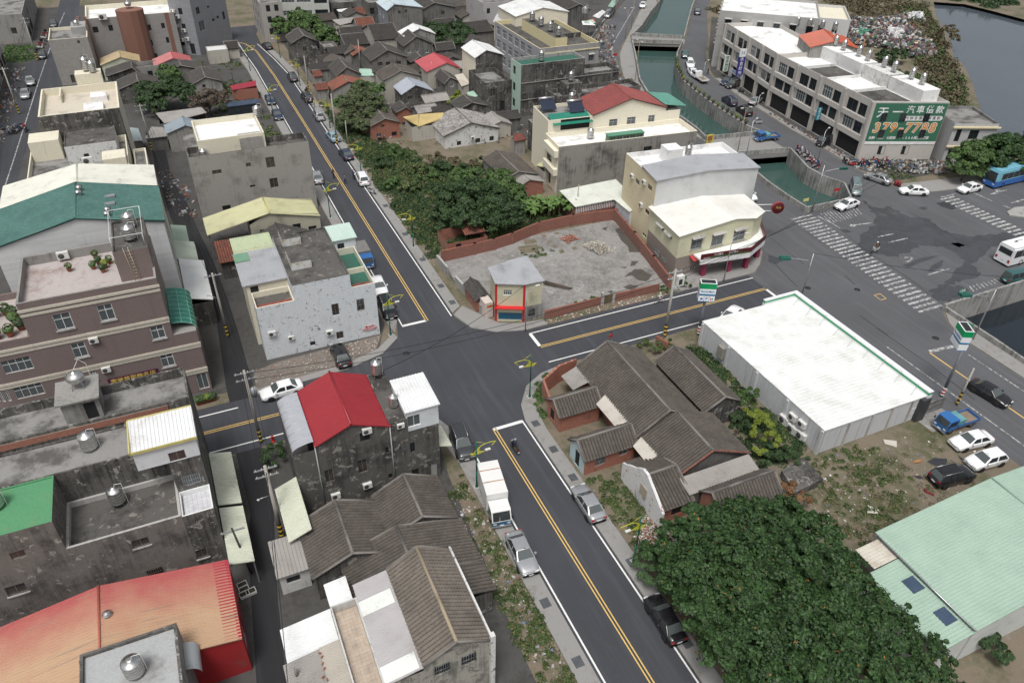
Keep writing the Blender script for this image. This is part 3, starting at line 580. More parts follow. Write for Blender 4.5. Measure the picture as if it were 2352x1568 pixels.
        if cover=='rib':
            n=max(2,int(L/rib));
            for i in range(n):
                f0,f1=(i+.28)/n,(i+.72)/n; g0,g1=(i+.40)/n,(i+.60)/n
                def at(f,v,h): return P[0]+(P[1]-P[0])*f+((P[3]-P[0])*(1-f)+(P[2]-P[1])*f)*v+nrm*h
                a0,b0,c0,d0=at(f0,0,.004),at(g0,0,ribh),at(g1,0,ribh),at(f1,0,.004); a1,b1,c1,d1=at(f0,1,.004),at(g0,1,ribh),at(g1,1,ribh),at(f1,1,.004)
                m.q([a0,b0,b1,a1]); m.q([b0,c0,c1,b1]); m.q([c0,d0,d1,c1]); m.q([a1,b1,c1,d1])
        o=m.obj(name,[base or (mat if cover!='tile' else M_TBASE)],s.root)
        if cover=='tile': tile_field(o,P,e,L,dn,nrm,mat,indiv,tw,tl)
        return o
M_TBASE=plx('roof_batten_dark',(.014,.013,.012),.95,0,.3)
TILE_MESH={}
TILE_PROF=[(-.5,-.01),(-.26,.07),(.26,.07),(.5,-.01)]
def tile_verts(wt,lt):
    v=[]
    for y,zz in ((0,-.005),(lt*1.06,.05)):
        for x,z in TILE_PROF: v.append((x*wt*.87,y,z+zz))
    v+=[(-.435*wt,lt*1.06,-.01),(.435*wt,lt*1.06,-.01)]
    f=[(0,4,5,1),(1,5,6,2),(2,6,7,3),(4,8,9,7,6,5)]
    return np.array(v),f
def tile_field(o,P,e,L,dn,nrm,mat,indiv,wt,lt):
    D=np.linalg.norm(dn); s=dn/D; nx=max(1,round(L/wt)); ny=max(1,round(D/lt)); wt=L/nx; lt=D/ny
    v,f=tile_verts(wt,lt); R=np.stack([e,s,nrm],1); rg=np.random.default_rng(nx*31+ny)
    flip=np.linalg.det(R)<0
    if flip: f=[tuple(reversed(a)) for a in f]
    cells=[(i,j) for i in range(nx) for j in range(ny)]
    org={c:P[0]+((P[3]-P[0])-dn)*0+e*(c[0]+.5)*wt+s*c[1]*lt+nrm*(.004+.006*rg.random()) for c in cells}
    if indiv:
        par=o.parent; M=Matrix.Translation((par.location.x,par.location.y,par.location.z))@Matrix.Rotation(par.rotation_euler.z,4,'Z')
        cells.sort(key=lambda c:(M@Vector(org[c])-Vector(CP)).length)
        big=cells[:indiv]; rest=cells[indiv:]
        me=bpy.data.meshes.new('tile'); me.from_pydata([tuple(a) for a in v],[],f); me.materials.append(mat); me.update()
        for c in big:
            k=link('tile',me,o); B4=Matrix.Identity(4)
            for r in range(3):
                for q in range(3): B4[r][q]=R[r][q]
                B4[r][3]=org[c][r]
            k.matrix_local=B4
    else: rest=cells
    if rest:
        n=len(rest); O=np.array([org[c] for c in rest]); V=(v@R.T)[None]+O[:,None]+rg.normal(0,.006,(n,1,3)); nv=len(v)
        F=[tuple(a+k*nv for a in ff) for k in range(n) for ff in f]
        me=bpy.data.meshes.new('roof_tiles'); me.from_pydata(V.reshape(-1,3).tolist(),[],F); me.materials.append(mat); me.update()
        link('roof_tiles',me,o)['kind']='stuff'
T_GREY=rt_('weathered_grey_tile',(.078,.067,.057),(.108,.094,.080),(.028,.025,.022)); T_DARK=rt_('dark_slate_tile',(.052,.048,.044),(.075,.069,.064),(.03,.03,.028)); T_BROWN=rt_('brown_grey_tile',(.13,.112,.094),(.17,.147,.125),(.055,.048,.04)); T_RED=rt_('old_red_tile',(.24,.085,.055),(.16,.065,.045),(.06,.05,.045))
T_MAROON=rt_('maroon_tile',(.23,.06,.055),(.28,.08,.07),(.14,.05,.05)); T_GREEN=rt_('green_glazed_tile',(.055,.135,.115),(.08,.17,.15),(.04,.09,.08))
def tank_proto(h=1.25,r=.5,leg=.35):
    root=thing('water_tank','','water tank'); m=MB(); prof=[]; n=5
    for i in range(n):
        z0=leg+h*i/n; z1=leg+h*(i+1)/n; prof+=[(r,z0+.01),(r,z0+(z1-z0)*.42),(r*1.035,z0+(z1-z0)*.5),(r,z0+(z1-z0)*.58)]
    prof=[(0.01,leg)]+prof+[(r,leg+h)]; m.lathe(prof,n=20); m.obj('body',[M_STAIN],root)
    m=MB(); m.lathe([(r*1.02,leg+h),(r*.8,leg+h+.14),(r*.42,leg+h+.22),(r*.40,leg+h+.27),(r*.15,leg+h+.30),(0.005,leg+h+.30)],n=20); m.obj('lid',[M_STAIN],root)
    for k in range(4):
        a=math.pi/4+k*math.pi/2; m=MB(); m.tube((r*.8*math.cos(a),r*.8*math.sin(a),0),(r*.8*math.cos(a),r*.8*math.sin(a),leg+.05),.03,n=5); m.obj('leg',[M_STEEL],root)
    m=MB(); m.path([(r*1.15,0,0),(r*1.15,0,leg+h+.45),(r*.3,0,leg+h+.5),(r*.2,0,leg+h+.25)],.025,5); m.obj('pipe',[M_WPLASTIC],root)
    return root
def sphere_tank(r=.75):
    root=thing('water_tank','','water tank'); m=MB(); m.lathe([(r*math.sin(a),1.0-r*.75*math.cos(a)) for a in np.linspace(.02,math.pi-.25,16)]+[(r*.2,1.0+r*.85),(0.01,1.0+r*.87)],n=24); m.obj('body',[M_STAIN],root)
    for k in range(4):
        a=math.pi/4+k*math.pi/2; m=MB(); m.tube((r*.9*math.cos(a),r*.9*math.sin(a),0),(r*.6*math.cos(a),r*.6*math.sin(a),.75),.035,n=5); m.obj('leg',[M_STEEL],root)
    m=MB(); m.path([(r*1.5,.2,0),(r*1.5,.2,2),(r*.9,.1,2.6),(.05,0,1.7)],.03,5); m.obj('pipe',[M_WPLASTIC],root); return root
_TANKS={}
def tank(label,x,y,z,h=1.25,r=.5,leg=.35,rz=0,sphere=False):
    key=(h,r,leg,sphere)
    if key not in _TANKS:
        o=sphere_tank(r) if sphere else tank_proto(h,r,leg); _TANKS[key]=o
    else: o=copy_tree(_TANKS[key])
    o.location=(x,y,z); o.rotation_euler=(0,0,rz); tag(o,label,'water tank','rooftop water tanks'); return o
def tank_px(label,px,z,**k):
    p=G(px,z); return tank(label,p[0],p[1],z,**k)
_AC=[]
M_ACF=plx('ac_fan_dark',(.06,.06,.06),.6)
def ac(label,x,y,z,rz=0,sc=1,group='air conditioner units'):
    if not _AC:
        root=thing('air_conditioner','','air conditioner'); m=MB(); m.box(-.42,-.30,0,.42,0,.58); m.obj('case',[M_WPLASTIC],root)
        m=MB(); m.lathe([(.23,0),(.21,.02),(0.01,.025)],n=16); o=m.obj('fan_grille',[M_ACF],root); o.location=(-.12,-.302,.29); o.rotation_euler=(rad(90),0,0)
        m=MB(); m.box(-.36,-.28,-.06,-.30,-.02,0); m.box(.30,-.28,-.06,.36,-.02,0); m.obj('bracket',[M_STEEL],root); _AC.append(root); o=root
    else: o=copy_tree(_AC[0])
    o.location=(x,y,z); o.rotation_euler=(0,0,rz); o.scale=(sc,sc,sc); return tag(o,label,'air conditioner',group)
def ac_on(b,side,px,label,rect=None,sc=1):
    O,u,n,L=b.wall_frame(side,rect or (0,0,b.w,b.d)); uu,v=b.uv(side,px,rect); q=O+u*uu+n*.02; x,y=rot2(q[0],q[1],b.a);
    return ac(label,b.ox+x,b.oy+y,b.z+v-.28*sc,b.a+math.atan2(u[1],u[0]),sc)
# ================================================================== houses, left and centre
def lp(b,*pts): return [tuple(b.tolocal((p[0],p[1],0))[:2]) for p in pts]
def fade_mat():
    k=NT('sun_faded_red_sheet'); p=k.P(); sx=k.n.new('ShaderNodeSeparateXYZ'); k.l.new(p,sx.inputs[0]); n=k.noise(p,.5,6,.6); st=k.noise(k.scaled(p,(.15,4,1)),1,3,.5)
    f=k.math('ADD',k.ramp(sx.outputs[1],44.2,39.5,0,1),k.math('MULTIPLY',k.math('SUBTRACT',n,.5),.9))
    a=k.mix(k.ramp(f,0,1),(.36,.085,.08),(.44,.29,.18)); a=k.mix(k.ramp(st,.62,.72,0,.55),a,(.24,.18,.14)); k.col(a); k.set(.5); return k.m
M_FADE=fade_mat(); M_REDSHEET=ms('red_sheet',(.36,.025,.05),.4); M_REDWALL=ms('red_wall_sheet',(.33,.022,.025),.45)
b=B('metal_shed','sun-faded red and tan corrugated shed roof with red end band','shed',WR(-22,36.9,-3.9,44.2)); b.block(4.25,M_REDWALL,gable=('y',5.75,.5),wins=[('E',(1,.3),(3.2,2.6),'shutter','m')])
b.gable(4.3,5.8,'y',M_FADE,'rib',over=.0,overg=.15,rp=.503,cap=ms('ridge_flashing',(.40,.12,.085),.5))
b.panel([(16.95,7.42,4.48),(16.95,-.12,4.48),(18.12,-.12,4.30),(18.12,7.42,4.30)],'rib',M_REDSHEET,'red_band'); rs=b
def turbine(label,px,z):
    p=G(px,z); r=thing('roof_ventilator',label,'ventilator',(p[0],p[1],z),group='spinning roof ventilators'); m=MB(); m.box(-.42,-.42,-.15,.42,.42,.04); m.obj('base_plate',[M_STEEL],r); m=MB(); m.lathe([(.24,0),(.24,.35)],n=14); m.obj('neck',[M_STEEL],r)
    m=MB(); n=18
    for k in range(n):
        a0=2*math.pi*k/n; a1=a0+2*math.pi/n*.85
        pr=[(.25,.35),(.36,.48),(.36,.6),(.24,.74),(.05,.80)]
        for (r0,z0),(r1,z1) in zip(pr[:-1],pr[1:]): m.q([(r0*math.cos(a0),r0*math.sin(a0),z0),(r0*.93*math.cos(a1),r0*.93*math.sin(a1),z0),(r1*.93*math.cos(a1),r1*.93*math.sin(a1),z1),(r1*math.cos(a0),r1*math.sin(a0),z1)],0,True)
    m.obj('vane_head',[M_STAIN],r)
turbine('silver turbine vent beside the ridge near the fallen aerial on the faded red roof',Q03(1005,975),5.25); turbine('silver turbine vent lowest on the left slope of the faded red roof',Q03(800,1400),5.55)
b=B('flat_roof_house','grey cement rooftop with stainless tank at the lower left edge','house',RC(7.4,0,Q03(730,1568),Q03(1600,1215),Q03(1680,1568)))
b.d=8; b.oy-=3.2; b.root.location.y=b.oy; b.block(7.4,M_CEM); b.flat(7.1,we('pale_cement_roof',(.36,.37,.37),(.16,.15,.14),.3,0),par=.3,tk=.2,pmat=M_CEMDK)
p=G(Q03(1250,1480),7.1); tank('big stainless tank on the cement roof at the lower left edge',p[0],p[1],7.1,h=1.2,r=.62,leg=.2)
m=MB();
for i in range(8):
    a0,a1=i*math.pi/16,(i+1)*math.pi/16; m.q([(b.w+.02+.9*math.sin(a0),5.2,5.4+.9*math.cos(a0)-.5),(b.w+.02+.9*math.sin(a1),5.2,5.4+.9*math.cos(a1)-.5),(b.w+.02+.9*math.sin(a1),7.4,5.4+.9*math.cos(a1)-.5),(b.w+.02+.9*math.sin(a0),7.4,5.4+.9*math.cos(a0)-.5)],0,True)
m.obj('awning',[ms('grey_awning',(.34,.36,.37),.4)],b.root)
b=B('row_house','long black-stained cement row house with stepped rooftops and water tanks','house',WR(-22,47.2,-4,60.8)); x=lambda v:v+22; y=lambda v:v-47.2
M_GRP=we('green_roof_paint',(.085,.26,.125),(.16,.21,.10),.25,0); M_BRK=bm_('weathered_red_brick'); W7=we('smoke_grey_wall',(.165,.152,.138),(.036,.033,.031),.45,.35,peel=(.30,.28,.25),pamt=.10)
b.block(11.9,{'*':M_CEMDK},(x(-22),y(56.3),x(-4),y(60.8))); b.flat(11,M_ROOFCEM,(x(-22),y(56.3),x(-4),y(60.8)),par=.9,tk=.18,pmat=M_CEMDK)
b.box('brick_course',x(-22),y(56.24),11,x(-5.8),y(56.3)-.003,11.62,M_BRK)
b.block(10.75,{'*':M_CEMDK},(x(-22),y(52.2),x(-4),y(56.3)),sides='SEW'); b.flat(10.6,M_ROOFCEM,(x(-22),y(52.2),x(-4),y(56.2)),par=.15,tk=.15,pmat=M_CEMDK)
b.block(10.75,{'*':W7},(0,0,x(-14.6),y(52.2)),sides='SE',wins=[('S',Q03(80,380),Q03(250,400),'brown'),('S',Q03(35,700),Q03(265,720),'brown','px','sill'),('S',Q03(225,960),Q03(450,975),'open')]); b.flat(10.6,M_GRP,(0,0,x(-14.6),y(52.2)),par=.12,tk=.12,pmat=M_GRP)
b.block(7.6,{'*':W7},(x(-14.6),0,x(-6.4),y(52.2)),sides='SEW',wins=[('S',Q03(1200,270),Q03(1385,290),'brown','px','sill'),('S',Q03(1340,540),Q03(1510,555),'open','px','bars','brownbars')]); b.flat(7.1,M_ROOFDARK,(x(-14.6),0,x(-6.4),y(52.2)),par=.5,tk=.2,pmat=M_SILL)
M_WTILE=tw_('white_grid_tile',(.50,.50,.51),(.24,.24,.24),.35,.35)
b.block(7.45,{'*':M_CEMDK},(x(-6.4),0,x(-4),y(50)),sides='SEW',wins=[('S',Q03(1750,370),Q03(1920,400),'brown','px','sill')]); b.flat(7,plx('terrace_bed_grey',(.22,.22,.22),.8),(x(-6.4),0,x(-4),y(50)),par=.45,tk=.12,pmat=M_WFRAME)
for i in range(6):
    for j in range(7):
        m=MB(); m.box(x(-6.2)+i*.355,.16+j*.36,7,x(-6.2)+i*.355+.34,.16+j*.36+.345,7.02); m.obj('tile',[plx('white_terrace_tile',(.52,.52,.54),.4)],b.root)
b.block(10.75,{'*':M_CEMDK},(x(-6.4),y(50),x(-4),y(52.2)),sides='SEW',wins=[('S',(.55,7.9),(1.9,9),'grey','m','bars')])
hx0,hx1,hy0,hy1=x(-13.6),x(-10.8),y(57.6),y(60.3)
b.block(13.2,M_CEM,(hx0,hy0,hx1,hy1),z0=11,name='stair_hut_wall',wins=[('S',(1.6,11.05),(2.5,12.8),'door','m')]); b.box('stair_hut_roof',hx0-.3,hy0-.3,13.2,hx1+.2,hy1+.3,13.36,M_CEM)
tank('round ball-shaped steel tank on the stair hut roof','0' and -12.1,59.3,13.36,r=.72,sphere=True)
tank('stainless tank on the grey roof behind the brick strip',-12,54.4,10.6,h=1.35,r=.62,leg=.15); tank('stainless tank standing on the green painted roof',-18.4,50.4,10.6,h=1.35,r=.62,leg=.2); tank('stainless tank in the dark sunken terrace beside the green roof',-10.9,50.9,7.1,h=1.35,r=.58,leg=.35)
M_WSHEET=ms('white_sheet',(.72,.73,.73),.4,(.35,.28,.2),.15); M_YTRIM=plx('yellow_trim',(.50,.45,.17),.5,0,.1)
M_WRIB=ms('white_wall_sheet',(.62,.65,.67),.45)
rx0,ry0,rx1,ry1=x(-8.6),y(50.05),x(-3.98),y(53.6)
def rw_(b,name,side,rect,z0,z1,mat,sp=.3):
    O,u,n,L=b.wall_frame(side,rect); m=MB(); k=max(2,int(L/sp))
    for i in range(k):
        a=O+u*(L*(i+.25)/k)+n*.004; c=O+u*(L*(i+.40)/k)+n*.035; d=O+u*(L*(i+.60)/k)+n*.035; e=O+u*(L*(i+.75)/k)+n*.004
        for p,q in ((a,c),(c,d),(d,e)): m.q([(*p,z0),(*q,z0),(*q,z1),(*p,z1)],0)
    return m.obj(name,[mat],b.root)
b.block(12.7,M_WRIB,(rx0,ry0,rx1,ry1),z0=10.76,name='attic_wall',wins=[('S',Q02(1540,1030),Q02(1720,1080),'brown')]); b.panel([(rx0-.1,ry1+.1,12.95),(rx1+.1,ry1+.1,12.95),(rx1+.1,ry0-.15,12.72),(rx0-.1,ry0-.15,12.72)],'rib',M_WSHEET,'attic_roof')
for q in ((rx0-.12,ry0-.2,12.62,rx1+.12,ry0-.12,12.86),(rx0-.18,ry0-.2,12.66,rx0-.08,ry1+.15,12.98),(rx0-.1,ry1+.08,12.8,rx1+.1,ry1+.18,13.03)): b.box('trim',*q,M_YTRIM)
b=B('lane_awning','cream corrugated awning over the lane beside the dark row house','awning',WR(-3.9,44.5,-1.9,58)); M_CREAMSH=ms('cream_sheet',(.55,.57,.46),.45)
for k,(y0,y1,z0,z1) in enumerate(((0,6.4,3,3.5),(6.6,13.4,3.2,3.7))): b.panel([(0,y0,z1),(0,y1,z1),(1.9,y1,z0),(1.9,y0,z0)],'rib',M_CREAMSH,'sheet')
for yy in (0.2,4.3,8.8,13.2): b.box('post',1.75,yy-.05,0,1.85,yy+.05,3.1,M_STEEL)
M_BROWNT=tw_('brown_ceramic_wall',(.185,.142,.132),(.24,.20,.19),.22,.075); M_BAND=we('cream_band',(.55,.51,.43),(.28,.26,.22),.3)
b=B('corner_building','tall brown tiled building with rounded corner and cream bands','building',WR(-17,72.2,-4.85,81.5)); x=lambda v:v+17.0; y=lambda v:v-72.2
W=[('S',Q01(470,1330),Q01(690,1440),'white4','px','sill'),('S',Q01(880,1245),Q01(1070,1360),'white4','px','sill'),('S',Q01(1370,1440),Q01(1530,1530),'white4','px','sill'),('S',Q02(640,30),Q02(820,130),'white4','px','sill'),('S',Q02(1460,125),Q02(1615,215),'white4','px','sill'),('S',Q02(820,280),Q02(900,340),'white4','px','sill')]
b.block(14.9,M_BROWNT,wins=W); M_TERR=pv_('terrazzo_shards',(.40,.36,.345),(.20,.12,.10),.6,(.5,.46,.45)); b.flat(13.9,M_TERR,par=1,tk=.2,pmat=M_CEM)
b.block(8,M_BROWNT,(b.w,0,x(-2.6),y(80.5)),sides='SEN',wins=[('S',Q02(1795,310),Q02(1930,420),'white')],name='wing_wall'); b.flat(8,M_CEM,(b.w,0,x(-2.6),y(80.5)),name='wing_roof')
cur=[(0,0)]+[(-3.6-2.6*math.sin(a)*1,2.8-2.8*math.cos(a)) for a in np.linspace(0,math.pi/2,9)]+[(-6.2,9.3),(0,9.3)]
cur=cur[::-1]; cur=[cur[0]]+cur[1:]  # clockwise -> make ccw
area=sum(cur[i][0]*cur[(i+1)%len(cur)][1]-cur[(i+1)%len(cur)][0]*cur[i][1] for i in range(len(cur)))
if area<0: cur=cur[::-1]
cw=[]
for i in range(len(cur)):
    L=math.dist(cur[i],cur[(i+1)%len(cur)]); mid=((cur[i][0]+cur[(i+1)%len(cur)][0])/2,(cur[i][1]+cur[(i+1)%len(cur)][1])/2)
    if abs(mid[0])<.01 or mid[1]>9: continue
    for zz in (1,4.4,7.6):
        if L<1.2: cw.append((i,(.05,zz),(L-.05,zz+1.5),'white','m'))
        elif mid[1]<.1: cw.append((i,(.4,zz),(2.9,zz+1.5),'white8','m'))
b.block(11.2,M_BROWNT,cur,name='round_wall',wins=cw); b.flat(10.5,M_TERR,cur,par=.7,tk=.18,pmat=M_BROWNT,name='round_terrace')
for zb in (14.05,13.55,10.2,9.8,6.4,6.05,3.1,2.75):
    e=b.w if zb>8 else x(-2.6); pr=.09 if zb in(14.05,10.2,6.4,3.1) else .05
    b.box('string_course',.02 if zb<11 else 0,-pr,zb-.16,e+pr,-.002,zb+.12,M_BAND)
    if zb<10.5:
        m=MB(); pts=[p for p in cur if abs(p[0])>.01 and p[1]<9]; pts.sort(key=lambda p:(-p[0],p[1])); pts=[(0,0)]+pts
        for (a,c) in zip(pts[:-1],pts[1:]):
            d=np.array(c)-np.array(a); L=np.hypot(*d);
            if L<.01: continue
            n=np.array([-d[1],d[0]])/L; n=n if (n@(np.array([-2,5])-np.array(a)))<0 else -n
            A0,C0=np.array(a)+n*pr,np.array(c)+n*pr; m.q([(*a,zb+.12),(*c,zb+.12),(*C0,zb+.12),(*A0,zb+.12)]); m.q([(*A0,zb-.16),(*C0,zb-.16),(*C0,zb+.12),(*A0,zb+.12)])
        m.obj('string_course',[M_BAND],b.root)
hx0,hy0,hx1,hy1=x(-8.1),y(74.4),x(-4.95),y(81.3)
b.block(17.2,M_BROWNT,(hx0,hy0,hx1,hy1),z0=13.9,name='stair_tower_wall',wins=[('E',(2,15),(2.9,16.2),'dark','m')]); b.flat(17,M_ROOFDARK,(hx0,hy0,hx1,hy1),par=.2,name='stair_tower_roof')
m=MB();
for i in range(2):
    for j in range(2): m.tube((hx0+.1+i*2.9,hy0+.4+j*6.2,17.2),(hx0+.1+i*2.9,hy0+.4+j*6.2,18.6),.03,n=5)
for z in (18.6,): m.path([(hx0+.1,hy0+.4,z),(hx1-.1,hy0+.4,z),(hx1-.1,hy1-.3,z),(hx0+.1,hy1-.3,z),(hx0+.1,hy0+.4,z)],.03,5)
m.obj('railing',[M_WFRAME],b.root)
m=MB()
for s_ in (-.22,.22): m.tube((hx0+1.5+s_,hy0-.35,13.95),(hx0+1.2+s_,hy0-.05,17.6),.03,n=5)
for i in range(10): m.tube((hx0+1.28,hy0-.33+.03*i,14.1+i*.34),(hx0+1.72,hy0-.33+.03*i,14.1+i*.34),.02,n=5)
m.obj('ladder',[plx('tan_ladder',(.42,.36,.26),.6)],b.root)
tank('upper stainless tank inside the white railing on the brown building',-6.3,79.6,17,h=1.2,r=.6,leg=.3); tank('nearer stainless tank inside the white railing on the brown building',-6.4,76.8,17,h=1.2,r=.6,leg=.3)
m=MB(); ax,ay0,ay1=x(-4.8),y(73),y(80.2)
for i in range(8):
    a0,a1=i*math.pi/16,(i+1)*math.pi/16
    m.q([(ax+2.3*math.sin(a0),ay0,7.7+1.2*math.cos(a0)),(ax+2.3*math.sin(a1),ay0,7.7+1.2*math.cos(a1)),(ax+2.3*math.sin(a1),ay1,7.7+1.2*math.cos(a1)),(ax+2.3*math.sin(a0),ay1,7.7+1.2*math.cos(a0))],0,True)
aw=m.obj('awning',[plx('green_polycarbonate',(.02,.17,.12),.25,0,.15)],b.root); m=MB()
for j in range(9):
    yy=ay0+(ay1-ay0)*j/8
    for i in range(8):
        a0,a1=i*math.pi/16,(i+1)*math.pi/16; m.tube((ax+2.33*math.sin(a0),yy,7.72+1.22*math.cos(a0)),(ax+2.33*math.sin(a1),yy,7.72+1.22*math.cos(a1)),.03,n=4,caps=False)
for a0 in (.45,.95): m.tube((ax+2.33*math.sin(a0),ay0,7.72+1.22*math.cos(a0)),(ax+2.33*math.sin(a0),ay1,7.72+1.22*math.cos(a0)),.03,n=4)
m.obj('ribs',[plx('pale_green_frame',(.25,.5,.4),.5)],aw)
ac_on(b,'S',Q01(860,1550),'white box air conditioner under the brown building middle band'); ac_on(b,'S',Q02(975,250),'white box air conditioner above the purple shop sign')
ac('white air conditioner under a little canopy on the shard-tiled terrace',-13.3,81.2,14.2,0,1.3)
BROWN=b
b=B('gable_house','tall house with green tiled gable roof and white boarded gable','house',WR(-19.6,84,-3.3,93)); M_WBOARD=tw_('white_siding',(.60,.61,.61),(.42,.43,.43),3,.28); b.block(15.1,{'S':M_WBOARD,'*':we('peeling_white_wall',(.52,.52,.50),(.12,.12,.11),.5,.4,peel=(.1,.1,.1),pamt=.1)},gable=('y',17))
b.gable(15.15,17.05,'y',T_GREEN,'tile',over=.15,overg=.15,cap=plx('green_ridge',(.05,.14,.12),.5),verge=plx('green_ridge',(.05,.14,.12),.5))
for q in ((740,190),(735,235),(1000,390),(995,430)): turbine({740:'dark topped turbine vent by the green ridge, farther one',735:'dark topped turbine vent by the green ridge, nearer one',1000:'turbine vent on the green slope behind the railing, farther one',995:'turbine vent on the green slope behind the railing, nearer one'}[q[0]],Q01(*q),16.9 if q[0]<800 else 16.2)
for j,(px,py) in enumerate(((1010,250),(1010,320))):
    p=b.tolocal(G(Q01(px,py),16.2)); b.box('skylight',p[0]-.55,p[1]-.35,16.1,p[0]+.55,p[1]+.35,16.5,M_STEEL)
b=B('gable_house','cream-white metal gable roof behind the green tiled roof','house',WR(-20,95.5,-3.4,101.6)); b.block(14.4,M_CREAMSH,gable=('y',15.9)); b.gable(14.45,15.95,'y',ms('ivory_sheet',(.66,.66,.58),.5),'rib',over=.1,overg=.2)
M_CREAM=we('cream_wall',(.68,.64,.51),(.25,.23,.19),.22,.5); M_GREYW=we('grey_render',(.33,.325,.315),(.10,.10,.095),.42,.6)
b=B('apartment_block','cream walled rooftop terrace block beside the far left street','building',WR(-17.5,126.7,-6.6,139.7)); b.block(14,{'S':M_CEMDK,'*':M_CREAM}); b.flat(12.9,we('cream_roof_tile',(.55,.50,.41),(.35,.32,.27),.3,0),par=1.1,tk=.25,pmat=M_CREAM)
b.box('rooftop_room',6.9,7.2,12.9,9.2,9.6,13.7,M_ROOFWHITE); b.box('rooftop_room',5.9,2,12.9,8.6,5.4,13.5,M_ROOFWHITE); b.box('partition',2.6,8.5,12.9,2.8,12.6,14,M_CREAM)
b.box('stair_hut',5.2,13.1,0,9,15.5,15.6,M_CREAM)
tank('left of the twin steel tanks behind the cream terrace roof',-10.5,141.2,15.6,h=1.7,r=.6,leg=.3); tank('right of the twin steel tanks behind the cream terrace roof',-9.6,140.2,15.6,h=1.4,r=.55,leg=.2)
b=B('flat_roof_house','peeling white house with dark flat roof below the cream terrace','house',WR(-19.6,110.5,-6.8,126.6)); M_PEELW=we('peeling_whitewash',(.62,.62,.60),(.2,.2,.19),.35,.4,peel=(.16,.155,.15),pamt=.13,ps=1.6)
b.block(9.9,{'S':we('ochre_wall',(.30,.17,.045),(.12,.08,.04),.4),'*':M_CREAM}); b.flat(8.9,M_ROOFCEM,par=1,tk=.15,pmat=M_CREAM)
b.block(11.6,M_PEELW,(4.9,9.4,11.6,16.1),z0=8.9,name='penthouse_wall',wins=[('S',Q00(765,1415),Q00(830,1460),'dark1')]); b.flat(11.45,M_ROOFDARK,(4.9,9.4,11.6,16.1),par=.15,name='penthouse_roof'); b.box('annex',9.6,4.2,8.9,12.6,7.4,11,M_CREAM)
b.box('annex',.3,12.2,8.9,4.2,16,11.8,M_CREAM)
ac('white outdoor unit on the ochre terrace wall',-12,117.2,9.9,0,1.6)
b=B('cement_house','bare grey cement house with white rooftop terrace beside the main road','house',WR(1,111.7,17.9,122)); M_RAW=we('raw_board_cement',(.33,.315,.29),(.13,.12,.11),.38,.3)
W=[('S',Q01(1945,0),Q01(2040,25),'brown'),('S',Q01(2295,135),Q01(2350,150),'brown'),('S',Q10(85,1450),Q10(180,1535),'brown'),('S',Q11(120,75),Q11(210,150),'brown'),('S',Q01(2040,325),Q01(2125,355),'open'),('S',Q00(1935,1505),Q00(2020,1568),'brown'),('S',Q00(2255,1500),Q00(2310,1530),'brown')]
b.block(10.8,M_RAW,(0,0,b.w,3.8),wins=W); b.flat(9.9,M_ROOFDARK,(0,0,b.w,3.8),par=.9,tk=.15,pmat=M_CEMDK)
b.block(10.3,M_RAW,(0,3.8,11.4,10.3),sides='ENW'); b.flat(10.3,M_ROOFCEM,(0,3.8,11.4,10.3))
b.block(12.4,M_CREAM,(1.7,1.6,11,10.2),z0=9.9,name='penthouse_wall'); b.flat(11.6,M_ROOFWHITE,(1.7,1.6,11,10.2),par=.8,tk=.2,pmat=M_CREAM,name='penthouse_roof')
b.box('stair_hut',7.4,1.4,9.9,10.6,3.4,12,M_RAW); b.box('awning',.0,2.2,8.9,1.8,5.2,9.05,M_WSHEET)
tank('steel tank on the left corner of the bare cement house',3.1,112.9,9.9,h=1,r=.55,leg=.2); tank('steel tank on the white terrace of the bare cement house',12.3,120.8,11.7,h=1.5,r=.6,leg=.4)
M_PALEY=ms('pale_yellow_sheet',(.50,.49,.29),.45); M_BEIGEW=ms('beige_wall_sheet',(.45,.43,.34),.5)
b=B('metal_shed','pale yellow metal gable roof house below the bare cement house','shed',WR(1,100.8,16.2,105.8)); b.block(4.4,M_BEIGEW,(5.6,0,b.w,b.d),gable=('y',5.75,.265),wins=[('S',Q01(2195,565),Q01(2280,620),'dark'),('S',Q11(35,545),Q11(110,580),'dark'),('S',Q11(335,495),Q11(415,530),'dark'),('S',Q11(480,515),Q11(560,545),'dark')])
rw_(b,'cladding','S',(5.6,0,b.w,b.d),.1,1,M_BEIGEW)
b.gable(4.1,5.8,'y',M_PALEY,'rib',over=.1,overg=.2,rp=.553,cap=M_YTRIM)
for yy in (.1,4.8): b.box('post',.1,yy,0,.2,yy+.1,4.1,M_STEEL)
b=B('tile_roof_house','small dark tiled roof squeezed below the pale yellow metal roof','house',WR(6.2,91,13.6,99)); b.block(3.2,M_CEMDK,gable=('y',4.7)); b.gable(3.2,4.8,'y',T_DARK,'tile')
b=B('tile_roof_house','broken red tiled roof beside the alley','house',WR(1.7,95.2,6,99.6)); b.block(2.6,M_CEMDK); b.panel([(-.2,4.3,3.5),(4.4,4.3,3.5),(4.4,-.3,2.6),(-.2,-.3,2.6)],'tile',T_RED,'roof_slope')
M_BLUEW=we('flaking_pale_blue_wall',(.63,.66,.68),(.34,.37,.40),.2,.5,peel=(.12,.115,.11),pamt=.075,ps=2)
b=B('peeling_house','flaking pale blue and white house at the junction with green terrace','house',WR(3.8,75.2,17.3,88)); x=lambda v:v-3.8; y=lambda v:v-75.2
Wm=[('S',Q11(690,1230),Q11(770,1320),'brown'),('S',Q11(205,1345),Q11(295,1430),'brown'),('S',Q11(355,1360),Q11(400,1385),'open'),('S',Q11(735,1485),Q11(808,1535),'brown'),('S',Q12(495,5),Q12(550,30),'dark1')]
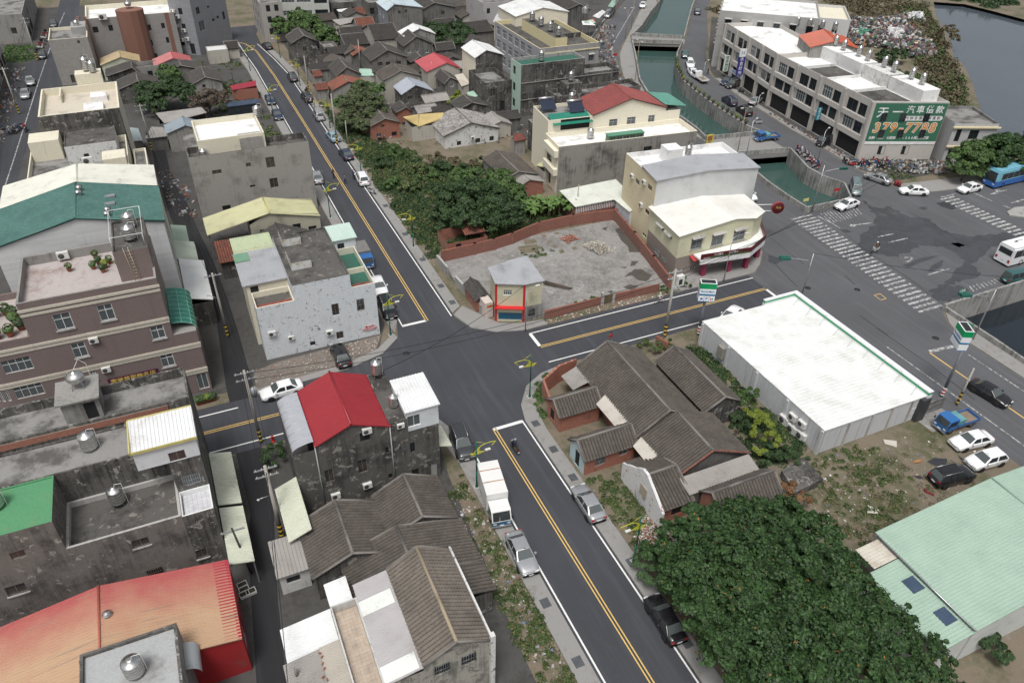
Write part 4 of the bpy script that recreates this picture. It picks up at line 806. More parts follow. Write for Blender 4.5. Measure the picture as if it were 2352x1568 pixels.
b.block(9.1,M_BLUEW,(x(8),0,x(14.5),y(87.5)),sides='SNWE',wins=Wm); b.flat(8.95,M_ROOFDARK,(x(8),0,x(14.5),y(87.5)),par=.15,tk=.2,pmat=M_ROOFDARK)
b.block(7.3,M_BLUEW,(x(14.5),0,x(17.3),y(84.6)),sides='SEN',wins=[('S',Q11(920,1185),Q11(1000,1275),'brown','px','bars')]); M_GTERR=we('green_terrace',(.03,.12,.085),(.05,.07,.06),.3,0); b.flat(6.4,M_GTERR,(x(14.5),0,x(17.3),y(84.6)),par=.9,tk=.15,pmat=we('cream_parapet',(.6,.58,.48),(.3,.28,.25),.3))
b.box('partition',x(14.5),y(79.6),6.4,x(17.2),y(79.75),7.1,M_CREAM);
for i in range(7):
    for j in range(5):
        m=MB(); m.box(x(14.62)+i*.35,.18+j*.36,6.42,x(14.62)+i*.35+.32,.18+j*.36+.33,6.46); m.obj('tile',[plx('red_terrace_tile',(.26,.07,.05),.6,0,.3)],b.root)
b.block(8.4,M_WRIB,(x(14.6),y(84.7),x(17.6),y(88)),name='shed_wall',wins=[('S',Q11(745,675),Q11(815,715),'dark')]); b.panel([(x(14.4),y(88.2),8.75),(x(17.8),y(88.2),8.75),(x(17.8),y(84.5),8.5),(x(14.4),y(84.5),8.5)],'rib',ms('mint_sheet',(.50,.62,.56),.45),'shed_roof')
b.block(9.9,we('white_hut',(.62,.62,.6),(.2,.2,.18),.4,.5,peel=(.4,.33,.2),pamt=.2),(x(8.8),y(84.6),x(11),y(87.4)),z0=8.95,name='hut_wall'); b.flat(9.9,M_ROOFDARK,(x(8.8),y(84.6),x(11),y(87.4)),name='hut_roof')
b.block(9.9,MATS['white_hut'],(x(8.7),y(78.7),x(11),y(82)),z0=8.95,name='hut_wall'); b.flat(9.9,M_ROOFDARK,(x(8.7),y(78.7),x(11),y(82)),name='hut_roof')
b.block(7.2,M_BLUEW,(0,0,x(8),y(78.6)),sides='SW'); b.flat(6.5,M_ROOFDARK,(0,0,x(8),y(78.6)),par=.7,tk=.12,pmat=M_CREAM)
for i in range(11):
    for j in range(4):
        m=MB(); m.box(.2+i*.36,.2+j*.36,6.52,.2+i*.36+.33,.2+j*.36+.33,6.56); m.obj('tile',[MATS['red_terrace_tile']],b.root)
b.block(8.2,M_CREAM,(x(3.4),y(78.6),x(8),y(87)),sides='SWN',wins=[('S',(.4,6.6),(1.3,8),'dark1','m')]); M_GREYSH=ms('grey_corrugated',(.36,.37,.39),.45)
b.panel([(x(3),y(85.8),8.55),(x(8.05),y(85.8),8.55),(x(8.05),y(78.4),8.35),(x(3),y(78.4),8.35)],'rib',M_GREYSH,'roof_sheet'); b.panel([(x(3.2),y(90.5),8.2),(x(8),y(90.5),8.2),(x(8),y(85.9),8),(x(3.2),y(85.9),8)],'rib',ms('lime_sheet',(.46,.52,.34),.5),'roof_sheet')
b.box('awning',x(3),y(83.6),8.52,x(4.7),y(85.6),8.62,plx('green_skylight',(.16,.30,.20),.4))
ac_on(b,'S',Q11(675,1480),'round fronted white air conditioner on the flaking blue wall',(x(8),0,x(14.5),y(87.5))); ac_on(b,'S',Q11(145,1490),'rusty brown caged air conditioner on the flaking blue wall',(x(8),0,x(14.5),y(87.5))); ac_on(b,'S',Q11(320,1530),'small white air conditioner low on the flaking blue wall',(x(8),0,x(14.5),y(87.5)),.8)
PEEL=b
for nm,lb,x0,y0,x1,y1,z0,z1,mt in (('lean_to','small green roofed lean-to beside the alley wall',-3.4,100.6,-1.6,105.6,3.6,4.1,ms('sage_sheet',(.33,.42,.34),.5)),('lean_to','pale ribbed lean-to roof midway along the alley',-3.4,95.3,-1,100.4,3.6,4.3,ms('pale_sage_sheet',(.48,.54,.45),.5)),('lean_to','bright white metal lean-to roof by the alley pole',-3.2,85,-.4,95,3.5,4.4,M_WSHEET)):
    b=B(nm,lb,'lean-to',WR(x0,y0,x1,y1)); b.block(z0-.15,M_CEMDK); b.panel([(0,0,z1),(0,b.d,z1),(b.w+.1,b.d,z0),(b.w+.1,0,z0)],'rib',mt,'roof_sheet')
b=B('metal_roof_house','black-stained house with bright red metal gable roof','house',WR(4.9,50.1,11.5,57.6)); M_REDROOF=ms('bright_red_sheet',(.29,.024,.032),.38,(.2,.03,.03),.05); M_SOOT=we('sooty_cement',(.10,.095,.087),(.02,.019,.018),.5,.35,peel=(.24,.225,.20),pamt=.16)
b.block(8.4,M_SOOT,gable=('y',9.75,.49),wins=[('S',Q12(945,800),Q12(1050,900),'open'),('S',Q12(930,1100),Q12(1030,1190),'brown'),('S',Q12(625,1190),Q12(725,1280),'brown'),('S',Q12(1215,1220),Q12(1255,1250),'open'),('S',Q12(1185,975),Q12(1225,1020),'open')])
b.gable(8.4,9.8,'y',M_REDROOF,'rib',over=.1,overg=.2,rp=.49,cap=M_REDROOF)
m=MB()
for i in range(8):
    a0,a1=i*math.pi/16,(i+1)*math.pi/16; X=lambda a:-.05-1.9*math.sin(a); Zz=lambda a:7.9+.75*math.cos(a)
    m.q([(X(a0),.2,Zz(a0)),(X(a1),.2,Zz(a1)),(X(a1),7.3,Zz(a1)),(X(a0),7.3,Zz(a0))],0,True)
la=m.obj('canopy',[plx('grey_polycarbonate',(.36,.37,.40),.3,0,.06)],b.root); m=MB()
for j in range(8):
    yy=.2+7.1*j/7
    for i in range(8):
        a0,a1=i*math.pi/16,(i+1)*math.pi/16; m.tube((X(a0)-.02,yy,Zz(a0)+.02),(X(a1)-.02,yy,Zz(a1)+.02),.02,n=4,caps=False)
m.obj('ribs',[M_STEEL],la); b.block(7.7,M_SOOT,(-1.95,.2,-.02,7.3),sides='SW',name='annex_wall')
b.block(8.5,M_SOOT,(6.6,0,8.3,7.4),sides='SEN',name='annex_wall'); b.flat(8.4,M_ROOFDARK,(6.6,0,8.3,7.4),name='annex_roof',par=.1)
b.block(6.9,M_SOOT,(8.3,.1,11.2,4.4),sides='SEN',name='annex_wall',wins=[('S',Q12(1380,945),Q12(1465,1010),'dark'),('S',Q12(1605,1130),Q12(1668,1262),'shutter'),('S',Q12(1405,1190),Q12(1500,1235),'open')])
b.block(9.2,M_WRIB,(8.2,.04,11.25,4.45),z0=6.9,name='white_box_wall',wins=[('S',Q12(1370,700),Q12(1515,760),'white')]); rw_(b,'cladding','E',(8.2,.04,11.25,4.45),6.95,9.2,M_WRIB); b.panel([(8.1,4.6,9.5),(11.4,4.6,9.5),(11.4,-.1,9.3),(8.1,-.1,9.3)],'rib',M_WSHEET,'white_box_roof')
b.block(6.2,M_SOOT,(8.3,4.5,11,8.2),sides='EN',name='annex_wall'); b.flat(5.4,M_ROOFDARK,(8.3,4.5,11,8.2),name='annex_roof')
b.panel([(11.25,.5,3.6),(11.25,3.6,3.6),(12.6,3.6,3.1),(12.6,.5,3.1)],'rib',M_CREAMSH,'side_awning')
for xx in (-.05,6.62,):
    m=MB(); m.tube((xx,-.08,.1),(xx,-.08,8.4),.06,n=6); m.obj('downpipe',[M_ALU],b.root)
ac_on(b,'S',Q12(1015,810),'window air conditioner in the upper opening of the sooty gable'); ac_on(b,'S',Q12(1020,1310),'flat white air conditioner low on the sooty wall'); ac_on(b,'S',Q12(730,1405),'white air conditioner lowest on the left of the sooty wall')
ac_on(b,'S',Q12(1325,765),'small air conditioner beside the window of the white rooftop box',(8.2,.04,11.25,4.45),.8)
tank('tall stainless tank behind the red metal roof at the junction',12.4,57,8.4,h=1.25,r=.5,leg=.5); tank('smaller stainless tank beside the white rooftop box',12.6,52.3,8.4,h=1.1,r=.42,leg=.1)
REDH=b
b=B('lane_awning','long cream corrugated lean-to roof under the grey canopy','awning',WR(.9,44.8,2.9,51.4)); b.panel([(2,0,4.3),(2,6.4,4.3),(0,6.4,3.5),(0,0,3.5)],'rib',M_CREAMSH,'sheet')
for yy in (.1,6.2): b.box('post',.1,yy,0,.2,yy+.1,3.5,M_STEEL)
b.block(3.6,M_CEMDK,(.9,0.1,2,6.3))
def th_(label,x0,y0,x1,y1,ze,zr,axis='y',mat=None,wall=None,indiv=0,name='tile_roof_house',wins=(),over=.3,rp=.5,verge=True,overg=.2,ang=0):
    b=B(name,label,'house',WR(x0,y0,x1,y1,ang)); b.block(ze,wall or M_CEMDK,gable=(axis,zr,rp),wins=wins); b.gable(ze,zr+.05,axis,mat or T_GREY,'tile',over=over,overg=overg,indiv=indiv,rp=rp,cap=M_RIDGE,verge=M_RIDGE if verge else None); return b
M_RIDGE=we('ridge_mortar',(.19,.175,.16),(.07,.065,.06),.45,0)
th_('dark tiled roof left of the valley under the sooty wall',2.2,40.9,8.5,46.6,3.2,4.55,indiv=(150,150)); th_('dark tiled roof next to the white box truck',8.9,42.3,14.5,47.2,3.2,4.55,indiv=(150,150))
b=th_('low dark tiled roof between the truck and the brown tiled foreground roof',4.6,37.4,14.8,41.9,2.9,4.45,rp=.47,indiv=(150,150)); b.panel([(10.2,-.2,2.95),(8,-.2,3.4),(8,-3.2,3.4),(10.4,-3.2,2.85)][:0] or [(7.7,-3.2,3.55),(7.7,-.1,3.55),(10.5,-.1,2.8),(10.5,-3.2,2.8)],'tile',T_GREY,'roof_slope'); b.block(2.75,M_CEMDK,(7.8,-3.1,10.2,-.02),sides='SE')
b=B('corrugated_hut','tiny whitewashed hut with grey corrugated roof beside the lane','house',WR(-.5,42.6,1.9,45.6)); b.block(2.5,we('old_whitewash',(.55,.55,.53),(.2,.19,.18),.4,.4),wins=[('S',(.5,1.2),(1.6,1.9),'dark','m')]); M_ASB=ms('asbestos_sheet',(.30,.285,.265),.9,(.12,.11,.10),.4)
b.panel([(-.2,3.2,3.2),(2.5,3.2,3.2),(2.5,-.3,2.55),(-.2,-.3,2.55)],'rib',M_ASB,'roof_sheet')
b=B('tile_roof_house','brown tiled gable roof house at the bottom edge beside the road','house',WR(7.2,28.4,12.1,36.9)); x=lambda v:v-7.2; y=lambda v:v-28.4
b.block(6.2,{'*':we('mouldy_wall',(.36,.345,.30),(.05,.05,.045),.5,.4,peel=(.17,.16,.14),pamt=.2)},gable=('y',7.55,.49),wins=[('S',Q13(1635,1425),Q13(1785,1450),'dark','px','bars'),('S',Q13(1885,1330),Q13(2025,1360),'dark','px','bars')]); b.gable(6.2,7.6,'y',T_BROWN,'tile',over=.05,overg=.1,rp=.49,indiv=(150,150),cap=we('tan_ridge',(.33,.27,.19),(.15,.12,.09),.4,0),verge=M_RIDGE)
b.box('pilaster',b.w-.05,-.3,0,b.w+.3,.1,6.9,M_PEELW); b.box('eave_wall',b.w+.05,.1,5.6,b.w+.2,8.5,6.5,M_PEELW)
b.block(5.6,MATS['mouldy_wall'],(x(4.5),0,x(7.2),y(36.9)),sides='SNW',name='annex_wall'); b.panel([(x(7.2),y(37),6.15),(x(7.2),-.1,6.15),(x(4.45),-.1,5.7),(x(4.45),y(37),5.7)],'rib',ms('lilac_grey_asbestos',(.40,.385,.385),.9,(.28,.26,.22),.3),'roof_sheet',rib=.18,ribh=.03)
for y0,y1 in ((0,1.3),(5.6,6.9)): b.panel([(x(6.9),y1,6.17),(x(6.9),y0,6.17),(x(4.45),y0,5.77),(x(4.45),y1,5.77)],'flat',ms('white_skylight',(.70,.72,.68),.4),'skylight_sheet',th=.02)
b.block(5.1,MATS['mouldy_wall'],(x(2.5),0,x(4.5),y(36.3)),sides='SNW',name='terrace_wall'); b.flat(4.4,plx('tan_grout',(.28,.235,.19),.9),(x(2.5),0,x(4.5),y(36.3)),par=.7,tk=.12,pmat=MATS['old_whitewash'],name='terrace')
for i in range(6):
    for j in range(24):
        m=MB(); m.box(x(2.68)+i*.29,.2+j*.31,4.4,x(2.68)+i*.29+.275,.2+j*.31+.295,4.415); m.obj('tile',[plx('tan_terrace_tile',(.42,.345,.275),.7,0,.15)],b.root)
FG=b
b=B('lean_to','white corrugated metal roof wrapped around the tan terrace','lean-to',WR(-1.3,33.9,4.3,39.2)); b.block(3.6,M_CEMDK,(.2,.4,3.8,2.9)); b.panel([(3.85,0,4.15),(3.85,2.9,4.15),(0,2.9,3.7),(0,0,3.7)],'rib',M_WSHEET,'roof_sheet'); b.panel([(5.6,2.9,4.2),(5.6,5.3,4.2),(3.85,5.3,4),(3.85,2.9,4)],'rib',M_WSHEET,'roof_sheet')
b=B('lean_to','grey asbestos sheet roof with stub chimney at the bottom edge','lean-to',WR(-1.6,26.5,2.4,33.7)); b.block(3.7,M_CEMDK); b.panel([(2.6,0,4.5),(2.6,7.1,4.5),(0,7.1,4.1),(0,0,4.1)],'rib',M_ASB,'roof_sheet',rib=.18); b.panel([(4.1,0,4.75),(4.1,7.1,4.75),(2.6,7.1,4.62),(2.6,0,4.62)],'rib',ms('beige_asbestos',(.40,.37,.32),.9,(.2,.18,.15),.4),'roof_sheet',rib=.18)
m=MB(); m.tube((.75,5.9,4),(.75,5.9,5.1),.12,n=10); m.obj('chimney',[M_CEM],b.root)
for k in range(16):
    m=MB(); m.box(-.1,-.05,0,.1,.05,.09); o=m.obj('brick',[bm_('loose_brick')],b.root); o.location=(2.55+random.uniform(-.2,.2),.3+k*.42+random.uniform(-.2,.2),4.66); o.rotation_euler=(0,0,random.uniform(0,3))
# ================================================================== houses, right half near
M_BRK2=bm_('red_brick_wall',(.33,.095,.05),(.22,.06,.035)); M_BRK3=bm_('garden_wall_brick',(.26,.085,.055),(.18,.06,.04),(.22,.19,.17),.25)
b=th_('long main roof of the tiled farmstead, taller ridge',34.9,45.1,42.4,57.2,2.8,4.95,indiv=(300,0),rp=.46,wall=M_BRK2,over=.35);
b=th_('second step of the tiled farmstead roof with red edge tiles',35.4,38.9,43.6,45,2.7,4.7,indiv=(300,0),rp=.45,wall=we('grey_boards',(.14,.13,.12),(.05,.05,.05),.4,.3),over=.35,verge=False)
for yy in (-.15,):
    for k in range(13):
        for sgn in (0,1):
            m=MB(); m.box(-.13,-.08,0,.13,.08,.09); o=m.obj('edge_tile',[T_RED],b.root); f=(k+.5)/13; xr=b.w*.45
            xx=(xr*f) if sgn==0 else (b.w-(b.w-xr)*f); zz=2.7+f*2.0+.12; o.location=(xx,yy,zz); o.rotation_euler=(0,(-math.atan2(2,xr) if sgn==0 else math.atan2(2,b.w-xr)),random.uniform(-.2,.2))
th_('small brick wing with tiled roof beside the lamp corner',29.5,51.1,34.2,53.9,2.35,3.4,'x',wall=M_BRK2,indiv=(150,100),over=.25,wins=[('W',(.6,.4),(1.5,1.8),'open','m')])
th_('brick wing with pale blue gable end beside the pavement',28.9,44.7,34.6,47.6,2.3,3.45,'x',wall={'W':we('pale_blue_gable',(.42,.55,.58),(.25,.28,.28),.3,.4,peel=(.5,.45,.4),pamt=.2),'*':M_BRK2},indiv=(200,100),over=.25,wins=[('S',Q22(770,1065),Q22(855,1120),'grey','px','bars'),('S',Q22(985,1000),Q22(1060,1030),'grey'),('W',(1,.05),(1.9,2),'door','m')])
b=th_('tiled wing half collapsed behind a white ruined gable',32.5,36.5,35.5,42.6,2.2,3.5,'x',wall=M_BRK2,indiv=(200,60),over=.3,wins=[('S',(1,.7),(2.2,1.7),'open','m')])
m=MB(); prof=[(36,0),(36,2.1),(36.8,2.7),(37.6,3.3),(38.4,3.8),(39,4.25),(39.7,4.3),(40.3,3.9),(41,3.3),(41.7,2.9),(42.4,2.4),(42.9,2.2),(42.9,0)]
rp=[(p[0],p[1]) for p in prof]; c0=len(m.v)
for xx in (32.05,32.32): m.v+=[(xx,p[0],p[1]) for p in rp]
n=len(rp); m.f+=[tuple(range(n)),tuple(range(2*n-1,n-1,-1))]+[(k,(k+1)%n+0,(k+1)%n+n,k+n) for k in range(n)]; m.mi+=[0]*(n+2); m.sm+=[False]*(n+2)
rw=thing('ruined_wall','white ruined gable wall with broken brick edge','wall'); m.obj('wall',[we('white_ruin',(.66,.66,.65),(.35,.38,.42),.3,.4,peel=(.30,.13,.09),pamt=.12)],rw)
m=MB(); m.box(32,38.6,1.3,32.06,39.7,2.6); m.obj('window',[plx('boarded_window',(.40,.34,.27),.8)],rw)
th_('narrow back roof of the farmstead beside the white store',43.4,45.5,47.7,54.6,2.8,4,'y',indiv=(200,0),over=.25)
b=B('lean_to','grey corrugated lean-to joining the farmstead roofs','lean-to',WR(35.4,36.7,43.2,38.5)); b.block(2.5,M_CEMDK); b.panel([(-.1,1.75,3.05),(7.9,1.75,3.05),(7.9,-.1,2.6),(-.1,-.1,2.6)],'rib',M_ASB,'roof_sheet',rib=.2)
th_('low tiled house half hidden by the big tree',36.6,33.7,43.2,36.5,2.7,3.9,'x',indiv=(200,0),wall=M_BRK2,over=.3)
for lb,q,zt in (('pale corrugated sheet bridging the upper courtyard',[(35,51.6),(35.1,47.2),(33.7,46.9),(33.6,51)],2.95),('pale corrugated sheet over the lower courtyard gap',[(35.2,44.8),(35.4,42),(34,41.8),(34,44.3)],2.75),('grey asbestos sheet by the broken brick wall',[(34.6,57.3),(34.7,54.4),(32.6,54.2),(32.5,56.8)],2.7)):
    b=B('awning_sheet',lb,'awning',(0,0,1,1,0)); b.panel([(*q[0],zt),(*q[1],zt),(*q[2],zt-.35),(*q[3],zt-.35)],'rib',ms('bone_sheet',(.50,.47,.42),.7,(.25,.2,.15),.4) if 'pale' in lb else M_ASB,'sheet',th=.03,rib=.2)
def gw_(name,label,pts,h,th,mat,posts=0,cap=None,side=1):
    r=thing(name,label,'wall'); P=[np.array(p,float) for p in pts]
    for i,(a,c) in enumerate(zip(P[:-1],P[1:])):
        d=(c-a); L=np.linalg.norm(d); d/=L; n=np.array([-d[1],d[0]])*th*side; hh=h[i:i+2] if isinstance(h,list) else [h,h]
        m=MB(); m.prism([tuple(a),tuple(c),tuple(c+n),tuple(a+n)],-.02,[hh[0],hh[1],hh[1],hh[0]] if side>0 else hh[0],0); m.obj('wall_section',[mat],r)
        if posts:
            k=max(1,int(L/posts))
            for j in range(k+1):
                p=a+d*L*j/k+n*.5; z=hh[0]+(hh[1]-hh[0])*j/k; m=MB(); m.box(p[0]-.2,p[1]-.2,0,p[0]+.2,p[1]+.2,z+.08); m.obj('pier',[mat],r)
        if cap:
            m=MB(); q=n*.6; m.prism([tuple(a-q*.3),tuple(c-q*.3),tuple(c+n+q*.3),tuple(a+n+q*.3)],hh[0]-.002,hh[0]+.07,0); m.obj('coping',[cap],r)
    return r
gw_('brick_wall','broken red brick wall fragment at the farmstead corner',[(30.4,54.4),(30.7,57.2),(33.2,58.4),(35.6,58.9)],[1.1,2.1,2.4,2.2],.25,M_BRK2)
gw_('brick_wall','short brick wall beside the store yard shrubs',[(47.9,58.6),(47.4,60.4)],1.3,.22,M_BRK2)
gw_('block_wall','grey cement block wall of the vacant lot beside the pavement',[(29.3,88.3),(29.5,84.7)],1.3,.22,M_GREYW,cap=M_SILL); gw_('block_wall','longer grey cement wall of the lot running down to the kiosk',[(29.7,82.2),(30.3,74.2)],1.3,.22,M_GREYW,cap=M_SILL)
gw_('brick_wall','long red brick wall behind the vacant lot',[(30.3,88.4),(35.2,88.6),(38.2,88.8),(41.4,89.4),(46.5,91),(52.3,91.2),(59.3,90.3)],1.75,.25,M_BRK3,posts=3)
gw_('brick_wall','red brick wall between the lot and the yellow corner shop',[(59.2,90.1),(58.2,83),(57,76),(56,70.4)],1.75,.25,M_BRK3,posts=3,side=-1)
gw_('brick_wall','low red brick wall along the street left of the lot gate',[(37.3,70.3),(45.4,70.4)],1.15,.22,M_BRK3); gw_('brick_wall','low red brick wall along the street right of the lot gate',[(47.4,70.4),(54.2,70.2)],1.15,.22,M_BRK3)
g=thing('lot_gate','rusty sheet gate between two cement posts of the lot','gate')
for xx in (45.55,47.2):
    m=MB(); m.box(xx-.18,70.2,0,xx+.18,70.56,1.85); m.obj('post',[M_SILL],g)
m=MB(); m.box(45.75,70.34,.05,47.02,70.4,1.35); m.obj('panel',[plx('rusty_brown_sheet',(.12,.09,.055),.8,0,.4)],g)
g=thing('lot_gate','steel bar gate in the grey block wall','gate');
for i in range(13):
    m=MB(); m.tube((29.6+.012*i,82.3+i*.19,.1),(29.6+.012*i,82.3+i*.19,1.15),.02,n=5); m.obj('bar',[M_STEEL],g)
for z in (.2,1.1):
    m=MB(); m.tube((29.6,82.25,z),(29.75,84.65,z),.03,n=5); m.obj('rail',[M_STEEL],g)
b=B('corner_house','narrow beige metal-clad house with red pillars and blue shutter','house',(31.4,70.7,5.8,5.4,0)); P=[(0,1.6),(3.1,.1),(5.5,0),(5.8,5.3),(.4,4.4)]; M_CLAD=ms('pale_yellow_cladding',(.55,.53,.38),.5)
b.block(5.6,M_CLAD,P,wins=[(0,Q21(-80,1095),Q21(0,1145),'white8')],name='wall',z0=2.2); b.block(2.2,{0:M_CLAD,1:M_CEM,'*':M_CEM},P,wins=[(0,Q11(2225,1300),Q21(95,1375),'shutter'),(1,Q21(150,1270),Q21(212,1330),'dark','px','bars')],name='base_wall')
for q in P[:2]:
    m=MB(); m.box(q[0]-.12,q[1]-.14,0,q[0]+.08,q[1]+.06,5.6); m.obj('pillar',[plx('signal_red',(.55,.015,.02),.45,0,.05)],b.root)
m=MB(); m.prism([P[0],P[1],(P[1][0]-.2,P[1][1]-.7),(P[0][0]-.5,P[0][1]-.5)],2.25,2.33); m.obj('awning',[MATS['signal_red']],b.root)
b.panel([(.2,4.7,6),(3.1,5.2,6),(3.1,-.2,5.65),(-.2,1.4,5.65)],'rib',M_GREYSH,'roof_sheet'); b.panel([(3.1,5.4,5.95),(6,5.6,5.95),(5.7,-.2,5.6),(3.1,-.1,5.6)],'rib',M_GREYSH,'roof_sheet')
sh=[o for o in b.root.children if o.name.startswith('door')]
for o in sh:
    for c in o.children: c.data=c.data.copy(); c.data.materials.clear(); c.data.materials.append(plx('blue_shutter',(.02,.11,.19),.4,0,.06))
b=B('brick_outhouse','little brick outhouse with dark tiled roof behind the kiosk house','outhouse',WR(29.9,75,31.6,79)); b.block(1.9,M_BRK2,gable=('y',2.5)); b.gable(1.9,2.55,'y',T_DARK,'tile',over=.2)
m=MB(); m.box(30.3,73.2,.1,31.4,74.9,2.3); tag(m.obj('poster_wall',[we('pinkish_wall',(.58,.50,.45),(.3,.26,.24),.3)]),'pale pink wall stub with posters beside the kiosk house','wall')
M_STOREW=we('grimy_white_panel',(.52,.53,.54),(.14,.14,.13),.30,.85); M_STORER=ms('white_store_roof',(.74,.75,.73),.5,(.5,.49,.45),.45)
b=B('store','long white flat-roofed convenience store with green striped fascia','store',WR(52.2,38,66,58.4));
b.block(3.15,{'E':G_GREY,'*':M_STOREW}); b.panel([(0,20.5,3.3),(0,-.1,3.3),(13.9,-.1,3.2),(13.9,20.5,3.2)],'rib',M_STORER,'roof_sheet',rib=.45,ribh=.03,th=.12)
for yy in (.05,5.2,10.2,15.2,20.2): b.box('pilaster',-.14,yy-.18,0,-.002,yy+.18,3.1,M_STOREW)
for xx in (.1,3.4,6.6,9.4,12.2): b.box('pilaster',xx-.12,-.12,0,xx+.12,-.002,3.1,we('streaked_post',(.42,.40,.37),(.1,.09,.08),.5,.9))
b.box('corner_pillar',13.2,-.5,0,14.4,.3,3,plx('charcoal_panel',(.045,.047,.05),.5))
M_FW=plx('fascia_white',(.72,.74,.75),.35,0,.04); M_FG=plx('fascia_green',(.0,.27,.09),.35,0,.04); M_FB=plx('fascia_blue',(.02,.20,.42),.35,0,.04)
def fascia(b,x0,y0,x1,y1,z0=2.75,z1=3.85):
    h=z1-z0; b.box('fascia',x0,y0,z0+.14*h,x1,y1,z0+.62*h,M_FW); b.box('fascia_green_band',x0-.002,y0-.002,z0+.62*h,x1+.002,y1+.002,z0+.86*h,M_FG); b.box('fascia_cap',x0-.01,y0-.01,z0+.86*h,x1+.01,y1+.01,z1,M_FW); b.box('fascia_blue_band',x0-.002,y0-.002,z0,x1+.002,y1+.002,z0+.14*h,M_FB)
fascia(b,13.9,-.3,14.5,20.9); fascia(b,9.3,20.55,13.85,20.9)
b.box('electric_box',-.45,15.6,1.1,-.02,16.6,2.6,plx('putty_box',(.26,.25,.21),.6))
for px,lb,sc in (((165,715),'tall twin-fan air conditioner leftmost on the store wall',1.5),((240,690),'two-fan air conditioner high on the store side wall',1.2),((240,800),'tall air conditioner in the middle of the store side wall',1.5),((325,755),'single-fan air conditioner near the store corner',1.2),((320,860),'lowest air conditioner by the store corner shrubs',1.4)):
    ac_on(b,'W',Q32(*px),lb,None,sc)
for i in range(9):
    m=MB(); m.tube((13.9,1.2+i*2.3,3.9),(12.4,.6+i*2.3,3.3),.02,n=4); m.obj('stay_rod',[M_STEEL],b.root)
f=thing('sheet_fence','grey sheet panel fence with rails beside the store corner','fence'); A=np.array(G(Q32(1250,735))[:2]); C=np.array(G(Q32(1592,612))[:2]); d=(C-A)/np.linalg.norm(C-A); L=np.linalg.norm(C-A)
for i in range(10):
    p=A+d*L*i/10; q=A+d*(L*(i+1)/10-.03); m=MB(); n=np.array([-d[1],d[0]])*.02*(1 if i%2 else 1.6); m.prism([tuple(p-n),tuple(q-n),tuple(q+n),tuple(p+n)],.08,1.75); m.obj('panel',[plx('rusty_grey_panel',(.20,.19,.185),.7,0,.35)],f)
for z in (.25,1,1.7):
    m=MB(); n=np.array([-d[1],d[0]])*-.06; m.tube((*(A+n),z),(*(C+n),z),.04,n=5); m.obj('rail',[M_STEEL],f)
M_MINT=ms('mint_green_sheet',(.34,.46,.375),.45,(.25,.36,.28),.1)
b=B('metal_shed','large mint green metal roof warehouse at the right edge','warehouse',WR(46.4,15.8,74,25.6)); b.block(4.2,ms('white_ribbed_wall',(.55,.57,.55),.5),gable=('y',5.2,.48)); rw_(b,'cladding','S',(0,0,b.w,b.d),.05,4.2,MATS['white_ribbed_wall'],.25)
b.gable(4.35,5.3,'y',M_MINT,'rib',over=.2,overg=.15,rp=.48); m=MB(); m.tube((-.25,-.1,4.3),(-.25,9.9,4.3),.07,n=6); m.obj('gutter',[M_STEEL],b.root)
b.block(3.4,MATS['white_ribbed_wall'],(-3.6,.1,-.05,7.2),sides='SNW'); b.panel([(-.1,7.3,4),(-.1,-.1,4),(-3.8,-.1,3.6),(-3.8,7.3,3.6)],'rib',M_MINT,'lower_roof'); b.panel([(-.1,9.5,3.95),(-.1,7.4,3.95),(-2.6,7.4,3.75),(-2.6,9.5,3.75)],'rib',ms('rusty_white_sheet',(.55,.52,.45),.6,(.25,.15,.07),.6),'rusty_sheet',th=.03)
for yy in (1.2,4.3): b.panel([(-.45,yy+1.3,4.02),(-.45,yy,4.02),(-1.6,yy,3.9),(-1.6,yy+1.3,3.9)],'flat',plx('blue_skylight',(.05,.075,.12),.25),'skylight',th=.03)
M_SHOPY=ms('lemon_cladding',(.63,.62,.44),.5,(.35,.28,.18),.25); M_SHOPT=tw_('taupe_tile',(.26,.215,.19),(.30,.26,.24),.1,.06); M_CREAMY=we('yellow_cream_render',(.66,.58,.40),(.30,.26,.2),.25,.4)
b=B('corner_shop','lemon yellow clad corner shop with white roof and red fascia','shop',(57.9,72.4,16,8.6,rad(1.5))); P=[(0,0),(12.6,0),(15.1,1.2),(16.2,7.6),(10,8.6),(1.2,8.5)]
b.block(6.5,M_SHOPY,P,z0=3.1,wins=[(0,Q21(1655,625),Q21(1740,705),'alu4','px','hood','sill'),(0,Q21(1845,590),Q21(1930,670),'alu4','px','hood','sill'),(0,Q21(2045,550),Q21(2130,625),'alu4','px','hood','sill'),(5,Q21(1345,480),Q21(1392,565),'alu4','px','hood'),(5,Q21(1420,560),Q21(1465,640),'alu4','px','hood'),(5,Q21(1482,605),Q21(1512,640),'alu','px','hood')],name='upper_wall')
b.block(3.1,M_SHOPT,P,wins=[(0,Q21(1640,885),Q21(1675,912),'white'),(0,(4.2,.1),(6.4,2.6),'shutter','m'),(0,(7,.1),(9.2,2.6),'shutter','m'),(0,(9.8,.1),(12.2,2.6),'shutter','m'),(1,(.3,.1),(2.3,2.6),'shutter','m'),(5,Q21(1305,690),Q21(1348,790),'white8','px','bars'),(5,Q21(1368,770),Q21(1412,850),'white8','px','bars')],name='lower_wall')
M_IVROOF=ms('ivory_roof',(.74,.73,.68),.5,(.55,.52,.46),.1)
b.panel([(9,8.9,7.25),(9,-.2,7.25),(-.25,-.2,6.55),(.9,8.9,6.55)],'rib',M_IVROOF,'roof_slope',rib=.4,ribh=.025); b.panel([(9,-.2,7.25),(9,8.9,7.25),(16.4,8,6.55),(15.3,1,6.55)],'rib',M_IVROOF,'roof_slope',rib=.4,ribh=.025)
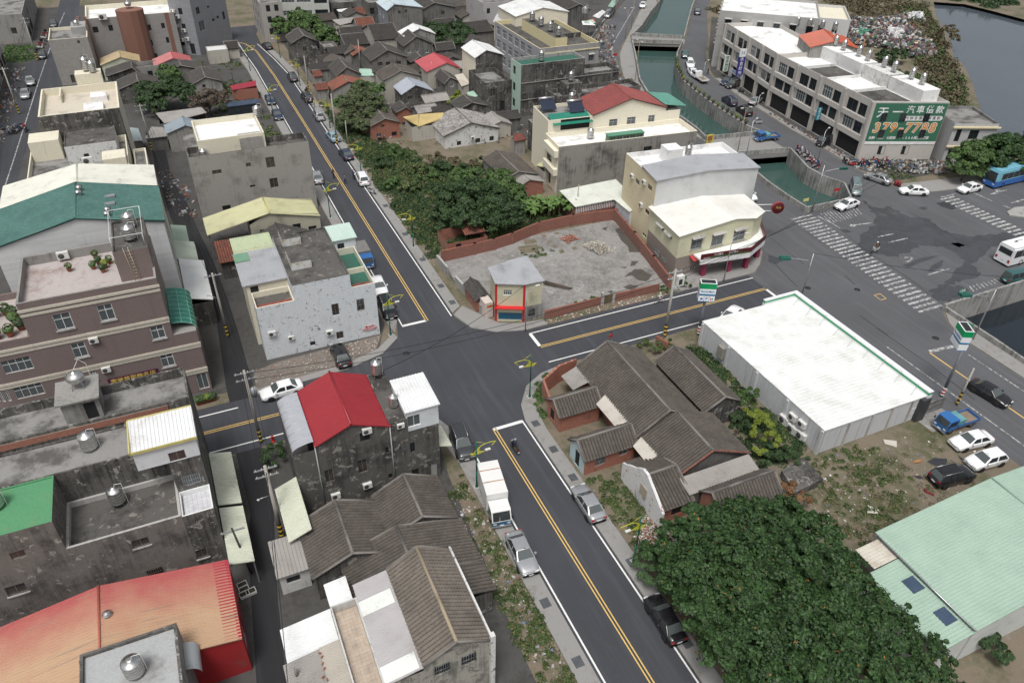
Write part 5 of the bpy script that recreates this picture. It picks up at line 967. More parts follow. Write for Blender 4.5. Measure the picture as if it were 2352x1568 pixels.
m=MB(); m.q([(9,-.2,7.25),(15.3,1,6.55),(12.7,-.25,6.6)]); m.obj('roof_corner',[M_IVROOF],b.root)
m=MB(); m.q([(*P[0],6.5),(*P[1],6.5),(9,0,7.2)]); m.q([(*P[1],6.5),(*P[2],6.5),(9,0,7.2)]); m.obj('gable',[M_SHOPY],b.root)
pts=lp(b,(60.6,70.6),(68.2,69.7),(72.4,71.8),(75,76.2)); inn=lp(b,(60.6,72.3),(70,72.6),(72.7,74.1),(74,77))
m=MB(); m.prism(pts+inn[::-1],3,3.25); m.obj('canopy',[M_ROOFWHITE],b.root)
M_SIGNR=plx('maroon_sign',(.10,.012,.016),.4,0,.15)
for i in range(3):
    A,C=np.array(pts[i]),np.array(pts[i+1]); d=(C-A)/np.linalg.norm(C-A); n=np.array([-d[1],d[0]])*.12; A2=A if i else A
    m=MB(); m.prism([tuple(A),tuple(C),tuple(C+n),tuple(A+n)],2.45,2.99); m.obj('fascia_border',[M_ROOFWHITE],b.root); m=MB(); m.prism([tuple(A-n*.1),tuple(C-n*.1),tuple(C+n),tuple(A+n)],3.27,4); m.obj('sign_board',[M_SIGNR],b.root)
M_PINK=plx('magenta_pillar',(.27,.03,.075),.5,0,.1)
for q in lp(b,(62,71.4),(66,71),(68.8,70.8),(72.2,72.6)): b.box('pillar',q[0]-.3,q[1]-.3,0,q[0]+.3,q[1]+.3,2.99,M_PINK)
b.panel([(2.2,-.02,3),(4.2,-.02,3),(4.2,-1.1,2.7),(2.2,-1.1,2.7)],'flat',plx('red_awning',(.45,.05,.05),.5),'awning',th=.04)
SHOP=b; pts_f=list(pts)
b=B('tall_house','tall cream rear house with grey metal roof beside the corner shop','house',(59.2,80.9,16.2,10,rad(-6))); M_SIDING=ms('white_grey_siding',(.55,.56,.56),.5)
b.block(10.5,{'S':M_SIDING,'*':M_CREAMY},wins=[('W',Q21(1250,115),Q21(1282,195),'brown'),('W',Q21(1138,65),Q21(1168,140),'brown'),('W',Q21(1225,340),Q21(1256,415),'brown'),('W',Q21(1155,312),Q21(1175,342),'dark1'),('W',Q21(1198,560),Q21(1228,625),'white')])
b.panel([(8,4.6,11.6),(8,-.2,11.2),(-.2,-.2,10.6),(-.2,4.6,10.9)],'rib',M_GREYSH,'roof_slope'); b.panel([(8,-.2,11.2),(8,4.6,11.6),(16.4,4.6,10.9),(16.4,-.2,10.6)],'rib',M_GREYSH,'roof_slope'); m=MB(); m.q([(0,0,10.5),(b.w,0,10.5),(8,0,11.15)]); m.obj('gable',[M_SIDING],b.root)
b.flat(9.8,M_ROOFWHITE,(0,4.7,b.w,10),par=.72,tk=.2,pmat=M_ROOFWHITE,name='rear_terrace'); b.box('stair_hut',4.8,6.2,9.8,7.2,8.6,11.9,M_ROOFWHITE); p=(8.6,7); q=rot2(*p,b.a); tank('steel tank behind the grey metal roof of the tall cream house',b.ox+q[0],b.oy+q[1],10.2,h=1.2,r=.5)
for px,lb in (((1112,50),'topmost air conditioner on the tall cream side wall'),((1222,105),'air conditioner below the mouldy corner of the tall cream wall'),((1195,315),'lower air conditioner on the tall cream side wall')): ac_on(b,'W',Q21(*px),lb)
b=B('metal_shed','pale white metal roofs tucked behind the brick lot wall','shed',WR(52.8,91.6,62.6,96.6)); b.block(2.5,M_BRK3,wins=[('S',Q21(660,395),Q21(705,408),'open'),('S',Q21(810,378),Q21(852,390),'open')]); rw_(b,'cladding','S',(0,0,b.w,b.d),1.7,2.9,M_WRIB,.3); b.panel([(-.2,5.1,3.3),(9.9,5.1,3.5),(9.9,-.2,2.95),(-.2,-.2,2.95)],'rib',ms('cream_white_sheet',(.62,.64,.57),.5),'roof_sheet')
b=B('metal_shed','small white lean-to roof against the tall cream house','shed',WR(59.6,87,62,91.2)); b.block(2.9,M_WRIB); b.panel([(2.4,-.1,3.6),(2.4,4.3,3.6),(-.3,4.3,3),(-.3,-.1,3)],'rib',MATS['cream_white_sheet'],'roof_sheet')
M_CREAM2=we('ivory_render',(.76,.71,.57),(.45,.42,.35),.10,.6); M_SOOTW=we('black_mould_wall',(.27,.26,.24),(.035,.034,.032),.45,.35)
b=B('terrace_house','cream house with maroon tiled gable and white roof terrace','house',RC(8,-5.5,Q20(560,1335),Q20(1690,1205),Q20(1560,1100)))
b.ox-=2.4*math.cos(b.a); b.oy-=2.4*math.sin(b.a); b.w+=2.4; b.d=max(b.d,6); b.root.location=(b.ox,b.oy,0)
b.block(8,{'S':M_SOOTW,'*':M_CREAM2},wins=[('S',Q20(1212,1350),Q20(1278,1420),'dark'),('W',(1,3.6),(3.2,5.2),'dark','m'),('W',(1,.3),(3.2,2.6),'dark','m')]); b.flat(7.2,M_ROOFWHITE,par=.8,tk=.2,pmat=M_CREAM2)
for zz in (3.1,6.2): b.box('balcony',-.7,.0,zz,-.002,5,zz+1.1,M_CREAM2)
gx0,gx1=b.uv('S',Q20(745,1060),(0,b.d,b.w,b.d+1))[0],b.uv('S',Q20(1420,985),(0,b.d,b.w,b.d+1))[0]
gz=b.uv('S',Q20(755,1055),(0,b.d,b.w,b.d+1))[1]; rz_=b.uv('S',Q20(1100,905),(0,b.d,b.w,b.d+1))
R2=(gx0,b.d,gx1,b.d+7.2); b.block(gz,M_CREAM2,R2,gable=('y',rz_[1],(rz_[0]-gx0)/(gx1-gx0)),wins=[('S',Q20(895,1100),Q20(965,1160),'alu4','px','sill'),('S',Q20(1060,1080),Q20(1130,1145),'alu4','px','sill'),('S',Q20(1255,1062),Q20(1305,1130),'alu4','px','sill')],name='upper_wall')
b.gable(gz,rz_[1]+.05,'y',T_MAROON,'tile',R2,over=.1,overg=.25,rp=(rz_[0]-gx0)/(gx1-gx0),verge=plx('maroon_verge',(.2,.06,.055),.6))
b.block(gz-.2,M_CREAM2,(.4,b.d,gx0,b.d+7.2),sides='SWN',name='side_wall',wins=[('S',Q20(450,1090),Q20(710,1170),'open')]); b.flat(gz-.7,M_ROOFCEM,(.4,b.d,gx0,b.d+7.2),par=.5,name='side_roof',pmat=M_CREAM2)
b.panel([(1.2,b.d+2.6,gz-.1),(gx0-.1,b.d+2.6,gz-.1),(gx0-.1,b.d-.6,gz-.9),(1.2,b.d-.6,gz-.9)],'flat',plx('teal_awning',(.02,.19,.13),.4),'green_canopy',th=.05)
b.block(gz-.6,M_CREAM2,(gx1,b.d,b.w-.2,b.d+7),sides='SEN',name='side_wall'); b.panel([(gx1,b.d+7.2,gz+.3),(gx1,b.d+.6,gz+.3),(b.w+1.2,b.d+.6,gz-.3),(b.w+1.2,b.d+7.2,gz-.3)],'rib',plx('sea_green_sheet',(.12,.30,.24),.45),'green_awning'); b.box('glass_porch',gx1+.4,b.d+.2,7.3,b.w,b.d+.5,gz-.5,G_GREY)
b.block(8.5,plx('lattice_green',(.10,.19,.10),.5),(8.9,.6,15.2,1.8),z0=7.2,name='greenhouse_frame',wins=[('S',(.3+i*1.2,7.35),(1.3+i*1.2,8.3),'grey','m') for i in range(5)]); b.box('greenhouse_roof',8.8,.5,8.5,15.3,1.9,8.58,plx('green_sheet',(.08,.25,.16),.4))
def wpt(b,x,y): q=rot2(x,y,b.a); return b.ox+q[0],b.oy+q[1]
q=wpt(b,7,3.6); tank('steel tank on the white terrace of the maroon roofed house',q[0],q[1],7.2,h=1.3,r=.55,leg=.25); q=wpt(b,gx0-1.6,b.d+5.6); tank('steel tank beside the solar panels of the maroon roofed house',q[0],q[1],gz-.5,h=1.5,r=.55,leg=.8)
M_SOLAR=plx('solar_blue_glass',(.02,.028,.05),.15)
for k,(x0,y0) in enumerate(((1,b.d+4.4),(gx0-3.2,b.d+2))):
    q=wpt(b,x0,y0); r=thing('solar_heater',['tilted solar water heater panel on the corner of the maroon roofed house','tilted solar panel above the green canopy of the maroon roofed house'][k],'solar heater',(q[0],q[1],gz-.15),b.a); m=MB(); m.q([(0,0,.1),(2.6,0,.1),(2.6,1.6,1.3),(0,1.6,1.3)]); m.q([(0,0,.04),(0,1.6,1.24),(2.6,1.6,1.24),(2.6,0,.04)]); m.obj('panel',[M_SOLAR],r)
    m=MB(); m.tube((-.1,1.75,1.45),(2.7,1.75,1.45),.26,n=14); m.obj('cylinder',[M_STAIN],r); m=MB()
    for xx in (.1,2.5): m.tube((xx,1.6,-.1),(xx,1.6,1.3),.03,n=5); m.tube((xx,0,-.1),(xx,1.6,1.25),.03,n=5)
    m.obj('stand',[M_STEEL],r)
CREAMH=b
# ================================================================== far town
M_FARW=[we('far_wall_%d'%i,c,s,a,.5) for i,(c,s,a) in enumerate([((.30,.29,.27),(.07,.07,.065),.45),((.20,.19,.175),(.05,.05,.045),.5),((.44,.42,.37),(.15,.14,.12),.35),((.16,.155,.145),(.035,.035,.03),.55)])]
M_WHITESH2=ms('chalk_sheet',(.66,.67,.66),.5,(.35,.33,.3),.3)
def hy(label,rN,rS,Wp,Ep,zr,ze,mat=None,wall=None,c=1,r=0,cover='tile',wins=(),name='tile_roof_house',over=.25,verge=True,ymin=3.5):
    a=G(t(c,r,*rN),zr); s=G(t(c,r,*rS),zr); w_=G(t(c,r,*Wp),ze); e_=G(t(c,r,*Ep),ze)
    y0,y1=s[1],max(a[1],s[1]+ymin); x0,x1=w_[0],e_[0]; xr=min(max(s[0],x0+.8),x1-.8); b=B(name,label,'house',WR(x0,y0,x1,y1)); f=(xr-x0)/(x1-x0)
    b.block(ze,wall or M_FARW[1],gable=('y',zr,f),wins=wins); b.gable(ze,zr+.05,'y',mat or T_DARK,cover,over=over,overg=.2,rp=f,verge=(M_RIDGE if verge and cover=='tile' else None),cap=M_RIDGE if cover=='tile' else None); return b
def hx(label,rL,rR,eL,eR,zr,ze,mat=None,wall=None,c=1,r=0,cover='tile',wins=(),name='tile_roof_house',over=.25,verge=True):
    a=G(t(c,r,*rL),zr); b_=G(t(c,r,*rR),zr); l=G(t(c,r,*eL),ze); q=G(t(c,r,*eR),ze)
    yr=(a[1]+b_[1])/2; y0=(l[1]+q[1])/2; x0=(a[0]+l[0])/2; x1=(b_[0]+q[0])/2
    if yr-y0<1.2: yr=y0+1.6
    b=B(name,label,'house',WR(x0,y0,x1,2*yr-y0)); b.block(ze,wall or M_FARW[1],gable=('x',zr),wins=wins); b.gable(ze,zr+.05,'x',mat or T_DARK,cover,over=over,overg=.2,verge=(M_RIDGE if verge and cover=='tile' else None),cap=M_RIDGE if cover=='tile' else None); return b
def fb(label,z,px,wall,c=0,r=0,wins=(),par=.6,roof=None,ang=0,name='flat_roof_house',dmin=4,cat='house',rect=None,pm=None):
    fr=rect or RC(z,ang,*[t(c,r,*p) for p in px]); b=B(name,label,cat,fr); b.d=max(b.d,dmin); b.block(z,wall,wins=wins); b.flat(z-par,roof or M_ROOFCEM,par=par,tk=.2,pmat=pm or (wall if not isinstance(wall,dict) else wall['*'])); return b
def shed(label,q,cover,mat,wall,c=1,r=0,name='metal_shed',h=None,cat='shed'):
    P=[G(t(c,r,*p[:2]),p[2]) for p in q]; b=B(name,label,cat,(0,0,1,1,0)); xs=[p[0] for p in P]; ys=[p[1] for p in P]; b.panel(P,cover,mat,'roof_sheet'); zb=min(p[2] for p in q)-.12
    b.block(zb,wall,(min(xs)+.3,min(ys)+.3,max(xs)-.3,max(ys)-.3)); return b
hy('two-storey blackened house by the bend with the yellow fish lamps',(420,262),(440,330),(305,372),(548,372),6.6,5.2,wall=M_CEMDK,wins=[('S',Q10(425,430),Q10(470,470),'brown')])
fb('roofless grey walls beside the blackened house',3.2,[(590,400),(720,395),(700,430)],M_FARW[1],1,0,par=.5,dmin=5)
hx('low dark tiled roof behind the blackened house',(805,310),(1020,312),(780,415),(1022,412),4.6,3.2); hx('broad slate roof with a grey water tank in front',(1055,222),(1290,222),(1040,360),(1300,365),7,5,wall=M_FARW[2])
hy('large dark gabled house in the middle of the old quarter',(1150,385),(1208,465),(1020,520),(1375,520),6.4,4.6,wins=[('S',Q10(1120,575),Q10(1165,605),'brown'),('S',Q10(1190,572),Q10(1235,600),'brown'),('S',Q10(1290,565),Q10(1335,592),'brown')],wall=M_FARW[1])
hy('gabled house with four white framed windows and chalky edge',(1490,270),(1470,338),(1338,405),(1635,415),7,5.2,wins=[('S',Q10(1390,458),Q10(1422,488),'white'),('S',Q10(1465,452),Q10(1497,480),'white'),('S',Q10(1553,457),Q10(1587,487),'white'),('S',Q10(1435,390),Q10(1468,410),'brown')],wall=M_FARW[1])
hy('chalk white metal roof behind the four-window house',(1515,212),(1500,262),(1360,330),(1592,268),7.6,6.2,M_WHITESH2,M_FARW[0],cover='rib')
M_RED2=ms('rose_red_sheet',(.42,.06,.075),.45,(.3,.08,.09),.1)
hy('rose red metal hip roof in the old quarter',(1635,487),(1750,578),(1510,600),(1900,645),5.2,3.9,M_RED2,M_FARW[2],cover='rib',name='metal_roof_house')
hy('small tiled house with one white window below the red roof',(1700,640),(1780,712),(1690,725),(1865,748),4.2,3.1,wins=[('S',Q10(1785,770),Q10(1815,800),'white'),('W',(1,1),(2,2),'brown','m')],wall=M_FARW[1])
hy('long dark roof with flaking white verge',(1250,590),(1330,655),(1150,710),(1500,690),6.4,5,T_GREY,M_FARW[2]); hy('pale blue-grey metal roof with green sheet wall below',(1395,710),(1465,782),(1300,820),(1612,822),5.6,4.2,ms('blue_grey_sheet',(.33,.36,.41),.45),M_CEMDK,cover='rib',wins=[('S',Q10(1390,885),Q10(1440,915),'brown'),('S',Q10(1485,880),Q10(1535,908),'brown')])
hy('swept dark tiled roof beside the road behind red tiles',(862,525),(832,620),(705,655),(965,690),5.4,3.8,T_DARK); hy('ragged red tiled roof with holes and ivy',(800,690),(845,752),(690,800),(1060,835),4.2,2.9,T_RED,M_FARW[0],verge=False)
hx('short red tiled outhouse by the road',(545,662),(602,664),(520,700),(600,700),3,2.3,T_RED,M_FARW[0],verge=False); hx('low red tiled shed under bushes',(560,780),(660,778),(545,820),(655,822),3,2.3,T_RED,M_FARW[0],verge=False)
hy('little red brick gabled house facing the field',(1150,1000),(1185,1092),(1055,1155),(1328,1135),3.9,2.9,T_GREY,M_BRK2,wins=[('S',Q10(1105,1230),Q10(1155,1258),'grey'),('S',Q10(1245,1215),Q10(1295,1245),'open'),('S',Q10(1148,1145),Q10(1182,1168),'brown')],ymin=6,over=.15)
shed('mustard yellow metal roof behind the brick house',[(1500,1050,3.6),(1830,1028,3.6),(1840,1050,3.2),(1490,1165,2.8)],'rib',ms('mustard_sheet',(.50,.39,.17),.5),M_FARW[2]); shed('short yellow metal roof left of the mustard roof',[(1350,1075,3.3),(1495,1050,3.6),(1490,1160,2.9),(1400,1110,2.9)],'rib',MATS['mustard_sheet'],M_FARW[2])
M_PATCH=rt_('patched_white_tile',(.17,.155,.14),(.42,.41,.40),(.08,.07,.06))
hy('whitewashed old house with white-patched tiled roof',(1870,1040),(1975,1130),(1760,1275),(2262,1208),4.2,2.5,M_PATCH,M_PEELW,wins=[('S',Q10(1845,1300),Q10(1885,1332),'dark'),('S',Q10(2015,1275),Q10(2060,1308),'dark'),('S',Q10(2145,1255),Q10(2185,1290),'dark')],ymin=8,name='whitewashed_house'); ac('white unit on the whitewashed gable wall',*(G(Q10(1985,1330))[:2]-np.array([0,.35])),1.2)
b=hy('tall narrow house with white sheet roof and cream flank',(2045,365),(2115,460),(1955,480),(2252,487),9.6,8.4,M_WHITESH2,{'W':M_CREAM2,'*':M_CEMDK},cover='rib',ymin=7)
fb('dark two-storey rear block with roof well below the tall narrow house',6.2,[(1990,640),(2095,755),(2351,735)],M_CEMDK,1,0,wins=[('S',(1,3.4),(2.2,4.8),'brown','m'),('S',(4.6,3.4),(5.8,4.8),'brown','m'),('S',(3.2,.3),(4.2,2.2),'open','m')],par=.9)
b=hy('blue-grey gable fronted block at the top of the old quarter',(1250,0),(1270,40),(1145,45),(1468,25),9,7.8,ms('pale_blue_sheet',(.45,.53,.57),.5),{'W':plx('slate_blue_cladding',(.23,.245,.27),.6),'*':M_FARW[1]},cover='rib',wins=[('W',(1.5,5),(2.5,6.3),'white','m'),('W',(4.5,5),(5.5,6.3),'white','m'),('S',Q10(1305,100),Q10(1330,130),'brown'),('S',Q10(1365,92),Q10(1390,120),'brown')],ymin=9)
hy('dark two-storey gabled house right of the blue-grey block',(1600,0),(1640,30),(1480,70),(1800,50),8,6.6,T_DARK,M_FARW[3],ymin=8,wins=[('S',Q10(1700,105),Q10(1735,135),'brown')]); fb('pinkish grey apartment block at the upper edge',9,[(2035,0),(2351,-20),(2351,10)],we('pink_grey_wall',(.42,.40,.40),(.2,.19,.19),.3,.4),1,0,wins=[('S',Q10(2055,70),Q10(2085,115),'dark'),('S',Q10(2120,80),Q10(2150,125),'dark'),('S',Q10(2210,0),Q10(2235,25),'dark')],dmin=12)
shed('grey asbestos roof with yellow patches near the trees',[(700,185,3.6),(890,160,3.6),(950,190,3),(770,235,2.8)],'rib',M_ASB,M_FARW[2]); hx('rust red tiled roof behind the slate roof',(950,165),(1060,160),(870,235),(1110,250),4.6,3.2,T_RED,M_FARW[0]); hx('grey low tiled roof by the leafy trees',(800,262),(990,268),(735,300),(1010,310),4,3,T_DARK)
shed('bent white sheet roof near the black shop',[(740,90,3.5),(880,72,3.8),(930,110,3.2),(760,110,3.1)],'rib',M_WHITESH2,M_FARW[0]); fb('half-built dark two-storey frame house',6.5,[(1005,10),(1135,20),(1120,-30)],M_FARW[3],1,0,wins=[('S',(.4,3.6),(1.6,5.2),'open','m'),('S',(2.2,3.6),(3.4,5.2),'open','m'),('S',(4,3.6),(5.2,5.2),'open','m')],dmin=7)
hx('wide dark tiled roof at the upper right of the old quarter',(1850,205),(2165,195),(1850,300),(2165,302),5,3.6,T_DARK); hx('dark tiled roof with upturned gable near the round trees',(1650,175),(1830,170),(1640,240),(1840,235),4.6,3.3,T_DARK); hx('second dark roof before the round trees',(1510,170),(1640,180),(1480,215),(1640,232),4.6,3.3,T_DARK); hx('faded red tiled roof beside the white ribbed block',(2150,95),(2280,95),(2060,160),(2290,170),4.6,3.4,T_RED,M_FARW[0])
hx('dark roofed house with two windows under the round trees',(1655,405),(1830,405),(1650,455),(1835,455),4.2,3.1,T_DARK,wins=[('S',(1.2,1),(2.4,2.2),'brown','m'),('S',(4,1),(5.2,2.2),'brown','m')]); hy('small steep tiled shed beside the rose red roof',(1500,480),(1520,520),(1395,545),(1550,565),4,3,T_DARK); shed('lime green sheet porch below the blue-grey block',[(1365,125,4),(1500,112,4),(1545,150,3.4),(1385,180,3.4)],'rib',ms('lime_porch_sheet',(.45,.52,.36),.5),M_FARW[2])
shed('mint sheet roof with red fringe between tiled roofs',[(950,632,3.6),(1060,635,3.6),(1085,695,3.2),(940,700,3.2)],'rib',ms('mint_pale_sheet',(.36,.52,.42),.5),M_FARW[2]); shed('rust and cream sheet roof beside the tall narrow house',[(1825,690,3.8),(1900,675,3.8),(1970,770,3.2),(1890,795,3)],'rib',MATS['rusty_white_sheet'],M_FARW[2]); shed('pale mint lean-to at the foot of the tall narrow house',[(1935,850,3),(2000,835,3),(2040,885,2.6),(1965,900,2.6)],'rib',MATS['mint_pale_sheet'],M_FARW[2])
hy('dark gabled garden house with climbing yellow-green vine',(1900,880),(1985,945),(1870,1015),(2125,970),3.6,2.6,T_DARK,M_CEMDK)
hy('small dark tiled annex by the brick house',(1320,985),(1400,985),(1320,1060),(1450,1050),3.2,2.5,T_DARK,M_BRK2)
hy('dark tiled cottage with brick end beyond the wild garden',(1,-60),(60,10),(-40,100),(260,60),3.6,2.7,T_GREY,M_FARW[0],c=2,r=1,ymin=9); hy('small hipped brick annex with grey roof by the clothes line',(140,45),(160,80),(60,110),(305,110),3,2.3,M_ASB,M_BRK2,c=2,r=1,cover='rib')
shed('rusty corrugated lean-to by the whitewashed house',[(10,1230,3.2),(110,1230,3.2),(135,1280,2.8),(20,1300,2.8)],'rib',plx('deep_rust_sheet',(.16,.05,.035),.8,0,.3),M_FARW[0],c=2); shed('slate blue metal roof below the pergola terrace',[(240,1260,3.4),(365,1240,3.4),(370,1320,2.9),(270,1355,2.9)],'rib',ms('slate_blue_sheet',(.20,.25,.29),.5),M_FARW[0],c=2); shed('cream sheet canopy beside the balcony house',[(280,1480,2.9),(355,1490,2.9),(400,1560,2.5),(215,1520,2.5)],'rib',MATS['pale_yellow_sheet'],M_FARW[2],c=2)
b=fb('pale green fronted block with green roof coating','z' and 10.2,None,{'W':we('mint_wall',(.42,.56,.47),(.25,.3,.27),.25,.4),'*':M_CEMDK},rect=WR(64,136,78,141),roof=M_GTERR,wins=[('W',(1.2,7.6),(2.4,9.2),'dark','m'),('W',(1.2,4.4),(2.4,6),'dark','m'),('W',(1.2,1.2),(2.4,2.8),'dark','m')],pm=M_GREYW,name='apartment_block',cat='building'); b.block(7.2,M_CEMDK,(14,0,22.2,5),sides='SEN',name='rear_wall'); b.flat(6.4,M_ROOFCEM,(14,0,22.2,5),par=.8,name='rear_roof',pmat=M_CEMDK)
for zz in (3.3,6.6): b.box('ledge',-.1,-.12,zz,22.2,-.002,zz+.15,M_CEM)
tank('tall striped steel tank on the green coated roof',69.5,138.5,9.6,h=1.6,r=.55,leg=.3)
b=fb('dark cement block with parapet roof between green block and maroon roof',7.6,None,M_CEMDK,rect=WR(66,124.2,84,128.6),wins=[('W',(.8,3.6),(2.2,6),'white','m')],par=.8); b.box('stair_hut',2.2,1,6.8,5.6,3.4,9.3,M_CEMDK); tank('steel tank on the dark stair hut before the green block',69.7,126.3,9.3,h=1.3,r=.5,leg=.35)
b=B('pergola_house','grey house with white pergola terrace beside the canal houses','house',WR(58.6,112.5,65.5,121)); b.block(5.4,M_CEMDK,wins=[('S',(1,1),(2.2,2.4),'dark','m')]); b.flat(4.5,M_ROOFCEM,par=.9,tk=.15,pmat=M_GREYW); b.panel([(3.4,7.5,7),(6.7,7.5,7),(6.7,3.6,6.6),(3.4,3.6,6.6)],'rib',ms('grey_green_sheet',(.34,.40,.37),.5),'canopy')
for i in range(8):
    m=MB(); m.box(.2+i*.45,.6,6.3,.28+i*.45,6.5,6.38); m.obj('slat',[M_WFRAME],b.root)
for q in ((.3,.7),(3.3,.7),(.3,6.3),(3.3,6.3)): b.box('post',q[0],q[1],4.5,q[0]+.1,q[1]+.1,6.3,M_WFRAME)
M_YELW=we('butter_yellow_wall',(.64,.57,.35),(.4,.36,.25),.2,.4); M_GTILE=tw_('grey_mosaic',(.36,.36,.38),(.30,.30,.31),.1,.1)
b=B('apartment_block','long grey block with yellow roof terrace and four tanks by the canal road','building',WR(73.2,146.8,87.4,170.5)); b.block(9.6,{'S':M_GREYW,'W':M_GTILE,'*':M_GTILE},wins=[('W',(1.0+i*3.3,zz),(3.2+i*3.3,zz+1.8),'white8','m') for i in range(6) for zz in (1.2,4.2,7)]+[('S',Q20(705,500),Q20(745,560),'grey','px','hood'),('S',Q20(600,510),Q20(640,560),'grey'),('S',Q20(420,505),Q20(460,530),'grey')]); b.flat(8.7,M_ROOFDARK,par=.9,tk=.2,pmat=M_YELW)
b.block(11,M_YELW,(4.2,1.2,7,18),z0=8.7,name='stair_huts'); b.flat(11,M_ROOFDARK,(4.2,1.2,7,18),name='hut_roof'); b.box('partition',7,8,8.7,14,8.2,9.7,M_CEMDK); b.box('ledge',-.12,-.15,8.35,14.3,-.002,8.55,M_YELW)
for k,yy in enumerate((149,153,157.5,162)): tank(['steel tank nearest the yellow parapet in the row of four','second steel tank in the row of four on the yellow block','third steel tank in the row of four on the yellow block','farthest steel tank in the row of four on the yellow block'][k],78.6,yy,11,h=1.5,r=.6,leg=.3)
b=hy('pale cream block with white ribbed gable roof behind the yellow terrace',(290,30),(285,72),(20,140),(580,138),12.3,11,M_WHITESH2,M_CREAM2,c=2,cover='rib',wins=[('S',Q20(118,180),Q20(160,235),'dark'),('S',Q20(358,188),Q20(388,232),'dark')],ymin=10); tank('round topped tank at the right end of the cream ribbed block',92.8,163.5,11,h=1.2,r=.7,leg=.3)
hy('dark tiled street house by the market awnings',(560,0),(620,40),(350,60),(700,85),6.8,5.2,T_DARK,M_FARW[3],c=2,ymin=10); hx('far dark roof above the market street',(250,-20),(420,-25),(240,40),(400,30),6.5,5,T_DARK,M_FARW[3],c=2)
hy('white ribbed side block beside the faded red tiles',(2300,140),(2330,200),(2200,190),(2500,170),9,7.6,M_WHITESH2,M_CREAM2,cover='rib',ymin=8)
M_ROWC=we('pale_stone_wall',(.50,.475,.44),(.24,.22,.2),.28,.5); M_ROWP=we('pilaster_grey',(.44,.42,.385),(.2,.19,.17),.35,.7)
def shop_row(label,ox,oy,w_,d,ang,S_poly=None,bays=4,z=10.6,name='shop_row'):
    b=B(name,label,'building',(ox,oy,w_,d,rad(ang))); L=d/bays; wins=[]
    for i in range(bays):
        u0=i*L
        for zz in (4.2,7.3): wins+=[('W',(u0+.7,zz),(u0+L/2-.2,zz+2.1),'white8' if (i+int(zz))%2 else 'dark','m'),('W',(u0+L/2+.2,zz),(u0+L-1.4,zz+2.1),'dark' if (i+int(zz))%2 else 'dark','m'),('W',(u0+L-1,zz+1.1),(u0+L-.5,zz+1.6),'dark1','m')]
        wins.append(('W',(u0+.5,.1),(u0+L-.6,3),'door','m'))
    P=[(0,0),(w_,0),(w_,d),(0,d)] if not S_poly else S_poly
    wins=[(3,)+q[1:] for q in wins]; b.block(z,M_ROWC,P,wins=wins); b.flat(z-.8,M_ROOFWHITE,P,par=.8,tk=.22,pmat=M_ROWC)
    for i in range(bays+1):
        yy=min(d-.05,i*L+.02); b.box('pilaster',-.35,yy,0,-.003,yy+.55,z-.1,M_ROWP)
    for i in range(bays):
        b.box('balcony',-.30,i*L+.6,6.35,-.004,(i+1)*L-.05,7.25,M_ROWC); b.box('balcony',-.30,i*L+.6,3.2,-.004,(i+1)*L-.05,4.15,M_ROWC)
    return b,L
b,L=shop_row('pale three-storey shop row with the big green billboard','0' and 112.6,94.2,13.2,29,-6,bays=4,S_poly=[(0,0),(12.9,-3.6),(15.2,29),(0,29)]); ROW=b; zt=10.6-.8
M_RDK=M_ROOFDARK
for i in range(4):
    m=MB(); m.q([(.25,.3+i*L,zt+.01),(8.4,.3+i*L-(1.5 if i==0 else 0),zt+.01),(8.4,(i+1)*L-.2,zt+.01),(.25,(i+1)*L-.2,zt+.01)]); m.obj('roof_coating',[M_RDK if i in(0,2) else M_ROOFWHITE],b.root); b.box('roof_divider',.2,(i+1)*L-.15,zt,8.5,(i+1)*L,zt+.5,M_ROOFWHITE)
    b.box('stair_room',8.6,i*L+.4-(1.8 if i==0 else 0),zt,12.2,(i+1)*L-.3,zt+2.4,M_PEELW if i==1 else M_ROOFWHITE)
    for k in range(2):
        q=wpt(b,10.6+.3*k,i*L+1.5+k*3); tank('steel tank on the stair rooms along the billboard shop row, number %s from the billboard'%['one','two','three','four','five','six','seven','eight'][i*2+k],q[0],q[1],zt+2.4,h=1.4,r=.5,leg=.4)
b2,L2=shop_row('older far half of the pale shop row with the blue clinic sign',115.7,123.2,12,24.5,-12,bays=4); ROW2=b2
for i in range(2):
    q=wpt(b2,9,2+i*4); tank(['steel tank before the orange roofed attic','second steel tank before the orange roofed attic'][i],q[0],q[1],9.8,h=1.4,r=.5,leg=.4)
b3=B('metal_roof_house','grey attic house with orange red metal gable roof','house',(121.8,121.2,9.5,8.5,rad(-26))); b3.block(12,M_CEM,gable=('y',13.3)); b3.gable(12,13.35,'y',ms('orange_red_sheet',(.45,.09,.04),.45),'rib',over=.2,overg=.2)
tank('gleaming ball tank behind the orange roof',130.5,124.5,11.6,r=.75,sphere=True)
b4=fb('tall grey tiled block with hooded windows at the head of the canal','z' and 12.6,None,{'*':tw_('stone_grey_tile',(.36,.355,.34),(.3,.3,.28),.6,.6)},rect=(121,150.5,22,18,rad(-40)),wins=[('S',(1.5+i*3.6,zz),(2.9+i*3.6,zz+1.9),'dark','m','hood','sill') for i in range(6) for zz in (2.2,5.6,9)]+[('W',(1.5+i*3.6,zz),(2.9+i*3.6,zz+1.9),'dark','m','hood','sill') for i in range(4) for zz in (2.2,5.6,9)],name='apartment_block',cat='building',roof=M_ROOFWHITE)
b5=fb('white block with cream penthouse behind the shop row',11.8,None,{'*':we('pale_white_wall',(.56,.56,.55),(.3,.3,.28),.2)},rect=(137,143,12,14,rad(-38)),wins=[('S',(2+i*3.2,zz),(3.2+i*3.2,zz+1.7),'dark','m') for i in range(3) for zz in (5,8.5)],name='apartment_block',cat='building',roof=M_CREAM)
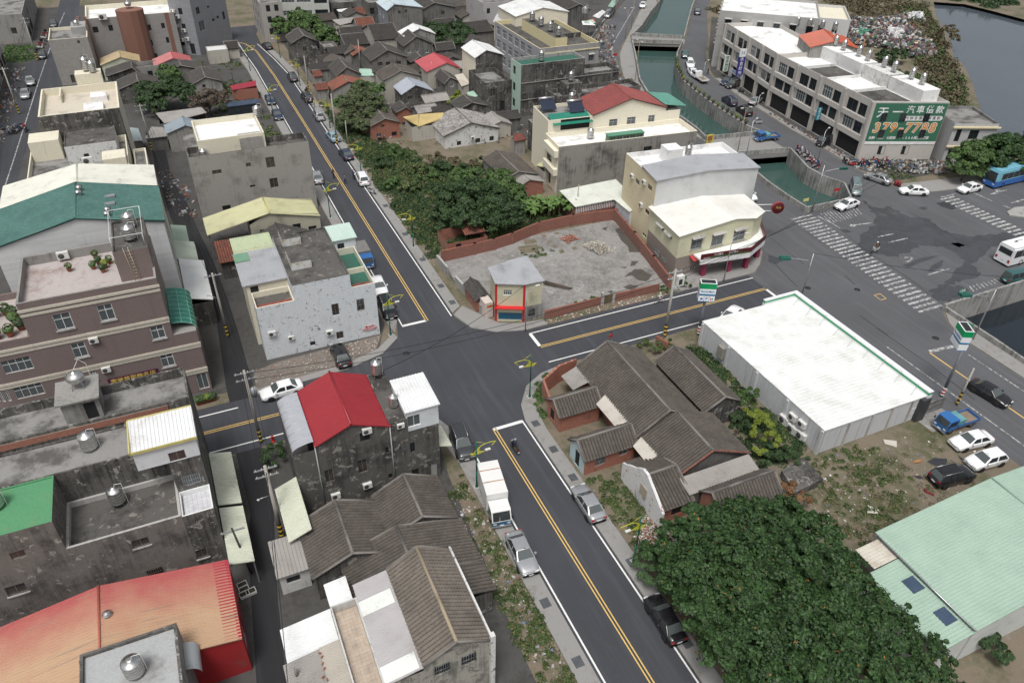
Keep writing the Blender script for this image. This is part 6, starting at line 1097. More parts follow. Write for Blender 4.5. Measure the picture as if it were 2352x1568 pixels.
for i in range(4): tank(['first','second','third','fourth'][i]+' steel tank in the row on the white penthouse block',134.5+i*1.6,139.5-i*2.2,10.6,h=1.4,r=.55,leg=.4)
b6=B('annex_house','low grey annex with cream ledges right of the billboard','house',(125.6,87.2,8,9,rad(-22))); b6.block(7.4,we('annex_grey',(.46,.46,.46),(.2,.2,.19),.3,.6),wins=[('S',(.8,4.1),(1.7,6.3),'dark1','m'),('S',(3.2,4.5),(4.9,6.2),'dark','m'),('S',(.6,.6),(1.8,2.6),'dark','m'),('S',(3.2,1),(4.9,2.7),'dark','m')]); b6.flat(6.9,M_ROOFCEM,par=.5);
for zz in (3.1,6.6): b6.box('ledge',-.2,-.35,zz,8.4,-.003,zz+.22,M_YELW)
M_TERRA=we('terracotta_tile_wall',(.22,.11,.08),(.13,.08,.065),.25,.5)
b=B('apartment_block','grey tiled block with terracotta stair tower at the upper left','building',WR(-12.2,201,6.2,214)); GT=tw_('grey_ceramic',(.29,.275,.26),(.22,.21,.20),.6,.3); W=[('S',Q00(990,235),Q00(1045,285),'dark'),('S',Q00(1350,230),Q00(1395,280),'dark'),('S',Q00(1475,215),Q00(1520,260),'dark'),('S',Q00(1370,370),Q00(1410,420),'dark'),('S',Q00(1520,345),Q00(1560,395),'dark'),('S',Q00(1415,495),Q00(1455,540),'dark'),('S',Q00(1555,475),Q00(1595,515),'dark'),('S',Q00(845,250),Q00(910,300),'open')]
b.block(10,GT,wins=W); b.flat(9,M_ROOFWHITE,par=1,tk=.25,pmat=M_CREAM); m=MB(); m.prism([(9.3+2.9*math.cos(a),.6+2.4*math.sin(a)-1) for a in np.linspace(0,2*math.pi,13)[:-1]],0,11.4); m.obj('stair_tower',[M_TERRA],b.root); b.box('terracotta_strip',16.3,-.06,0,17.2,-.003,10,M_TERRA); b.box('portal',-1.6,-.8,0,-1.1,.2,10.6,M_TERRA); b.box('portal',-.2,-.9,0,.3,-.1,10.6,M_TERRA); b.box('portal_beam',-1.6,-.6,8,.3,-.3,8.8,M_TERRA)
for zz in (3.5,6.8,9.2):
    for k in (0,1): b.box('tower_window',8.3+k*1.7,-3.0+.25*k+.6,zz,8.8+k*1.7,-2.5+.6,zz+1.1,G_DARK)
tank('ball tank on the terracotta tower roof',-2.9,201.4,11.4,r=.8,sphere=True)
ac('twin-fan outdoor unit on the cream parapet of the grey tiled block',-8.6,200.9,9.7,0,2)
b=B('apartment_block','tall blue-grey tiled tower with many box air conditioners','building',(0,0,1,1,0)); BT=tw_('blue_grey_ceramic',(.27,.275,.295),(.22,.22,.235),.3,.3); P=[(5.5,204),(10.1,200.8),(18.9,211.5),(13.5,216)]
b.block(12.6,BT,P,wins=[(1,(1.6,8.8),(3,10.3),'dark','m'),(1,(1.6,5),(3.8,7.2),'grey','m'),(1,(7,6),(8,6.6),'dark','m'),(1,(9,6.2),(9.9,6.8),'dark','m'),(1,(11.5,5.4),(12.5,7.2),'dark','m'),(1,(6,9.2),(6.9,9.7),'dark','m'),(0,(2.2,9),(3.2,10.4),'dark','m'),(0,(2.2,5.6),(3.2,7),'dark','m'),(0,(1,2),(2,3.4),'dark','m'),(0,(3.2,.2),(4.4,2.6),'dark','m')]); b.flat(11.8,M_ROOFCEM,P,par=.8); b.block(15.5,BT,[(6.2,204),(10.2,201.3),(14.5,206.5),(10.4,209.5)],z0=12.6,name='upper_wall'); b.flat(15.4,M_ROOFCEM,[(6.2,204),(10.2,201.3),(14.5,206.5),(10.4,209.5)],name='upper_roof')
for k,(u,zz) in enumerate(((1,9.4),(1.9,8.2),(1.1,6.2),(2.7,5.2),(1.6,3),(3.1,3.3))):
    q=np.array(P[0])+(np.array(P[1])-np.array(P[0]))/5.6*u+np.array([-.05,-.1]); ac(['highest','second highest','third','fourth','fifth','lowest'][k]+' box air conditioner on the narrow flank of the blue-grey tower',q[0],q[1],zz,math.atan2(-3.2,4.6),1.2)
b=fb('grey tiled house with cream parapet beside the far left street','z' and 9.3,None,{'*':tw_('ash_tile',(.31,.295,.27),(.24,.23,.21),.6,.25)},rect=WR(-19.4,188.4,-12,198.5),wins=[('S',Q00(740,515),Q00(805,580),'brown'),('S',Q00(705,375),Q00(740,400),'brown'),('S',Q00(640,690),Q00(700,760),'brown')],pm=M_CREAM); tank('steel tank on the cream parapet roof by the far left street',-13.8,195,9,h=1.7,r=.6,leg=.3); b.box('stair_hut',4.4,5,8.7,7.3,10,10.2,M_GREYW)
hy('beige sheet gable shed with red trim under the terracotta tower',(1060,490),(1105,525),(930,580),(1275,545),4.6,3.4,ms('tan_sheet',(.40,.31,.17),.5),M_CREAMSH,c=0,cover='rib',ymin=5); hy('coral red metal gable behind the dark cottages',(1500,500),(1590,535),(1420,590),(1755,575),4.4,3.2,ms('coral_sheet',(.42,.11,.11),.45),M_FARW[0],c=0,cover='rib',ymin=5)
hy('dark cottage roof below the beige shed',(1140,605),(1215,625),(985,720),(1270,650),4,2.8,c=0,wall=M_CEMDK,ymin=5); hy('wide dark cottage roof beside the alley trees',(1215,680),(1265,750),(1075,820),(1440,770),4.2,2.9,c=0,wall=M_CEMDK,ymin=6); fb('small flat-roofed cement hut between dark cottages',3.4,[(1200,610),(1455,600),(1420,570)],M_CEM,0,0,dmin=4,wins=[('S',(3,1.3),(4,2.4),'dark','m')],roof=M_RDK); hy('dark cottage roof below the coral gable',(1600,580),(1660,605),(1470,665),(1840,640),3.9,2.8,c=0,ymin=5)
hy('grey gabled cottage with green shutter and one unit',(1740,628),(1885,712),(1775,785),(2035,738),4.2,3.1,T_DARK,M_FARW[0],c=0,wins=[('S',Q00(1855,780),Q00(1892,805),'dark')],ymin=7); ac('air conditioner on the grey gabled cottage',*(G(Q00(1965,830))[:2]-np.array([0,.2])),1.4)
fb('pale hut with sheet roof under the blue-grey tower',3,[(1905,470),(2085,440),(2000,420)],M_FARW[2],0,0,dmin=3,roof=M_WHITESH2,par=.1); hx('tiny tiled hut at the road bend',(2080,380),(2170,385),(2040,420),(2215,470),3.2,2.4,c=0,wall=M_FARW[2])
shed('crimson sheet roof shed behind a low brick wall by the road',[(2110,790,2.9),(2351,740,2.9),(2351,790,2.4),(2140,830,2.4)],'rib',ms('crimson_sheet',(.30,.03,.05),.5),M_BRK2,c=0); shed('asbestos shed roof by the alley trees',[(1430,1040,3.2),(1850,985,3.2),(1900,1035,2.7),(1510,1135,2.7)],'rib',M_ASB,M_FARW[1],c=0); hy('blue-grey metal gable beside the white terrace',(1720,1070),(1700,1150),(1530,1200),(1830,1150),4.6,3.6,ms('steel_blue_sheet',(.24,.29,.33),.5),M_FARW[0],c=0,cover='rib',ymin=4)
shed('dark sheet roof at the alley head',[(1390,1165,3),(1500,1170,3),(1545,1250,2.5),(1330,1275,2.5)],'rib',M_ASB,M_FARW[3],c=0); shed('pale blue patched lean-to along the alley',[(1180,1170,3.4),(1270,1180,3.4),(1310,1290,3),(1200,1300,3)],'rib',ms('patched_blue_sheet',(.36,.42,.42),.6),M_FARW[1],c=0)
b=fb('cream side house behind the alley hedge','z' and 7.5,None,{'*':M_CREAM},rect=WR(-6.4,118,-4.6,126.5),par=.4)
fb('mossy grey shop house with green awning on the far left street',6.6,None,{'*':M_FARW[0]},rect=WR(-40,226.5,-27,262),wins=[('S',(9.6,2.2),(10.8,3.6),'brown','m'),('E',(3,3.5),(4.2,5),'dark','m'),('E',(8,3.5),(9.2,5),'dark','m'),('E',(13,3.5),(14.2,5),'dark','m'),('E',(2.5,.2),(7,2.6),'door','m'),('E',(8.5,.2),(14,2.6),'door','m')],par=.7)
for k,(y0,y1,z,mm) in enumerate(((196,209,9,M_FARW[2]),(180,195.8,10.5,M_GREYW),(160,179.8,9,M_CREAM),(140,159.8,8.5,M_FARW[0]))):
    fb(['pale','tall grey','cream','stained grey'][k]+' shop house on the west side of the far left street',z,None,{'*':mm},rect=WR(-46,y0,-31.2,y1),wins=[('E',(1.2+i*4.2,zz),(3.8+i*4.2,zz+1.6),'dark','m') for i in range(3) for zz in (4,6.6)]+[('E',(1+i*4.2,.1),(4.4+i*4.2,2.7),'door','m') for i in range(3)]+[('S',(10,4),(12,5.6),'dark','m')])
fb('beige block at the bend of the upper road',9.3,None,{'*':we('beige_grey_wall',(.36,.34,.315),(.16,.15,.14),.3,.6)},rect=WR(26.2,206.3,31.5,222),wins=[('S',(1.3+2*i,zz),(2.3+2*i,zz+1.5),'dark','m') for i in range(2) for zz in (1.8,4.6,7.2)]+[('W',(1.5+4*i,zz),(2.8+4*i,zz+1.6),'dark','m') for i in range(3) for zz in (1.8,4.6,7.2)])
fb('pale office block with long ribbon windows at the top of the road',10.6,None,{'*':we('pale_green_white_wall',(.52,.53,.49),(.2,.2,.18),.3,.6)},rect=(33.2,223,13,11,rad(-14)),wins=[('S',(.8,zz),(4.2,zz+1.3),'white8','m') for zz in (2,5.3,8.4)]+[('S',(4.7,zz),(8.4,zz+1.3),'white8','m') for zz in (2,5.3,8.4)]+[('S',(9.2,zz),(12.6,zz+1.8),'dark','m') for zz in (1.6,5,8.2)])
fb('low black-mouthed garage by the office block',4.4,None,{'*':M_FARW[3]},rect=WR(46.8,222,54,229),wins=[('S',(.6,.1),(6.4,3),'door','m')],par=.4)
def pxof(p):
    d=np.array([p[0],p[1],p[2]])-CP; w_=d@CF; return np.array([d@CX,-(d@CU)])/w_*FPX
BIGH=[(np.array([o.location.x,o.location.y,3.]) if o.location.length>1 else None,o['label']) for o in COL.objects if o.get('category')=='house' and o.get('label')]
BIGH=[(p,l) for p,l in BIGH if p is not None]; USED=set()
def near_label(s,p):
    for q,l in sorted(BIGH,key=lambda a:np.hypot(*(a[0][:2]-p[:2]))):
        d=pxof(p)-pxof(q); side=('right of' if d[0]>0 else 'left of') if abs(d[0])>abs(d[1]) else ('below' if d[1]>0 else 'above'); w_=l.split(); w_=w_[:7]
        while w_[-1] in('with','of','the','in','and','by','at','a','behind','beside','on','below','under','before'): w_=w_[:-1]
        x=s+' '+side+' the '+' '.join(w_)
        if x not in USED and len(x.split())<=16: USED.add(x); return x
    return s
for i,(px,w_,d,ze,rise,ax,k) in enumerate([((600,620),5,4,2.6,.8,'x',0),((720,560),4.5,4,2.6,.9,'y',1),((640,540),4,4,2.4,.7,'x',0),((760,470),5,4,2.8,.9,'x',0),((880,470),4,4,2.8,.9,'y',1),((950,480),4,4,3,.9,'y',2),((1080,660),4,5,2.8,.9,'y',0),((1420,640),4.5,4,2.6,.8,'x',1),((1560,620),4,4,2.6,.8,'y',0),((1640,900),5,4,2.6,.7,'x',3),((1700,560),4,4,3,1,'x',1),((1780,540),4.5,4,3,.9,'y',0),((1880,600),4,4,3,.9,'x',3),((1850,360),6,5,3,1,'x',1),((2000,380),5,5,3,1,'y',0),((2090,420),5,5,3,1,'x',1),((1240,170),5,5,3,1,'x',0),((620,170),6,5,3,1,'x',1),((900,130),5,5,3,1,'y',0),((1000,110),5,5,3.2,1,'x',2),((1850,100),6,5,3.4,1,'x',0),((1950,60),6,6,3.6,1.2,'y',1),((1930,140),5,5,3.4,1,'y',1),((2120,250),5,5,3.2,1,'y',0),((1560,1000),4,3.5,2.4,.7,'x',3),((1700,1010),3.5,3,2.3,.6,'x',0),((2200,1100),4,5,2.5,.7,'y',3),((2300,1060),4,4,2.5,.7,'x',0),((420,330),6,4,2.6,.8,'x',1)]):
    p=G(Q10(*px),ze); b=B('shed','','shed',WR(p[0]-w_/2,p[1]-d/2,p[0]+w_/2,p[1]+d/2,random.uniform(-5,5)),'small roofs packed between the old quarter houses'); b.root['label']=near_label('small %s roof'%['dark tiled','grey tiled','rust tiled','corrugated'][k],p)
    b.block(ze,M_FARW[i%4],gable=(ax,ze+rise)); b.gable(ze,ze+rise+.05,ax,[T_DARK,T_GREY,T_RED,M_ASB][k],'tile' if k<3 else 'rib',over=.2)
# ================================================================== vehicles
def paint(name,c,rough=.22,metal=0):
    if name in MATS: return MATS[name]
    k=NT(name); n=k.noise(k.P(),1.2,4,.6); k.col(k.mix(k.ramp(n,.3,.75,0,.25),c,tuple(v*.8+.02 for v in c))); k.set(rough,metal,.5); k.b.inputs['Coat Weight'].default_value=.4; k.b.inputs['Coat Roughness'].default_value=.08; MATS[name]=k.m; return k.m
PAINTS=dict(white=(.78,.79,.79),silver=(.42,.43,.44),black=(.012,.012,.014),darkgrey=(.075,.08,.085),navy=(.02,.03,.06),lightblue=(.24,.36,.42),blue=(.025,.13,.36),teal=(.03,.10,.10),tealblue=(.02,.10,.19),cyan=(.20,.48,.60),green=(.02,.10,.09),greyteal=(.14,.19,.20))
M_TYRE=plx('tyre_rubber',(.018,.018,.019),.85); M_RIM=plx('alloy_rim',(.42,.43,.44),.35,.7); M_TAIL=plx('tail_lamp_red',(.32,.012,.012),.25); M_HEAD=plx('head_lamp_clear',(.62,.64,.64),.15); M_PLATE=plx('number_plate',(.66,.67,.66),.5); M_TRIM=plx('black_trim',(.02,.02,.021),.6); M_GLASSC=glass('car_glass',(.028,.033,.036),.05); M_AMBER=plx('amber_lamp',(.5,.2,.02),.3); M_CANVAS=plx('grey_canvas',(.17,.165,.155),.9)
CK=dict(sedan=dict(L=4.6,W=1.76,top=[(-2.3,.48),(-2.27,.86),(-2.1,.97),(-1.55,1),(-.4,.97),(.95,.97),(1.5,.90),(2,.79),(2.24,.66),(2.3,.45)],cab=(-1.75,1.05,-1.05,.30,.94,1.43)),
 hatch=dict(L=4.2,W=1.74,top=[(-2.1,.5),(-2.08,.9),(-1.95,1),(-.4,1),(.95,1),(1.4,.93),(1.85,.8),(2.05,.66),(2.1,.45)],cab=(-2.02,1.1,-1.55,.35,.97,1.49)),
 suv=dict(L=4.55,W=1.8,top=[(-2.27,.55),(-2.25,1),(-2.1,1.08),(-.4,1.06),(.95,1.08),(1.6,1),(2.05,.9),(2.24,.75),(2.27,.5)],cab=(-2.2,1.15,-1.85,.45,1.04,1.68)),
 van=dict(L=4.4,W=1.72,top=[(-2.2,.5),(-2.19,1),(-2.1,1.12),(-.4,1.12),(1.4,1.12),(1.95,1.05),(2.15,.9),(2.2,.5)],cab=(-2.15,1.95,-2,1.4,1.1,1.88)))
def wheel(parent,x,y,r=.31,w_=.2,side=1,key='w'):
    kk=(r,w_)
    if kk not in WHEELS:
        m=MB(); m.lathe([(r*.55,-w_/2),(r*.95,-w_/2),(r,-w_*.3),(r,w_*.3),(r*.95,w_/2),(r*.55,w_/2)],n=20); a=m.mesh('wheel',[M_TYRE]); m=MB(); m.lathe([(r*.6,w_*.34),(r*.55,w_*.42),(r*.2,w_*.36),(.01,w_*.42)],n=10); m.lathe([(.01,-w_*.42),(r*.2,-w_*.36),(r*.55,-w_*.42),(r*.6,-w_*.34)],n=10); WHEELS[kk]=(a,m.mesh('rim',[M_RIM]))
    o=link('wheel',WHEELS[kk][0],parent); o.location=(x,y,r); o.rotation_euler=(rad(90),0,0); link('rim',WHEELS[kk][1],o); return o
WHEELS={}
def lofted(top,W,zb=.2,L=None):
    m=MB(); xs=[p[0] for p in top]; lo,hi=xs[0],xs[-1]; rings=[]
    for x_,zt in top:
        e=min(x_-lo,hi-x_); w_=W/2*(.86+.14*min(1,e/.55)); zz=max(zt,zb+.2)
        b0=zb+(.14 if e<.15 else 0)
        rings.append([(x_,-w_*.95,b0),(x_,-w_,b0+.22),(x_,-w_,zz-.14),(x_,-w_*.94,zz-.02),(x_,-w_*.55,zz+.02),(x_,w_*.55,zz+.02),(x_,w_*.94,zz-.02),(x_,w_,zz-.14),(x_,w_,b0+.22),(x_,w_*.95,b0)])
    for a,b in zip(rings[:-1],rings[1:]):
        for k in range(9): m.q([a[k],b[k],b[k+1],a[k+1]],0,True)
        m.q([a[0],a[9],b[9],b[0]],1)
    m.q(rings[0][::-1],0); m.q(rings[-1],0); return m
def weld(me,d=.0008):
    bm=bmesh.new(); bm.from_mesh(me); bmesh.ops.remove_doubles(bm,verts=bm.verts,dist=d); bm.to_mesh(me); bm.free(); me.update(); return me
M_WSCR=glass('windscreen_glass',(.075,.088,.088),.04)
def car_proto(kind,color):
    s=CK[kind]; root=thing('car','','car'); P=paint('car_paint_'+color,PAINTS[color],.22,.5 if color in('silver','darkgrey') else 0); W=s['W']; m=lofted(s['top'],W)
    wb=s['L']*.295; r=.31 if kind!='suv' else .35
    for xx in (-wb-.05,wb):
        for sd in (-1,1):
            n=16; c=len(m.v); m.v+=[(xx+(r+.07)*math.cos(2*math.pi*k/n),sd*(W/2+.004),r+(r+.07)*math.sin(2*math.pi*k/n)) for k in range(n)]; m.f.append(tuple(range(c,c+n)) if sd<0 else tuple(range(c+n-1,c-1,-1))); m.mi.append(1); m.sm.append(False)
    link('body',weld(m.mesh('body',[P,M_TRIM])),root)
    x0,x1,t0,t1,zb,zt=s['cab']; wb_,wt=W/2*.93,W/2*.72
    A=[(x0,-wb_,zb),(x1,-wb_,zb),(x1,wb_,zb),(x0,wb_,zb)]; T=[(t0,-wt,zt),(t1,-wt,zt),(t1,wt,zt),(t0,wt,zt)]; M2=[(t0+.12,0,zt+.035),(t1-.1,0,zt+.035)]
    m=MB(); m.q([A[0],A[1],T[1],T[0]]); m.q([A[2],A[3],T[3],T[2]]); m.q([A[1],A[2],T[2],T[1]]); m.q([A[3],A[0],T[0],T[3]]); m.q([T[0],T[1],M2[1],M2[0]],0,True); m.q([M2[0],M2[1],T[2],T[3]],0,True); m.q([T[1],T[2],M2[1]],0,True); m.q([T[3],T[0],M2[0]],0,True); cm=weld(m.mesh('cabin',[P])); bm=bmesh.new(); bm.from_mesh(cm); bmesh.ops.bevel(bm,geom=[e for e in bm.edges if e.calc_length()>.2 and not e.is_boundary],offset=.07,segments=2,affect='EDGES',profile=.6); bm.to_mesh(cm); bm.free(); cm.polygons.foreach_set('use_smooth',[True]*len(cm.polygons)); link('cabin',cm,root)
    def pane(name,q,ins,mat=M_GLASSC):
        Q=[np.array(p,float) for p in q]; c=sum(Q)/4; n=np.cross(Q[1]-Q[0],Q[3]-Q[0]); n/=np.linalg.norm(n)
        if n@(c-np.array([0,0,.8]))<0: n=-n
        m=MB(); m.q([c+(p-c)*ins+n*.012 for p in Q]); return m.obj(name,[mat],root)
    pane('windscreen',[A[1],A[2],T[2],T[1]],.88,M_WSCR); pane('rear_window',[A[3],A[0],T[0],T[3]],.84,M_WSCR)
    lerp=lambda a,b,f:tuple(np.array(a)*(1-f)+np.array(b)*f)
    nsid=3 if kind in('suv','van') else 2; fs=[0,.34,.62,1] if nsid==3 else [.04,.5,.98]
    for i in range(nsid):
        for a,b_,c_,d_ in ((A[0],A[1],T[1],T[0]),(A[3],A[2],T[2],T[3])): pane('side_window',[lerp(a,b_,fs[i]),lerp(a,b_,fs[i+1]),lerp(d_,c_,fs[i+1]),lerp(d_,c_,fs[i])],.86)
    hl=s['L']/2; w2=W/2
    for sd in (-1,1):
        m=MB(); m.box(hl-.30,sd*w2*.62-.2,.58,hl-.02,sd*w2*.62+.2,.70); m.obj('headlight',[M_HEAD],root)
        m=MB(); zc=.80 if kind in('sedan','hatch') else .95; m.box(-hl-.012,sd*w2*.68-.17,zc-.08,-hl+.2,sd*w2*.68+.17,zc+.07); m.obj('tail_light',[M_TAIL],root)
        m=MB(); m.box(x1-.42,sd*(w2+.02)-.02,zb+.02,x1-.22,sd*(w2+.16)+.02,zb+.16); m.obj('mirror',[P],root)
        m=MB(); m.box(-.55,sd*(w2+.004)-.008,.74,-.38,sd*(w2+.004)+.008,.78); m.obj('door_handle',[M_TRIM if color!='black' else M_RIM],root)
    m=MB(); m.box(-hl-.02,-.22,.56,-hl+.02,.22,.70); m.obj('number_plate',[M_PLATE],root); m=MB(); m.box(hl-.02,-.22,.36,hl+.02,.22,.48); m.obj('number_plate',[M_PLATE],root); m=MB(); m.box(hl-.06,-.38,.5,hl+.006,.38,.58); m.obj('radiator_grille',[M_TRIM],root)
    for xx in (-wb-.05,wb):
        for sd in (-1,1): wheel(root,xx,sd*(w2-.085),r)
    if kind=='suv' :
        for sd in (-1,1): m=MB(); m.tube((t0+.1,sd*wt*.93,zt+.05),(t1-.1,sd*wt*.93,zt+.05),.03,n=5); m.obj('roof_rail',[M_STEEL],root)
    return root
def bx(root,name,q,mat): m=MB(); m.box(*q); return m.obj(name,[mat],root)
def truck_proto(kind,color):
    root=thing('truck','','truck'); P=paint('car_paint_'+color,PAINTS[color]); hl=2.6
    if kind=='boxtruck':
        hl=3.0; bx(root,'chassis',(-3,-.4,.45,2.6,.4,.65),M_TRIM); bx(root,'cargo_box',(-3,-1,.75,1.15,1,2.75),paint('box_white',(.70,.70,.68),.5))
        for yy in (-.4,1): pass
        for xx in (-1.9,-.4): bx(root,'roof_seam',(xx-.06,-.98,2.75,xx+.06,.98,2.757),plx('rust_seam',(.42,.25,.13),.8,0,.3))
        cx0,cx1=1.25,2.95; top=paint('box_white',(.70,.70,.68)); low=P; zt=2.05; w_=.9
    else:
        hl=2.45; bx(root,'chassis',(-2.4,-.4,.42,1.9,.4,.6),M_TRIM); bx(root,'bed_floor',(-2.45,-.85,.62,.75,.85,.72),plx('worn_bed',(.22,.17,.12),.8))
        for q in ((-2.45,-.87,.72,.75,-.82,1.05),(-2.45,.82,.72,.75,.87,1.05),(-2.47,-.87,.72,-2.42,.87,1.05)): bx(root,'bed_side',q,P)
        cx0,cx1=.85,2.4; top=P; low=P; zt=1.85; w_=.82
        if kind=='canvas': bx(root,'canvas_cover',(-2.4,-.86,1.05,.75,.86,2.1),M_CANVAS)
        elif color=='blue': bx(root,'load_box',(-.3,-.75,.74,.65,.75,1.5),plx('faded_teal',(.12,.30,.33),.7,0,.2))
    m=MB(); m.prism([(cx0,.5),(cx1,.5),(cx1+.02,1.05),(cx1-.38,zt-.06),(cx1-.55,zt),(cx0,zt)],-w_,w_);
    v=[(a,c,b) for a,b,c in m.v]; m.v=v; m.f=[tuple(reversed(f)) for f in m.f]
    if low is not top:
        m2=MB(); m2.box(cx0-.004,-w_-.004,.5,cx1+.024,w_+.004,1); m2.obj('lower_cab',[low],root)
    m.obj('cab',[top],root)
    m=MB(); m.q([(cx1+.025,-w_*.9,1.12),(cx1+.025,w_*.9,1.12),(cx1-.335,w_*.86,zt-.12),(cx1-.335,-w_*.86,zt-.12)]); m.obj('windscreen',[M_GLASSC],root)
    for sd in (-1,1):
        m=MB(); m.q([(cx0+.25,sd*(w_+.008),1.15),(cx1-.1,sd*(w_+.008),1.15),(cx1-.42,sd*(w_+.008),zt-.16),(cx0+.25,sd*(w_+.008),zt-.16)]); m.obj('side_window',[M_GLASSC],root); bx(root,'headlight',(cx1-.02,sd*w_*.72-.15,.68,cx1+.04,sd*w_*.72+.15,.86),M_HEAD); bx(root,'mirror',(cx1-.1,sd*(w_+.12)-.06,1.2,cx1,sd*(w_+.12)+.06,1.5),M_TRIM); bx(root,'tail_light',(-hl-.02,sd*.7-.14,.62,-hl+.04,sd*.7+.14,.74),M_TAIL)
    bx(root,'number_plate',(cx1,-.2,.5,cx1+.045,.2,.62),M_PLATE); bx(root,'bumper',(cx1-.1,-w_,.34,cx1+.07,w_,.5),M_STEEL)
    for xx in (-hl*.58,hl*.62):
        for sd in (-1,1): wheel(root,xx,sd*(w_-.12),.34,.22)
    return root
def bus_proto(kind):
    root=thing('bus','','bus');
    if kind=='coach': up=paint('bus_cyan',PAINTS['cyan'],.3); lo=paint('bus_blue',(.03,.13,.42),.3); L,H=10.5,3.3
    else: up=paint('bus_white',(.80,.81,.81),.3); lo=up; L,H=11,3.1
    w_=1.22
    def hull(x0,x1,z0,z1,ins,mat,name):
        m=MB(); m.prism([(x0,-w_),(x1-.12,-w_),(x1,-w_*.8),(x1,w_*.8),(x1-.12,w_),(x0,w_)],z0,z1); return m.obj(name,[mat],root)
    hull(-L/2,L/2,.35,1.35,0,lo,'lower_body'); hull(-L/2,L/2-.02,1.35,H-.25,0,up,'upper_body'); m=MB(); m.prism([(-L/2+.02,-w_*.92),(L/2-.2,-w_*.92),(L/2-.2,w_*.92),(-L/2+.02,w_*.92)],H-.25,H); m.obj('roof',[up],root)
    for sd in (-1,1):
        n=6
        for i in range(n):
            a=-L/2+.5+(L-1.6)*i/n; m=MB(); m.q([(a,sd*(w_+.008),1.5),(a+(L-1.6)/n-.06,sd*(w_+.008),1.5),(a+(L-1.6)/n-.06,sd*(w_+.008),2.6),(a,sd*(w_+.008),2.6)]); m.obj('side_window',[M_GLASSC],root)
        for xx in (-L*.27,L*.29): wheel(root,xx,sd*(w_-.14),.46,.28)
        bx(root,'headlight',(L/2-.05,sd*.85-.2,.75,L/2+.02,sd*.85+.2,.95),M_HEAD); bx(root,'tail_light',(-L/2-.02,sd*.98-.16,.75,-L/2+.04,sd*.98+.16,1.15),M_TAIL); bx(root,'mirror',(L/2+.02,sd*(w_+.1)-.08,1.7,L/2+.25,sd*(w_+.1)+.08,2.1),up)
    bx(root,'windscreen',(L/2-.02,-1.02,1.2,L/2+.012,1.02,2.85),M_GLASSC); bx(root,'rear_window',(-L/2-.012,-1,1.75,-L/2+.02,1,2.6),M_GLASSC); bx(root,'number_plate',(-L/2-.014,-.3,.75,-L/2+.02,.3,.95),M_PLATE)
    for xx in (-2.8,1.6): bx(root,'roof_hatch',(xx-.4,-.4,H,xx+.4,.4,H+.06),up)
    if kind!='coach':
        for i in range(5): m=MB(); m.lathe([(.16,H),(.16,H+.05),(.01,H+.05)],cx=-3.6+i*.3,cy=.35,n=10); m.obj('roof_vent',[M_TRIM],root)
    return root
_V={}
def vh(kind,color,front,rear,label,z=0,cat=None,zr=.5):
    key=(kind,color)
    f=G(front,zr); r=G(rear,zr); a=math.atan2(f[1]-r[1],f[0]-r[0]); c=(f+r)/2
    if key not in _V:
        o=car_proto(kind,color) if kind in CK else bus_proto(kind) if kind in('coach','bus') else truck_proto(kind,color); _V[key]=o
    else: o=copy_tree(_V[key])
    o.location=(c[0],c[1],.012+z); o.rotation_euler=(0,0,a); tag(o,label,cat or {'boxtruck':'truck','flatbed':'truck','canvas':'truck','coach':'bus','bus':'bus','van':'van'}.get(kind,'car'),{'boxtruck':'trucks','flatbed':'trucks','canvas':'trucks','coach':'buses','bus':'buses'}.get(kind,'cars in the streets')); return o
def vt(c,r): return lambda x,y:t(c,r,x,y)
a=vt(1,2); vh('sedan','white',a(55,500),a(415,400),'white sedan parked beside the dirt forecourt on the side street'); vh('sedan','black',a(745,50),a(812,208),'old black sedan parked on the dirt forecourt under the flaking wall'); vh('suv','darkgrey',a(1945,1100),a(1835,795),'dark grey people carrier parked at the kerb beside the sooty house',.11); vh('boxtruck','tealblue',Q13(2270,160),Q12(2115,1230),'white box truck with blue cab parked on the kerb',.06)
vh('sedan','silver',Q23(185,590),(1176,1222),'silver-white sedan parked behind the box truck facing the camera',.06); vh('sedan','silver',Q22(600,1335),Q23(800,85),'silver sedan parked by the ruined white gable',.06); vh('sedan','black',Q23(1270,760),Q23(1545,1215),'glossy black sedan parked under the big tree')
a=vt(1,1); vh('suv','black',a(1255,1370),a(1160,1165),'black people carrier beside the flaking house under a fish lamp'); vh('sedan','white',a(1165,1150),a(1095,985),'white sedan squeezed behind the green terrace'); vh('canvas','blue',a(1045,905),a(945,720),'small blue truck with grey canvas by the green terrace'); vh('suv','white',a(950,30),a(1000,125),'white people carrier next to the group of officers on the upper road'); vh('sedan','silver',a(545,15),a(577,110),'silver car half hidden behind the bare cement house')
a=vt(1,0); vh('sedan','navy',a(800,1385),a(855,1455),'dark blue sedan by the fish lamp below the utility pole'); vh('sedan','lightblue',a(680,1225),a(738,1292),'pale blue sedan parked before the striped pole'); vh('suv','silver',a(557,1030),a(600,1100),'silver van-like car parked behind the roadside group'); vh('suv','black',a(445,875),a(495,930),'black car with people standing at its back'); vh('suv','darkgrey',a(318,685),a(355,745),'dark grey car by the second fish lamp from the bend'); vh('sedan','black',a(75,405),a(130,450),'dark car parked near the road bend'); vh('sedan','navy',a(150,965),a(110,880),'dark blue car on the left side of the upper road'); vh('sedan','navy',a(212,1095),a(180,1025),'dark car with brown sunshade on the left side of the upper road')
a=vt(0,0); vh('sedan','silver',a(285,785),a(272,715),'silver sedan on the far left street, farther of a pair'); vh('sedan','silver',a(225,915),a(240,820),'silver sedan on the far left street beside a yellow box'); vh('sedan','darkgrey',a(385,540),a(390,475),'grey car on the far left street by the weedy plot'); vh('sedan','darkgrey',a(490,250),a(492,195),'dark car farthest up the far left street')
